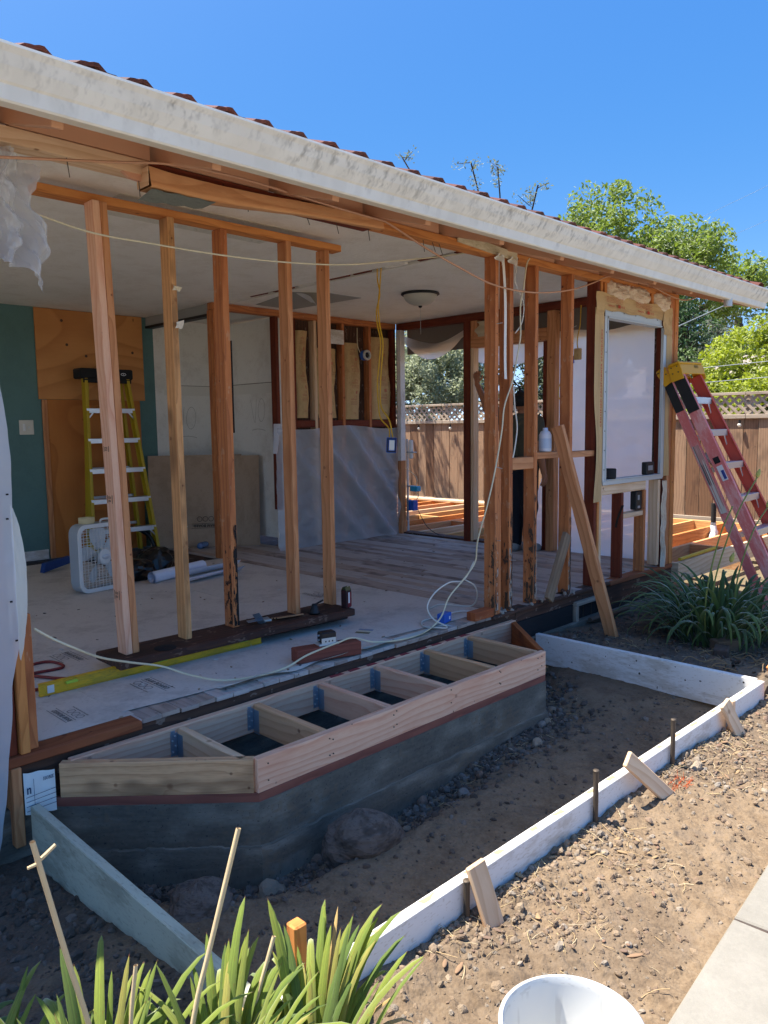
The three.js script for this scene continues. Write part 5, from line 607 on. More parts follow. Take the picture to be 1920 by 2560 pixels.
  for (const [y, z] of [[-0.02, -0.025], [-0.02, 0.025], [0.03, -0.025], [0.03, 0.025]]) { for (const c of [c1, c2]) { const h = mesh('rivet', new THREE.CylinderGeometry(0.006, 0.006, 0.004, 8).rotateZ(Math.PI / 2), M.steel, c); h.position.set(c === c1 ? -0.237 : -0.217, y, z); } }
  const lg = printM(128, 48, (c) => { c.lineWidth = 5; c.strokeRect(12, 8, 104, 32); c.font = 'bold 22px sans-serif'; c.fillText('WERNER', 16, 32); }, '#4a3a10'); const em = mesh('emblem', planeG(0.09, 0.032), lg, c1); em.position.set(0.08, 0.02, 0.0565);
  for (const R of [FN, FF, RN, RF]) { const f = mesh('foot', cbox(0.05, 0.05, 0.08, 0.006), M.black, g); f.position.copy(R[0]).add(V(0, 0.015, 0)); }
}
// ---------- cables ----------
{
  const c = (n, label, pts, r, m, seg) => { const o = solo(n, tubeG(pts, r, seg), m, label, 'cable'); return o; };
  c('white_cable', 'long white cable dropping past the posts and running over the floor to the transformer', [[4.395, 2.34, 0.04], [4.37, 2.31, 0.04], [4.328, 2.139, 0.04], [4.30, 2.05, 0.04], [4.296, 1.947, 0.04], [4.30, 1.84, 0.04], [4.27, 1.72, 0.04], [4.212, 1.54, 0.04], [4.125, 1.374, 0.04], [4.10, 1.226, 0.04], [4.03, 0.953, 0.035], [3.974, 0.748, 0.02], [3.96, 0.50, -0.05], [4.0, 0.359, -0.1], [3.88, 0.262, -0.1], [3.73, 0.164, -0.1], [3.63, 0.06, -0.08], [3.47, 0.012, -0.05], [3.22, 0.012, -0.02], [3.02, 0.03, -0.06], [2.86, 0.085, -0.07], [2.74, 0.088, -0.05], [2.55, 0.05, -0.09], [2.4, 0.02, -0.08], [2.2, 0.018, -0.085], [2.05, 0.022, -0.15], [1.96, 0.04, -0.30], [1.86, 0.09, -0.36], [1.66, 0.17, -0.30], [1.45, 0.27, -0.16], [1.29, 0.37, -0.03], [1.2, 0.43, -0.02], [1.13, 0.485, -0.02]], 0.0052, M.cableCream, 220);
  c('white_cable', 'thin white cable twisting in front of the double post', [[4.273, 2.331, 0.03], [4.264, 2.259, 0.03], [4.245, 2.191, 0.03], [4.275, 2.134, 0.03], [4.344, 2.053, 0.03], [4.345, 1.975, 0.03], [4.316, 1.906, 0.03], [4.253, 1.848, 0.03]], 0.004, M.cableWhite);
  c('white_cable', 'short white cable hanging to the blocking between the posts', [[4.239, 1.511, 0.03], [4.254, 1.376, 0.03], [4.281, 1.24, 0.03], [4.256, 1.104, 0.03], [4.25, 1.04, 0.02]], 0.005, M.cableWhite);
  c('coiled_cable', 'white cable coil looping on the floor at the post feet', [[4.0, 0.36, -0.11], [3.907, 0.252, -0.12], [3.754, 0.255, -0.12], [3.607, 0.205, -0.12], [3.546, 0.133, -0.12], [3.57, 0.06, -0.1], [3.60, 0.012, 0.0], [3.55, 0.012, -0.05], [3.52, 0.012, -0.12], [3.61, 0.012, -0.22], [3.77, 0.012, -0.22], [3.95, 0.02, -0.20], [4.04, 0.012, -0.16]], 0.005, M.cableWhite, 110);
  c('coiled_cable', 'second white cable loop lying behind the double post', [[3.918, 0.25, -0.12], [4.03, 0.192, -0.13], [4.10, 0.11, -0.16], [4.16, 0.012, -0.26], [4.10, 0.012, -0.35], [4.04, 0.012, -0.45], [3.9, 0.012, -0.42]], 0.005, M.cableWhite, 60);
  c('tan_cable', 'tan cable clipped along the eave and sagging across the studs', [[1.0, 2.20, 0.09], [1.271, 2.249, 0.09], [1.489, 2.289, 0.09], [1.751, 2.338, 0.09], [2.094, 2.354, 0.09], [2.579, 2.336, 0.09], [2.977, 2.33, 0.08], [3.023, 2.338, 0.06], [3.391, 2.238, 0.06], [3.658, 2.178, 0.06], [3.973, 2.121, 0.06], [4.399, 2.12, 0.06], [4.85, 2.185, 0.06], [5.16, 2.269, 0.06], [5.408, 2.349, 0.06], [5.712, 2.352, 0.06], [6.058, 2.358, 0.06], [6.437, 2.316, 0.06], [6.707, 2.31, 0.06], [6.94, 2.361, 0.06], [7.05, 2.42, 0.05]], 0.0055, M.cableTan, 180);
  c('cream_wire', 'thin cream wire sagging across the room in front of the shoring studs', [[0.9, 2.30, -0.3], [1.206, 2.177, -0.3], [1.386, 2.137, -0.3], [1.583, 2.108, -0.3], [1.87, 2.105, -0.3], [2.218, 2.107, -0.3], [2.588, 2.124, -0.3], [3.048, 2.17, -0.3], [3.504, 2.255, -0.3], [3.936, 2.344, -0.3], [4.3, 2.43, -0.3]], 0.0042, M.cableCream, 120);
  const y = thing('yellow_cable', 'pair of yellow cables hanging from the ceiling crack with a blue box', 'cable');
  tube('cable', y, M.cableYellow, [[4.25, 2.46, -1.233], [4.25, 2.367, -1.232], [4.25, 2.25, -1.209], [4.25, 2.14, -1.245], [4.25, 2.024, -1.238], [4.25, 1.906, -1.207], [4.25, 1.733, -1.227], [4.25, 1.594, -1.247], [4.25, 1.441, -1.241], [4.25, 1.322, -1.218], [4.25, 1.239, -1.128], [4.25, 1.17, -1.124]], 0.0055, 90); tube('cable', y, M.cableYellow, [[4.25, 2.46, -1.189], [4.25, 2.307, -1.208], [4.25, 2.161, -1.227], [4.25, 2.022, -1.213], [4.25, 1.892, -1.183], [4.25, 1.731, -1.197], [4.25, 1.581, -1.214], [4.25, 1.405, -1.208], [4.25, 1.309, -1.127], [4.25, 1.17, -1.088]], 0.0055, 90);
  const ob = new THREE.Group(); ob.name = 'outlet_box'; y.add(ob); mesh('shell', cbox(0.075, 0.115, 0.05, 0.004), M.blueBox, ob); mesh('rim', merge([boxG(-0.034, 0.034, 0.044, 0.052, 0.025, 0.03), boxG(-0.034, 0.034, -0.052, -0.044, 0.025, 0.03), boxG(-0.034, -0.026, -0.044, 0.044, 0.025, 0.03), boxG(0.026, 0.034, -0.044, 0.044, 0.025, 0.03)]), M.black, ob); mesh('device', boxG(-0.02, 0.02, -0.038, 0.038, 0.025, 0.034), M.whitePlastic, ob); ob.position.set(4.25, 1.115, -1.105); ob.rotation.set(0, -0.7, -0.05);
  const wb = thing('wall_box', 'small tan and blue electrical box on a cord beside the studs', 'electrical box'); tube('cord', wb, M.cableYellow, [[6.55, 2.36, -0.858], [6.55, 2.163, -0.869], [6.55, 2.092, -0.886], [6.55, 2.005, -0.894], [6.55, 1.96, -0.885]], 0.005, 30); bx('case', wb, M.paperKraft, 6.53, 6.565, 1.86, 1.965, -0.92, -0.85, 0.006); bx('front', wb, M.blueBox, 6.528, 6.56, 1.83, 1.90, -0.98, -0.925, 0.004); mesh('loop', tubeG([[6.55, 1.84, -0.95], [6.55, 1.70, -1.05], [6.56, 1.55, -1.10], [6.56, 1.42, -1.03], [6.57, 1.38, -0.99]], 0.004), M.cableYellow, wb);
  // service pipe and boxes by the doorway
  const pv = thing('white_pipe', 'thin white plastic pipe standing in the doorway beside the trim post', 'pipe'); mesh('pipe', rodG(V(6.72, -0.3, -3.25), V(6.70, 1.11, -3.24), 0.012, 0.012, 10), M.whitePlastic, pv); for (const q of [0.55, 0.95]) bx('bracket', pv, M.galv, 6.68, 6.74, q, q + 0.012, -3.25, -3.12, 0.001); bx('caulk_tube', pv, M.whitePlastic, 6.68, 6.73, 0.88, 1.10, -3.21, -3.16, 0.012);
  const b1 = thing('outlet_box', 'cyan plastic box hanging on thin wires in the doorway', 'electrical box'); bx('shell', b1, M.cyanBox, 6.66, 6.73, 0.50, 0.56, -3.17, -3.05, 0.006); tube('wire', b1, M.cableCream, [[6.62, 0.80, -3.26], [6.67, 0.74, -3.18], [6.69, 0.65, -3.08], [6.69, 0.56, -3.10]], 0.004); tube('wire', b1, M.cableCream, [[6.69, 0.50, -3.11], [6.70, 0.44, -3.07], [6.70, 0.40, -3.10]], 0.004);
  const b2 = thing('outlet_box', 'deep blue outlet box with metal strap low in the doorway', 'electrical box'); bx('shell', b2, M.blueBox, 6.66, 6.74, 0.27, 0.39, -3.23, -3.11, 0.006); bx('strap', b2, M.galv, 6.64, 6.655, 0.16, 0.42, -3.205, -3.18, 0.001); mesh('black_wire', tubeG([[6.68, 0.29, -3.06], [6.68, 0.184, -2.99], [6.68, 0.095, -2.91], [6.66, 0.03, -2.75], [6.60, 0.012, -2.5]], 0.004), M.black, b2);
  const jg = thing('white_jug', 'white plastic jug standing on the blocking between the studs', 'jug'); mesh('body', new THREE.LatheGeometry([[0.001, 0], [0.042, 0], [0.044, 0.01], [0.044, 0.12], [0.03, 0.145], [0.018, 0.15], [0.018, 0.17], [0.001, 0.17]].map((p) => new THREE.Vector2(...p)), 20), std({ color: 0xd8dce4, roughness: 0.4 }), jg); mesh('label', new THREE.CylinderGeometry(0.0447, 0.0447, 0.07, 20, 1, true), std({ color: 0xb8c8dc, roughness: 0.6 }), jg).position.y = 0.06; jg.position.set(4.73, 1.063, -0.045);
}
// ---------- person ----------
function sdfMesh(bones, cell, k = 0.03) {
  const lo = V(9, 9, 9), hi = V(-9, -9, -9); for (const [a, b, ra, rb] of bones) for (const [p, r] of [[a, ra], [b, rb]]) { lo.min(V(p[0] - r - 0.03, p[1] - r - 0.03, p[2] - r - 0.03)); hi.max(V(p[0] + r + 0.03, p[1] + r + 0.03, p[2] + r + 0.03)); }
  const c = lo.clone().add(hi).multiplyScalar(0.5), s = hi.clone().sub(lo), h = Math.max(s.x, s.y, s.z) / 2, res = Math.ceil(2 * h / cell) + 4; const mc = new MarchingCubes(res, new THREE.MeshBasicMaterial(), false, false, 60000); mc.isolation = 0;
  const half = res / 2;
  for (let z = 0; z < res; z++) for (let y = 0; y < res; y++) for (let x = 0; x < res; x++) {
    const px = c.x + (x - half) / half * h, py = c.y + (y - half) / half * h, pz = c.z + (z - half) / half * h; let d = 9;
    if (px > lo.x - 0.02 && px < hi.x + 0.02 && py > lo.y - 0.02 && py < hi.y + 0.02 && pz > lo.z - 0.02 && pz < hi.z + 0.02) for (const [a, b, ra, rb] of bones) { const dx = b[0] - a[0], dy = b[1] - a[1], dz = b[2] - a[2], L = dx * dx + dy * dy + dz * dz || 1e-9, t = clamp(((px - a[0]) * dx + (py - a[1]) * dy + (pz - a[2]) * dz) / L), q = Math.hypot(px - a[0] - t * dx, py - a[1] - t * dy, pz - a[2] - t * dz) - mix(ra, rb, t), e = Math.max(k - Math.abs(d - q), 0) / k; d = Math.min(d, q) - e * e * k * 0.25; }
    mc.field[x + y * res + z * res * res] = -d;
  }
  mc.update(); const n = mc.count ?? mc.geometry.drawRange.count; const g = new THREE.BufferGeometry(); const p = mc.positionArray.slice(0, n * 3), nn = mc.normalArray.slice(0, n * 3); for (let i = 0; i < n; i++) { p[i * 3] = c.x + p[i * 3] * h; p[i * 3 + 1] = c.y + p[i * 3 + 1] * h; p[i * 3 + 2] = c.z + p[i * 3 + 2] * h; }
  g.setAttribute('position', new THREE.BufferAttribute(new Float32Array(p), 3)); g.setAttribute('normal', new THREE.BufferAttribute(new Float32Array(nn), 3)); g.deleteAttribute('normal'); const mg = mergeVertices(g, 1e-5); mg.computeVertexNormals(); mg.setAttribute('uv', new THREE.BufferAttribute(new Float32Array(mg.attributes.position.count * 2), 2)); return mg.toNonIndexed();
}
{
  const g = thing('person', 'person in dark shirt and navy trousers bracing one raised arm on the doorway post', 'person');
  const ls = [6.43, 1.285, -1.60], le = [6.44, 1.43, -1.86], lw = [6.50, 1.695, -2.045], rs = [6.42, 1.285, -1.245], re = [6.40, 1.03, -1.20], rw = [6.46, 0.79, -1.19];
  const H = [6.44, 1.462, -1.415];
  const torso = [[[6.42, 0.86, -1.50], [6.42, 1.16, -1.52], 0.095, 0.105], [[6.42, 0.86, -1.34], [6.42, 1.16, -1.32], 0.095, 0.105], [[6.42, 1.22, -1.55], [6.42, 1.22, -1.29], 0.085, 0.085], [[6.42, 1.28, -1.56], [6.42, 1.30, -1.42], 0.055, 0.06], [[6.42, 1.28, -1.28], [6.42, 1.30, -1.42], 0.055, 0.06]];
  const upper = [[ls, le, 0.052, 0.042], [rs, re, 0.052, 0.042]];
  const legs = [[[6.42, 0.84, -1.49], [6.43, 0.45, -1.49], 0.088, 0.06], [[6.43, 0.45, -1.49], [6.41, 0.09, -1.48], 0.058, 0.042], [[6.42, 0.84, -1.35], [6.43, 0.45, -1.33], 0.088, 0.06], [[6.43, 0.45, -1.33], [6.41, 0.09, -1.32], 0.058, 0.042]];
  const neck = [[[6.42, 1.28, -1.42], [6.435, 1.40, -1.417], 0.052, 0.05]], head = [[[6.425, 1.485, -1.415], [6.455, 1.48, -1.415], 0.088, 0.085], [[6.47, 1.42, -1.415], [6.50, 1.40, -1.415], 0.052, 0.035], [[6.54, 1.455, -1.415], [6.545, 1.44, -1.415], 0.012, 0.013], [[6.44, 1.47, -1.32], [6.435, 1.44, -1.325], 0.014, 0.010], [[6.44, 1.47, -1.51], [6.435, 1.44, -1.505], 0.014, 0.010]];
  const lower = [[le, lw, 0.043, 0.028], [re, rw, 0.041, 0.028]];
  const feet = [[[6.39, 0.045, -1.48], [6.55, 0.03, -1.50], 0.042, 0.03], [[6.39, 0.045, -1.32], [6.55, 0.03, -1.32], 0.042, 0.03]];
  const body = sdfMesh([...torso, ...upper, ...lower, ...legs, ...neck, ...head, ...feet], 0.0135, 0.035);
  const hand = (w, up, side, fwd) => { // palm and five bent fingers; up: finger direction, side: across the palm, fwd: curl direction
    const P = (a, b, c) => [w[0] + up[0] * a + side[0] * b + fwd[0] * c, w[1] + up[1] * a + side[1] * b + fwd[1] * c, w[2] + up[2] * a + side[2] * b + fwd[2] * c]; const B = [[P(0, 0, 0), P(0.07, 0.018, 0), 0.022, 0.014], [P(0, 0, 0), P(0.07, -0.02, 0), 0.022, 0.014], [P(0.02, 0.025, 0), P(0.05, 0.05, 0.01), 0.011, 0.009], [P(0.05, 0.05, 0.01), P(0.075, 0.055, 0.02), 0.009, 0.008]]; [[-0.03, 0.058], [-0.011, 0.07], [0.009, 0.072], [0.028, 0.062]].forEach(([s, l]) => { B.push([P(0.068, s, 0), P(0.068 + l * 0.5, s * 1.1, 0.008), 0.0095, 0.0085], [P(0.068 + l * 0.5, s * 1.1, 0.008), P(0.068 + l * 0.9, s * 1.1, 0.026), 0.0085, 0.0075]); }); return sdfMesh(B, 0.0038, 0.008); };
  const skin = std({ color: 0xa46c4c, roughness: 0.6 });
  mesh('body', merge([body, hand(lw, [0.12, 0.98, -0.12], [0.2, 0.1, 0.97], [0.98, -0.1, -0.2]), hand(rw, [0.15, -0.98, 0.05], [0.98, 0.1, 0.1], [-0.2, 0.0, -0.9])]), skin, g);
  const grow = (B, d) => B.map(([a, b, ra, rb]) => [a, b, ra + d, rb + d]);
  const sl = [[ls, [6.435, 1.36, -1.735], 0.066, 0.062], [rs, [6.41, 1.14, -1.225], 0.066, 0.064]];
  mesh('shirt', sdfMesh([...grow(torso, 0.014), ...sl], 0.0125, 0.04), std({ color: 0x4c4a3c, roughness: 0.9 }), g);
  mesh('trousers', sdfMesh([...grow(legs, 0.017), [[6.42, 0.88, -1.49], [6.42, 0.88, -1.35], 0.112, 0.112]], 0.0125, 0.04), std({ color: 0x10131f, roughness: 0.85 }), g);
  mesh('shoes', sdfMesh(grow(feet, 0.012), 0.008, 0.02), std({ color: 0x8b8d8c, roughness: 0.7 }), g);
  mesh('hair', sdfMesh([[[6.405, 1.505, -1.415], [6.45, 1.515, -1.415], 0.085, 0.075], [[6.38, 1.487, -1.445], [6.38, 1.487, -1.385], 0.04, 0.04]], 0.009, 0.03), std({ color: 0x14110f, roughness: 0.8 }), g);
}
// ---------- the addition's floor frame and the fence ----------
{
  const g = thing('addition_floor_frame', 'open frame of new floor joists beyond the house end wall', 'floor frame');
  const ms = [M.pale, woodM(W.pink, 0xf6dcb8), M.orange, woodM(W.pale, 0xf2dcb0)];
  bx('ledger', g, M.pale, 6.775, 6.812, -0.19, -0.003, -6.6, 0.04); bx('rim_joist', g, ms[3], 9.95, 9.988, -0.19, -0.001, -6.6, 0.04); bx('rim_joist', g, M.pale, 6.775, 9.99, -0.19, -0.002, -6.64, -6.602); bx('cap_board', g, M.pale, 9.86, 10.02, 0.0, 0.035, -6.6, -2.2);
  for (let k = 0; k < 17; k++) { const z = 0.02 - k * 0.406; bx('joist', g, ms[k % 4], 6.814, 9.948, -0.187, -0.002 - (k % 3) * 0.001, z - 0.019, z + 0.019); if (k < 16 && k % 2 === 0) { const x = 7.95 + (k % 4) * 0.12; bx('blocking', g, ms[(k + 1) % 4], x, x + 0.038, -0.185, -0.005, z - 0.386, z - 0.0205); } }
  for (const x of [8.4, 9.9]) bx('girder', g, M.treated, x - 0.05, x + 0.05, -0.30, -0.192, -6.6, 0.03);
  const dp = thing('drain_pipe', 'black drain pipe with white coupling rising from the joists', 'pipe'); mesh('pipe', rodG(V(0, 0, 0), V(0, 0.40, 0), 0.03, 0.03, 16), M.blackMatte, dp); mesh('coupling', new THREE.LatheGeometry([[0.03, 0], [0.055, 0.0], [0.06, 0.05], [0.04, 0.09], [0.034, 0.13], [0.03, 0.13]].map((p) => new THREE.Vector2(...p)), 18), M.whitePlastic, dp); mesh('elbow', tubeG([[-0.2, -0.03, 0.08], [-0.1, 0.0, 0.03], [0, 0.03, 0]], 0.04, 14, 10), M.whitePlastic, dp); mesh('clamp', new THREE.CylinderGeometry(0.033, 0.033, 0.03, 16), M.galv, dp).position.y = 0.15; dp.position.set(9.5, -0.12, -0.75);
  const yp = thing('yellow_pipe', 'yellow gas pipe lying beside the house corner', 'pipe'); mesh('pipe', rodG(V(6.84, 0.02, 0.02), V(7.75, 0.015, -0.02), 0.016, 0.016, 10), std({ color: 0xd8ac28, roughness: 0.5 }), yp);
}
{
  const f = thing('wood_fence', 'weathered board fence with lattice top behind the new joists', 'fence');
  const X = 10.6, Z0 = -11.2, Z1 = 4.4, bw = 0.186; const mats = [M.fence, M.fenceB, M.fenceC, M.fence];
  let z = Z0; while (z < Z1) { const w = bw + rr(-0.012, 0.012); bx('picket', f, mats[Math.floor(rnd() * 4)], X - 0.010 + rr(-0.004, 0.004), X + 0.008, -0.30, 1.318 + rr(-0.006, 0.006), z, z + w - 0.006, 0.003, { ax: 1 }); z += w; }
  for (const [y0, y1, d] of [[1.305, 1.362, 0.034], [1.612, 1.650, 0.05], [-0.10, -0.02, 0.03]]) for (let k = 0; k < 6; k++) { const a = Z0 + k * 2.6; bx('rail', f, M.fenceGrey, X - d - 0.012, X - 0.0145, y0, y1, a, a + 2.595, 0.004); }
  for (let k = 0; k <= 6; k++) bx('post', f, M.fenceGrey, X + 0.010, X + 0.10, -0.4, 1.61, Z0 + k * 2.6 - 0.045, Z0 + k * 2.6 + 0.045);
  const sl = [cbox(0.006, 0.362, 0.036, 0.001, 1), cbox(0.006, 0.362, 0.036, 0.001, 1)];
  const n = Math.floor((Z1 - Z0) / 0.118); for (let k = 0; k < n; k++) for (const d of [-1, 1]) { const m = mesh('lattice_slat', sl[k % 2], M.fenceGrey, f); m.position.set(X - 0.022 + d * 0.004, 1.487, Z0 + 0.15 + k * 0.118); m.rotation.x = d * 0.785; }
  const lamp = (y, zz, lab) => { const o = thing('string_bulb', lab, 'bulb', 'bulbs along the fence'); mesh('socket', new THREE.CylinderGeometry(0.014, 0.016, 0.05, 10).translate(0, 0.03, 0), M.blackMatte, o); mesh('globe', new THREE.SphereGeometry(0.026, 14, 10).translate(0, -0.015, 0), phys({ color: 0xe8e4da, roughness: 0.3, transmission: 0.3 }), o); o.position.set(X - 0.062, y, zz); };
  lamp(1.235, -0.87, 'small bulb under the lattice rail beside the red ladder'); lamp(1.235, -5.80, 'small bulb under the lattice rail beside the dark doorway post'); lamp(1.235, -6.55, 'small bulb under the lattice rail beside the white door trim');
}
// ---------- vegetation ----------
const leafM = (r, g, b, t = 0.35) => phys({ color: new THREE.Color().setRGB(r, g, b), transmission: t, roughness: 1, thickness: 0, side: THREE.DoubleSide });
function crownG(clumps, perClump, size, spread, seed, up = 0.4) {
  const P = [], N = [], U = []; let s = seed; const R = () => { s = (s * 1664525 + 1013904223) >>> 0; return s / 4294967296; };
  for (const [cx, cy, cz, cr] of clumps) { const n = Math.round(perClump * (0.6 + 0.8 * R())); for (let i = 0; i < n; i++) {
    let d; do { d = V(R() * 2 - 1, R() * 2 - 1, R() * 2 - 1); } while (d.lengthSq() > 1); const rad = cr * spread; const p = V(cx, cy, cz).add(d.clone().multiplyScalar(rad * Math.pow(d.length(), -0.35)));
    const q = V(R() * 2 - 1, R() * 2 - 1 + up, R() * 2 - 1).normalize(), t = V(R() * 2 - 1, R() * 2 - 1, R() * 2 - 1).cross(q).normalize(), b = q.clone().cross(t), L = size * (0.6 + 0.8 * R()), Wd = L * 0.42;
    const a0 = p.clone().addScaledVector(t, -L / 2), a1 = p.clone().addScaledVector(b, Wd / 2).addScaledVector(q, L * 0.06), a2 = p.clone().addScaledVector(t, L / 2), a3 = p.clone().addScaledVector(b, -Wd / 2).addScaledVector(q, L * 0.06);
    for (const v of [a0, a2, a1, a0, a3, a2]) { P.push(v.x, v.y, v.z); N.push(q.x, q.y, q.z); U.push(0, 0); } } }
  const g = new THREE.BufferGeometry(); g.setAttribute('position', new THREE.Float32BufferAttribute(P, 3)); g.setAttribute('normal', new THREE.Float32BufferAttribute(N, 3)); g.setAttribute('uv', new THREE.Float32BufferAttribute(U, 2)); return g;
}
function clumpsIn(c, r, n, cr, shell = 0.5) { const a = []; for (let i = 0; i < n; i++) { let d; do { d = V(rr(-1, 1), rr(-1, 1), rr(-1, 1)); } while (d.lengthSq() > 1 || d.length() < shell * rnd()); const k = 0.75 + 0.35 * fbm(d.x * 2 + c[0], d.y * 2 + d.z * 2 + c[2], 33, 3); a.push([c[0] + d.x * r[0] * k, c[1] + d.y * r[1] * k, c[2] + d.z * r[2] * k, cr * rr(0.6, 1.3)]); } return a; }
const barkM = std({ color: 0x4a3c30, roughness: 1, bumpMap: T.bumpMid, bumpScale: 0.02 });
function tree(name, label, cat, base, top, trunkR, lobes, leaf, per, size, seed, group) {
  const g = thing(name, label, cat, group), gs = [rodG(V(...base), V(...top), trunkR, trunkR * 0.5, 10)]; let cl = [];
  for (const [c, r, n, cr] of lobes) { const k = clumpsIn(c, r, n, cr); cl = cl.concat(k); const mid = V(mix(base[0], top[0], 0.75), mix(base[1], top[1], 0.75), mix(base[2], top[2], 0.75)); gs.push(rodG(mid, V(...c), trunkR * 0.5, trunkR * 0.18, 7)); for (let i = 0; i < Math.min(14, k.length); i++) gs.push(rodG(V(...c).lerp(mid, 0.25 * rnd()), V(...k[i].slice(0, 3)), trunkR * 0.16, trunkR * 0.05, 5)); }
  mesh('trunk', merge(gs), barkM, g); const m = mesh('crown', crownG(cl, per, size, 1, seed), leaf, g); return g;
}
const Lg = leafM(0.20, 0.28, 0.028, 0.55), Ly = leafM(0.34, 0.40, 0.018, 0.5), Ld = leafM(0.08, 0.11, 0.045, 0.45), Lo = leafM(0.36, 0.40, 0.25, 0.45), Lgrey = leafM(0.16, 0.165, 0.11, 0.45);
tree('green_tree', 'tall bright green tree rising behind the roof verge', 'tree', [19.0, -0.3, -6.2], [18.6, 4.8, -6.0], 0.22, [[[17.6, 5.55, -6.6], [1.5, 1.5, 1.6], 84, 0.36], [[18.3, 5.0, -5.2], [1.3, 1.1, 1.2], 60, 0.36], [[20.3, 4.55, -4.65], [0.95, 0.75, 0.85], 36, 0.34], [[18.9, 3.4, -6.2], [1.3, 0.9, 1.2], 26, 0.36]], Lg, 135, 0.115, 11);
tree('dark_tree', 'dark evergreen tree standing under the far eave end', 'tree', [17.6, -0.3, -4.5], [17.4, 3.2, -4.5], 0.15, [[[17.2, 3.2, -4.6], [0.9, 1.0, 0.8], 34, 0.3]], leafM(0.035, 0.085, 0.02), 120, 0.1, 17);
tree('grey_tree', 'grey green gum tree far behind the neighbouring roof', 'tree', [33, -0.3, -9.5], [33, 5.5, -9.4], 0.3, [[[32.6, 4.4, -9.8], [1.9, 1.9, 2.0], 60, 0.5], [[34.2, 4.1, -7.4], [2.0, 1.7, 2.2], 60, 0.5], [[33.5, 3.6, -12.0], [1.8, 1.6, 1.9], 40, 0.5]], Lgrey, 85, 0.15, 23, 'gum trees'); 
tree('grey_tree', 'second grey green gum tree with thin dark limbs under the eave end', 'tree', [27, -0.3, -8.8], [27, 4.0, -8.6], 0.14, [[[26.6, 2.6, -9.2], [1.0, 1.2, 1.2], 26, 0.36], [[27.4, 3.7, -7.8], [1.0, 0.9, 1.0], 20, 0.36]], Ld, 70, 0.12, 29, 'gum trees');
tree('yellow_shrub', 'bright yellow green leafy shrub above the lattice fence', 'shrub', [13.3, -0.3, -1.2], [13.3, 1.2, -1.2], 0.08, [[[13.2, 2.0, -1.6], [0.9, 0.85, 0.9], 46, 0.24], [[13.0, 2.1, -0.5], [0.8, 0.85, 0.9], 44, 0.24], [[13.6, 1.5, -2.3], [0.8, 0.6, 0.8], 26, 0.22], [[12.6, 1.4, -1.1], [0.7, 0.7, 1.1], 30, 0.22]], Ly, 330, 0.075, 31);
tree('fence_shrub', 'medium green shrub growing over the fence beside the yellow shrub', 'shrub', [14.5, -0.3, -3.3], [14.5, 1.2, -3.3], 0.08, [[[14.4, 1.7, -3.5], [0.9, 1.0, 0.8], 40, 0.26], [[13.0, 1.1, -2.9], [0.6, 0.7, 0.7], 22, 0.24]], leafM(0.11, 0.17, 0.045), 200, 0.08, 37);
tree('olive_bush', 'silvery green bush behind the fence seen through the doorway', 'bush', [12.4, -0.3, -8.2], [12.3, 1.6, -8.0], 0.08, [[[12.1, 1.9, -8.6], [0.8, 0.8, 0.95], 44, 0.24], [[12.1, 2.2, -7.3], [0.8, 0.95, 0.9], 44, 0.24], [[12.6, 2.8, -8.1], [0.9, 0.8, 1.3], 30, 0.26]], Lo, 230, 0.085, 41);
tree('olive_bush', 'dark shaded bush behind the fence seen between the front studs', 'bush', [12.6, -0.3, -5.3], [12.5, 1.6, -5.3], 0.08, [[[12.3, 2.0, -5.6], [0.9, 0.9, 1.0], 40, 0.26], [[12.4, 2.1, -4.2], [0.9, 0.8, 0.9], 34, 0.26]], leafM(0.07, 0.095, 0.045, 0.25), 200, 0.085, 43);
{ // twigs above the roof
  const g = thing('sparse_tree', 'sparse twiggy tree tips showing above the roof line', 'tree'); const gs = [rodG(V(12.6, -0.3, -6.9), V(12.3, 4.4, -6.6), 0.09, 0.04, 8)], cl = [];
  for (const [x, y, z, nb] of [[12, 6.75, -8.3, 3], [12, 6.2, -6.5, 5], [12.1, 6.0, -5.95, 4], [12.0, 5.45, -5.0, 5]]) { const a = V(12.3, 4.2, mix(-6.6, z, 0.4)), b = V(x, y, z); gs.push(tubeG([a, a.clone().lerp(b, 0.5).add(V(0.1, 0.1, 0.1)), b], 0.014, 12, 5)); for (let k = 0; k < nb; k++) { const t = a.clone().lerp(b, rr(0.72, 1)), e = t.clone().add(V(rr(-0.2, 0.2), rr(-0.02, 0.26), rr(-0.35, 0.35))); gs.push(rodG(t, e, 0.008, 0.004, 5)); cl.push([e.x, e.y, e.z, 0.10], [mix(t.x, e.x, 0.6), mix(t.y, e.y, 0.6), mix(t.z, e.z, 0.6), 0.08]); } cl.push([x, y, z, 0.1]); }
  for (const q of clumpsIn([9.9, 4.2, -7.9], [1.5, 0.9, 1.5], 46, 0.2)) { cl.push(q); gs.push(rodG(V(12.3, 3.6, -6.7).lerp(V(9.9, 4.0, -7.9), rnd()), V(q[0], q[1], q[2]), 0.012, 0.005, 5)); } gs.push(tubeG([[12.35, 3.2, -6.7], [11.2, 3.8, -7.3], [9.9, 4.1, -7.9]], 0.035, 12, 6));
  mesh('trunk', merge(gs), barkM, g); mesh('crown', merge([crownG(cl.filter((q) => q[1] > 5), 12, 0.062, 1.2, 47), crownG(cl.filter((q) => q[1] <= 5), 38, 0.10, 1, 49)]), leafM(0.2, 0.24, 0.15, 0.4), g);
}
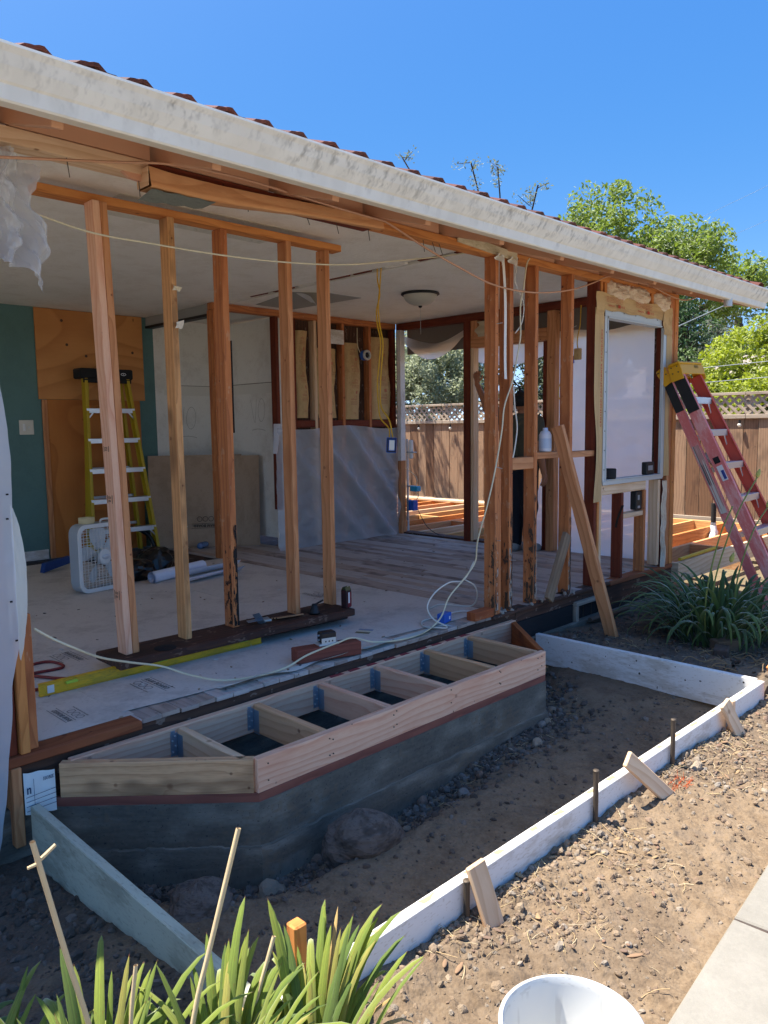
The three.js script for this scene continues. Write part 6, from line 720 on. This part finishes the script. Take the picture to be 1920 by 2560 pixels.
// neighbouring house
{
  const g = thing('neighbour_house', 'neighbouring house with grey shingle roof, turbine vent and brick chimney', 'house');
  bx('wall', g, std({ color: 0xb8a890, roughness: 0.9 }), 23.5, 30, -0.3, 2.1, -11.5, -3.0, 0.02, { su: 2, sv: 2 });
  const sh = std({ roughness: 0.95, map: tex(512, 512, (u, v) => { const r = Math.floor(v * 16), k = hash(Math.floor(u * 20 + (r % 2) * 0.5), r, 97), e = (v * 16) % 1; return lerp3(rgb(120, 110, 104), rgb(160, 150, 142), k * (0.6 + 0.4 * e)); }) });
  const roof = mesh('roof', gridG((u, v) => V(mix(22.9, 26.7, v), mix(1.95, 3.45, v), mix(-12, -2.5, u)), 4, 4, 3, 1.2), sh, g); mesh('roof', gridG((u, v) => V(mix(26.7, 30.6, v), mix(3.45, 1.95, v), mix(-12, -2.5, u)), 4, 4, 3, 1.2), sh, g); bx('eave_board', g, M.dark, 22.9, 22.95, 1.78, 1.94, -12, -2.5, 0.005);
  const tv = new THREE.Group(); tv.name = 'turbine_vent'; g.add(tv); mesh('collar', new THREE.CylinderGeometry(0.11, 0.13, 0.30, 16).translate(0, -0.2, 0), M.galvDull, tv); for (let k = 0; k < 16; k++) { const b = gridG((u, v) => { const a = Math.PI * (v - 0.5), r = 0.19 * Math.cos(a * 0.92) + 0.02, t = u * 0.26; return V(r * Math.cos(t), 0.16 * Math.sin(a), r * Math.sin(t)); }, 2, 6); const m = mesh('vane', b, std({ color: 0xe2d8cc, roughness: 0.5, side: THREE.DoubleSide }), tv); m.rotation.y = k * Math.PI / 8; } tv.position.set(25.4, 3.42, -7.15);
  const ch = new THREE.Group(); ch.name = 'chimney'; g.add(ch); bx('core', ch, std({ color: 0x8c8076, roughness: 1 }), 24.52, 25.28, 2.2, 4.03, -5.36, -4.44, 0.01); const bm = [0xb0583c, 0x9c4a34, 0xc06a4c].map((c) => std({ color: c, roughness: 0.95 })); const bg = cbox(0.06, 0.062, 0.215, 0.004), bg2 = cbox(0.215, 0.062, 0.06, 0.004); for (let r = 0; r < 22; r++) for (let k = 0; k < 4; k++) { const m = mesh('brick', bg, bm[Math.floor(rnd() * 3)], ch); m.position.set(24.5, 2.5 + r * 0.07, -5.25 + k * 0.228 + (r % 2) * 0.11); } for (let r = 0; r < 22; r++) for (let k = 0; k < 3; k++) { const m = mesh('brick', bg2, bm[Math.floor(rnd() * 3)], ch); m.position.set(24.65 + k * 0.228 + (r % 2) * 0.1, 2.5 + r * 0.07, -4.42); } bx('cap', ch, M.blackMatte, 24.7, 25.1, 4.03, 4.22, -5.1, -4.7, 0.01);
  const pl = (lab, a, b, s) => solo('power_line', tubeG([a, [(a[0] + b[0]) / 2, (a[1] + b[1]) / 2 - s, (a[2] + b[2]) / 2], b], 0.006, 16, 5), std({ color: 0x8f9696, roughness: 0.6 }), lab, 'power line'); pl('pale service line dropping to the house beneath the eave', [7.1, 2.0, -0.6], [34, 10.5, 0.5], 0.3); pl('lower thin wire crossing in front of the yellow shrub', [11.5, 1.80, -3.0], [11.5, 2.06, 3.0], 0.02); pl('upper thin wire crossing in front of the yellow shrub', [11.6, 2.02, -3.0], [11.6, 2.30, 3.0], 0.02); pl('faint high power line over the far tree', [40, 10, -20], [40, 16.5, 2], 0.3); pl('faint lower power line over the far tree', [40, 8.6, -20], [40, 14.6, 2], 0.3);
}
// strap leaf plants
function leafG(L, w, bend, fold = 0.25, seg = 9) { const P = [], I = []; for (let i = 0; i <= seg; i++) { const t = i / seg, a = bend * t * t * 1.25, ww = w * Math.pow(Math.sin(Math.PI * clamp(0.12 + t * 0.88)), 0.55) * (t > 0.98 ? 0.15 : 1); let x = 0, y = 0; const n = 24; for (let k = 0; k < n * t; k++) { const q = (k + 0.5) / n, aa = bend * q * q * 1.25; x += Math.sin(aa) * L / n; y += Math.cos(aa) * L / n; } P.push(x, y, -ww / 2, x - fold * ww * Math.cos(a) * -1 * 0 + Math.cos(a) * -fold * ww, y + Math.sin(a) * fold * ww, 0, x, y, ww / 2); } for (let i = 0; i < seg; i++) { const a = i * 3, b = a + 3; I.push(a, a + 1, b + 1, a, b + 1, b, a + 1, a + 2, b + 2, a + 1, b + 2, b + 1); } const g = new THREE.BufferGeometry(); g.setAttribute('position', new THREE.Float32BufferAttribute(P, 3)); g.setAttribute('uv', new THREE.Float32BufferAttribute(new Array(P.length / 3 * 2).fill(0).map((_, i) => { const k = i >> 1; return i % 2 ? Math.floor(k / 3) / seg : (k % 3) / 2; }), 2)); g.setIndex(I); g.computeVertexNormals(); return g; }
const veinT = tex(64, 512, (u, v) => { const line = 0.84 + 0.16 * pn(u * 22, v * 3, 22, 3, 881), mid = smooth(0.06, 0, Math.abs(u - 0.5)) * 0.16, n = pn(u * 8, v * 60, 8, 60, 882), tip = smooth(0.955 + 0.02 * pn(u * 7, 0, 7, 1, 883), 0.985, v), sp = smooth(0.86, 0.93, pn(u * 9, v * 70, 9, 70, 884)); let c = [line + mid - 0.06 * n, line + mid - 0.06 * n, line + mid * 1.5]; c = lerp3(c, [1, 0.72, 0.5], sp * 0.5); return lerp3(c, [0.75, 0.42, 0.3], tip); });
{
  const veined = (a) => a.map((m) => { m.map = veinT; return m; });
  const mats = veined([leafM(0.21, 0.30, 0.02, 0.5), leafM(0.27, 0.35, 0.022, 0.5), leafM(0.12, 0.20, 0.018, 0.45), leafM(0.30, 0.36, 0.035, 0.5), leafM(0.40, 0.37, 0.06, 0.45)]);
  const geos = [[0.62, 0.034, 0.9], [0.60, 0.038, 0.6], [0.70, 0.032, 1.25], [0.62, 0.036, 1.7], [0.62, 0.03, 0.4], [0.6, 0.032, 2.0]].map(([L, w, b]) => leafG(L, w, b));
  const clump = (lab, x, z, n, dir, rise) => { const g = thing('agapanthus_plant', lab, 'plant', 'strap leaf plants'); const y = soilY(x, z); for (let k = 0; k < n; k++) { const m = mesh('leaf', geos[Math.floor(rnd() * geos.length)], mats[Math.floor(Math.pow(rnd(), 1.3) * 5)], g); const a = dir + rr(-1.6, 1.6) * (k % 4 === 0 ? 2 : 1), r = rr(0.01, 0.09); m.position.set(x + Math.cos(a) * r, y - 0.01, z - Math.sin(a) * r); m.rotation.set(0, a, rr(-0.42, -0.05), 'YXZ'); m.scale.setScalar(k % 17 === 5 ? 0.76 : rr(0.48, 0.70)); } return g; };
  clump('bright strap leaf plant with a forked dry stalk beside the grey form board', 0.60, 1.60, 62, 0.6); clump('bright strap leaf plant with tall dry stalk at the form corner', 0.84, 1.68, 66, 0.3); clump('bright strap leaf plant spreading over the dry soil at the white board end', 1.04, 1.75, 60, 0.1); clump('bright strap leaf clump half out beside the grey form board', 0.40, 1.42, 30, 0.8);
  const dry = std({ color: 0xc8b088, roughness: 0.9, bumpMap: T.bumpMid, bumpScale: 0.001 });
  const tipM = leafM(0.42, 0.28, 0.10, 0.3); for (const [x, z] of [[0.62, 1.6], [0.84, 1.68], [1.04, 1.75]]) { const o = scene.children.find((q) => q.name.startsWith('agapanthus_plant') && Math.abs(q.children[0].position.x - x) < 0.12); for (let k = 0; k < 7; k++) { const m = mesh('withered_leaf', geos[3 + (k % 3)], tipM, o); m.position.set(x + rr(-0.05, 0.05), soilY(x, z), z + rr(-0.05, 0.05)); m.rotation.set(0, rr(-1.5, 2), rr(-1.1, -0.6), 'YXZ'); m.scale.set(rr(0.5, 0.75), rr(0.5, 0.7), 0.5); } }
  const stalk = (lab, pts, r) => { const o = thing('dry_stalk', lab, 'stalk'); mesh('stem', tubeG(pts, r, 20, 7), dry, o); return o; };
  const s1 = stalk('pale dry flower stalk with a forked tip', [[0.66, -0.36, 1.6], [0.591, 0.066, 1.6], [0.563, 0.195, 1.6], [0.506, 0.485, 1.6]], 0.0055); mesh('fork', rodG(V(0.511, 0.44, 1.6), V(0.548, 0.462, 1.6), 0.004, 0.0035, 6), dry, s1); mesh('fork', rodG(V(0.511, 0.438, 1.6), V(0.494, 0.437, 1.6), 0.0035, 0.003, 6), dry, s1);
  stalk('tall straight dry flower stalk broken at the top', [[0.74, -0.37, 1.62], [0.838, -0.02, 1.6], [0.865, 0.055, 1.6], [0.962, 0.333, 1.6]], 0.0062); stalk('short grey dry stalk among the leaves', [[0.66, -0.36, 1.62], [0.68, 0.013, 1.6], [0.697, 0.134, 1.6]], 0.0045); stalk('thin dry stalk leaning among the leaves by the orange stake', [[0.90, -0.36, 1.62], [0.978, -0.163, 1.6], [1.053, 0.02, 1.6]], 0.005);
  // large dark clump by the house corner
  const dm = veined([leafM(0.085, 0.15, 0.028, 0.35), leafM(0.105, 0.19, 0.035, 0.35), leafM(0.055, 0.115, 0.025, 0.35), leafM(0.14, 0.22, 0.04, 0.4), leafM(0.32, 0.22, 0.08, 0.3)]), dg = [[0.76, 0.032, 1.7], [0.70, 0.034, 1.3], [0.66, 0.03, 2.1], [0.62, 0.032, 0.9], [0.74, 0.028, 2.4]].map(([L, w, b]) => leafG(L, w, b, 0.25, 10));
  const g = thing('daylily_plant', 'large dark green strap leaf clump with yellow buds by the red ladder', 'plant'); const cx = 5.60, cz = 0.88; for (let k = 0; k < 260; k++) { const a = rr(0, 6.283), r = Math.sqrt(rnd()) * 0.34, x = cx + Math.cos(a) * r * 1.15, z = cz - Math.sin(a) * r * 0.85, m = mesh('leaf', dg[Math.floor(rnd() * 5)], rnd() < 0.03 ? dm[4] : dm[Math.floor(rnd() * 4)], g); m.position.set(x, soilY(x, z) - 0.01, z); m.rotation.set(0, a + rr(-0.7, 0.7), rr(-0.5, 0.1) - r * 0.6, 'YXZ'); m.scale.setScalar(rr(0.62, 1.0)); }
  const gst = leafM(0.24, 0.27, 0.06, 0.2); for (const pts of [[[5.45, -0.3, 0.9], [5.263, 0.321, 0.95], [5.65, 0.59, 0.95], [6.037, 0.852, 0.95]], [[5.3, -0.3, 0.9], [5.172, 0.303, 0.95], [5.38, 0.49, 0.95], [5.574, 0.664, 0.95]], [[5.75, -0.3, 0.95], [5.663, 0.253, 0.95], [5.98, 0.44, 0.95], [6.28, 0.607, 0.95]]]) { const p2 = pts.map((p) => V(...p)); p2[1].lerp(p2[0], 0.35); mesh('flower_stalk', tubeG(p2, 0.0055, 24, 6), gst, g); }
  const bud = new THREE.LatheGeometry([[0.001, -0.02], [0.012, -0.012], [0.018, 0.01], [0.012, 0.035], [0.003, 0.055], [0.001, 0.056]].map((p) => new THREE.Vector2(...p)), 10), bm = leafM(0.55, 0.5, 0.12, 0.3); for (const [x, y, z] of [[6.037, 0.86, 0.95], [6.28, 0.615, 0.95], [5.537, 0.293, 0.97]]) { const m = mesh('bud', bud, bm, g); m.position.set(x, y, z); m.rotation.set(0.1, 0, -0.5); }
  const sd = leafM(0.20, 0.30, 0.03, 0.4); const corner = thing('seedling_leaf', 'lone dark green leaf pair lying on the shaded soil at the grey board', 'leaf'); for (const [a, b] of [[0.2, 1.3], [-0.4, 1.6]]) { const m = mesh('leaf', leafG(0.18, 0.03, 1.4), dm[1], corner); m.position.set(0.53, -0.37, 0.95); m.rotation.set(0, a, -0.6, 'YXZ'); }
}
// ---------- stones, clods, litter ----------
function rockG(seed, det, amp = 0.35) { const g = new THREE.IcosahedronGeometry(1, det), p = g.attributes.position; for (let i = 0; i < p.count; i++) { const x = p.getX(i), y = p.getY(i), z = p.getZ(i), n = 1 - amp / 2 + amp * fbm(x * 1.7 + seed, y * 1.7 + z * 1.3 + seed * 2, seed, 4) * 1.3 + 0.04 * (fbm(x * 9, y * 9 + z * 7, seed + 3, 2) - 0.4); p.setXYZ(i, x * n, y * n, z * n); } g.computeVertexNormals(); return g; }
{
  const rk = std({ roughness: 1, map: grime(751, rgb(104, 94, 86), rgb(66, 60, 55), 0.8, 2), bumpMap: T.bumpMid, bumpScale: 0.012 });
  const a = solo('boulder', rockG(7, 5, 0.42), rk, 'larger brown boulder against the concrete bay wall', 'boulder', 'boulders in the trench'); a.scale.set(0.165, 0.135, 0.115); a.rotation.set(0.1, -0.45, 0.08); a.position.set(2.10, -0.475, 0.80);
  const b = solo('boulder', rockG(12, 5, 0.42), rk, 'flatter dusty boulder at the angled end of the bay', 'boulder', 'boulders in the trench'); b.scale.set(0.135, 0.10, 0.115); b.rotation.set(0, 0.5, 0); b.position.set(1.405, -0.505, 0.66);
  const gs = [1, 2, 3, 4].map((s) => rockG(s * 5, 1, 1.1)), dummy = new THREE.Object3D(), col = new THREE.Color();
  const scatter = (name, label, n, place, size, cols, mat) => gs.forEach((g, gi) => {
    const im = new THREE.InstancedMesh(g, mat, n >> 2); im.name = numbered(name); im.castShadow = im.receiveShadow = true; im.userData = { kind: 'stuff', label: label + ['', ', rounder grains', ', flatter grains', ', darker grains'][gi], category: 'gravel' };
    for (let i = 0; i < n >> 2; i++) { const [x, z] = place(), s = size(x, z), y = soilY(x, z); dummy.position.set(x, y + s * 0.08, z); dummy.rotation.set(rr(0, 6), rr(0, 6), rr(0, 6)); dummy.scale.set(s * rr(0.7, 1.3), s * rr(0.5, 0.9), s * rr(0.7, 1.3)); dummy.updateMatrix(); im.setMatrixAt(i, dummy.matrix); const c = cols[Math.floor(rnd() * cols.length)], k = rr(0.75, 1.2); col.setRGB(c[0] * k, c[1] * k, c[2] * k); im.setColorAt(i, col); } scene.add(im); });
  const pm = std({ color: 0xffffff, roughness: 1, bumpMap: T.bumpMid, bumpScale: 0.002 });
  const dry = [[0.245, 0.178, 0.118], [0.225, 0.162, 0.108], [0.22, 0.16, 0.11], [0.25, 0.19, 0.133], [0.2, 0.138, 0.094], [0.255, 0.21, 0.165]], dk = [[0.10, 0.078, 0.06], [0.115, 0.09, 0.07], [0.09, 0.07, 0.055], [0.14, 0.115, 0.095]], gy = [[0.10, 0.082, 0.068], [0.12, 0.10, 0.085], [0.08, 0.064, 0.053], [0.16, 0.14, 0.12], [0.115, 0.086, 0.066]];
  const front = () => { const x = Math.pow(rnd(), 0.9) * 4.6 + 1.0, z = rnd() < 0.45 ? 1.565 + Math.pow(rnd(), 1.8) * 0.55 : rr(1.56, walkEdge(x) - 0.01); if (fbm(x * 2.3, z * 2.3, 851, 3) < 0.33 + 0.16 * rnd()) return front(); return [x, Math.min(z, walkEdge(x) - 0.012)]; };
  scatter('gravel', 'loose clods and pebbles on the dry soil', 11000, front, () => 0.0014 + 0.009 * Math.pow(rnd(), 4.5), dry, pm);
  scatter('gravel', 'larger clods along the white form board', 420, () => { const x = rr(1.15, 4.7); return [x, 1.57 + Math.pow(rnd(), 2.2) * 0.28]; }, () => 0.004 + 0.013 * Math.pow(rnd(), 2.5), dry, pm);
  scatter('gravel', 'coarse clods at the leaf tips', 900, () => [rr(1.1, 3.2), rr(1.6, 2.14)], () => 0.003 + 0.010 * Math.pow(rnd(), 3), dry, pm);
  const groove = () => { for (let k = 0; k < 200; k++) { const x = rr(1.15, 4.45), z = rr(0.1, 1.4), d = bayDist(x, z); const inside = z < 0.575 && x > 1.15 + z && x < 4.3 - z; if (!inside && d > 0.015 && d < 0.05 + 0.36 * rnd() * rnd()) return [x, z]; } return [3.9, 0.6]; };
  scatter('gravel', 'grey rubble in the groove beside the concrete', 4000, groove, () => 0.003 + 0.016 * Math.pow(rnd(), 3.4), gy, pm);
  scatter('gravel', 'sparse pebbles on the trodden trench soil', 1200, () => [rr(1.12, 4.5), rr(0.75, 1.49)], () => 0.0025 + 0.011 * Math.pow(rnd(), 3.5), gy, pm);
  scatter('gravel', 'dark crumbly soil clods by the plants', 2400, () => (rnd() < 0.5 ? [rr(0.45, 1.04), rr(0.05, 1.5)] : [rr(4.6, 6.0), rr(0.05, 1.5)]), () => 0.003 + 0.015 * Math.pow(rnd(), 3.2), dk, pm);
  // individual stones that stand out
  const sm = [[0.26, 0.2, 0.14], [0.23, 0.2, 0.17], [0.19, 0.125, 0.09], [0.3, 0.24, 0.175]].map((c) => std({ color: new THREE.Color().setRGB(...c), roughness: 0.95, bumpMap: T.bumpMid, bumpScale: 0.003 })), sg = [31, 37, 43].map((s) => rockG(s, 2, 0.45));
  const stone = (x, z, s, k, lab, grp) => { const m = solo('stone', sg[k % 3], sm[k % 4], lab, 'stone', grp); m.scale.set(s * 1.15, s * 0.75, s); m.rotation.set(rr(0, 6), rr(0, 6), 0.2); m.position.set(x, soilY(x, z) + s * 0.15, z); };
  for (let k = 0; k < 30; k++) { const [x, z] = front(); stone(x, z, rr(0.009, 0.018), k, 'small loose stone lying on the sunlit soil', 'loose stones on the sunlit soil'); }
  for (let k = 0; k < 20; k++) { const [x, z] = groove(); stone(x, z, rr(0.014, 0.03), k + 1, 'grey stone in the rubble beside the concrete bay wall', 'stones in the trench rubble'); }
  stone(1.74, 0.66, 0.05, 0, 'upright stone at the bay corner foot', undefined); stone(3.42, 1.64, 0.03, 3, 'rounded tan stone beside the pipe stake', undefined);
  const brk = (lab, x, z, s, r, m, h) => { const o = thing('brick_offcut', lab, 'brick'); const q = mesh('block', cbox(s, h, s * 0.6, 0.006), m, o); o.position.set(x, soilY(x, z) + h * 0.4, z); o.rotation.y = r; }; brk('dusty dark brick half buried below the large plant', 5.02, 1.12, 0.15, 0.3, std({ color: 0x4c4038, roughness: 1, bumpMap: T.bumpMid, bumpScale: 0.006 }), 0.07); brk('tilted paler brick under the large plant leaves', 5.25, 1.05, 0.16, -0.6, std({ color: 0x6c5846, roughness: 1, bumpMap: T.bumpMid, bumpScale: 0.006 }), 0.09); brk('small tan block by the right angled rim board', 4.46, 0.12, 0.11, 0.2, std({ color: 0x8a6c4c, roughness: 1 }), 0.045);
  const roots = thing('dry_roots', 'tangled dry roots beside the white form board corner', 'roots'); for (let k = 0; k < 26; k++) { const x = rr(4.65, 5.2), z = rr(1.05, 1.45), a = rr(0, 6.28), L = rr(0.06, 0.22), p = []; for (let i = 0; i < 4; i++) { const t = i / 3; const xx = x + Math.cos(a) * L * (t - 0.5) + rr(-0.02, 0.02), zz = Math.min(1.5, z + Math.sin(a) * L * (t - 0.5) + rr(-0.02, 0.02)); p.push([Math.max(4.6, xx), soilY(Math.max(4.6, xx), zz) + 0.012 + 0.035 * Math.sin(Math.PI * t) * rnd(), zz]); } mesh('root', tubeG(p, k < 3 ? 0.011 : rr(0.0015, 0.004), 14, 5), k < 3 ? barkM : std({ color: 0x8c7454, roughness: 1 }), roots); }
  const pipe = thing('old_pipe', 'rusty pipe lying at the crawl space vent', 'pipe'); mesh('pipe', rodG(V(5.22, -0.235, 0.05), V(5.83, -0.25, 0.045), 0.018, 0.018, 12), std({ color: 0x6a5a4c, roughness: 0.8, metalness: 0.3 }), pipe);
  // straw and bark litter
  const litter = (name, lab, n, geo, cols, place, ymul) => { const im = new THREE.InstancedMesh(geo, std({ roughness: 1 }), n); im.name = numbered(name); im.castShadow = im.receiveShadow = true; im.userData = { kind: 'stuff', label: lab, category: 'litter' }; for (let i = 0; i < n; i++) { const [x, z] = place(); dummy.position.set(x, soilY(x, z) + 0.0045, z); dummy.rotation.set(rr(-0.25, 0.25), rr(0, 6.28), rr(-0.25, 0.25)); const s = rr(0.5, 1.5); dummy.scale.set(s * rr(0.5, 1.6), s, s); dummy.updateMatrix(); im.setMatrixAt(i, dummy.matrix); const c = cols[Math.floor(rnd() * cols.length)]; col.setRGB(...c); im.setColorAt(i, col); } scene.add(im); };
  litter('straw', 'dry straw bits and rootlets strewn on the soil', 800, tubeG([[-0.025, 0, 0], [-0.008, 0.002, 0.004], [0.01, 0.002, 0.002], [0.025, 0, -0.003]], 0.0009, 8, 4), [[0.5, 0.38, 0.2], [0.42, 0.3, 0.16], [0.55, 0.45, 0.28]], () => (rnd() < 0.75 ? front() : rnd() < 0.5 ? groove() : [rr(4.6, 5.4), rr(0.2, 1.5)]), 1);
  litter('bark_chips', 'brown bark chips and leaf scraps on the soil', 260, (() => { const g = new THREE.IcosahedronGeometry(0.011, 1); g.scale(1.3, 0.28, 0.6); return g; })(), [[0.2, 0.12, 0.08], [0.24, 0.15, 0.09], [0.15, 0.1, 0.075], [0.3, 0.2, 0.11]], front, 1);
  const wd = thing('orange_weed', 'small dried orange weed by the slanting brace', 'weed'); for (let k = 0; k < 60; k++) { const a = rr(0, 6.28), r = rr(0.01, 0.07); const x = 3.2 + Math.cos(a) * r * 1.4, z = 1.66 + Math.sin(a) * r * 0.6; mesh('twig', rodG(V(x, soilY(x, z), z), V(x + rr(-0.03, 0.03), soilY(x, z) + rr(0.008, 0.035), z + rr(-0.02, 0.02)), 0.0012, 0.0006, 4), M.orangeWeed ??= std({ color: 0xb8562c, roughness: 1 }), wd); }
}
{ // small debris on the floor
  const g = new THREE.IcosahedronGeometry(0.011, 0); g.scale(1.5, 0.3, 0.6); const n = 170, im = new THREE.InstancedMesh(g, std({ roughness: 1 }), n), d = new THREE.Object3D(), c = new THREE.Color(); im.name = 'floor_debris'; im.castShadow = im.receiveShadow = true; im.userData = { kind: 'stuff', label: 'wood chips and plaster crumbs scattered on the house floor', category: 'debris' };
  for (let i = 0; i < n; i++) { d.position.set(rr(1.3, 6.4), 0.0075, -0.05 - 3.1 * Math.pow(rnd(), 1.6)); d.rotation.set(0, rr(0, 6), rr(-0.2, 0.2)); const s = rr(0.3, 1.3); d.scale.set(s, s, s); d.updateMatrix(); im.setMatrixAt(i, d.matrix); const k = [[0.4, 0.28, 0.18], [0.12, 0.1, 0.09], [0.6, 0.57, 0.52], [0.25, 0.17, 0.12]][i % 4]; c.setRGB(...k); im.setColorAt(i, c); } scene.add(im);
}
{ // bucket
  const b = thing('bucket', 'scuffed white plastic bucket on the soil by the walk', 'bucket'); const bm = std({ roughness: 0.4, map: tex(512, 256, (u, v) => { const s = smooth(0.66, 0.72, pn(u * 40, v * 60, 40, 60, 771) * 0.6 + pn(u * 120, v * 90, 120, 90, 772) * 0.4) * smooth(0.5, 0.7, pn(u * 5, v * 3, 5, 3, 773)); return lerp3(rgb(205, 205, 202), rgb(120, 118, 113), s * 0.15); }) });
  mesh('shell', new THREE.LatheGeometry([[0.001, 0], [0.128, 0], [0.132, 0.01], [0.150, 0.30], [0.156, 0.302], [0.156, 0.318], [0.150, 0.32], [0.151, 0.352], [0.156, 0.354], [0.157, 0.362], [0.151, 0.366], [0.146, 0.364], [0.144, 0.34], [0.127, 0.015], [0.001, 0.012]].map((p) => new THREE.Vector2(...p)), 64), bm, b); mesh('handle', new THREE.TorusGeometry(0.16, 0.0025, 6, 30, Math.PI).rotateX(Math.PI * 0.5 + 0.5).translate(0, 0.31, 0), M.galv, b); b.scale.y = 0.9; b.position.set(1.365, -0.36, 2.238);
}
// every group's origin moves to the base of its thing
for (const o of [...scene.children]) {
  if (!o.isGroup) continue; const had = o.position.lengthSq() > 0 || o.rotation.y !== 0; if (had) continue;
  const bb = new THREE.Box3().setFromObject(o); if (bb.isEmpty()) continue; const c = V((bb.min.x + bb.max.x) / 2, bb.min.y, (bb.min.z + bb.max.z) / 2); for (const k of o.children) k.position.sub(c); o.position.copy(c);
}
renderer.render(scene, camera);
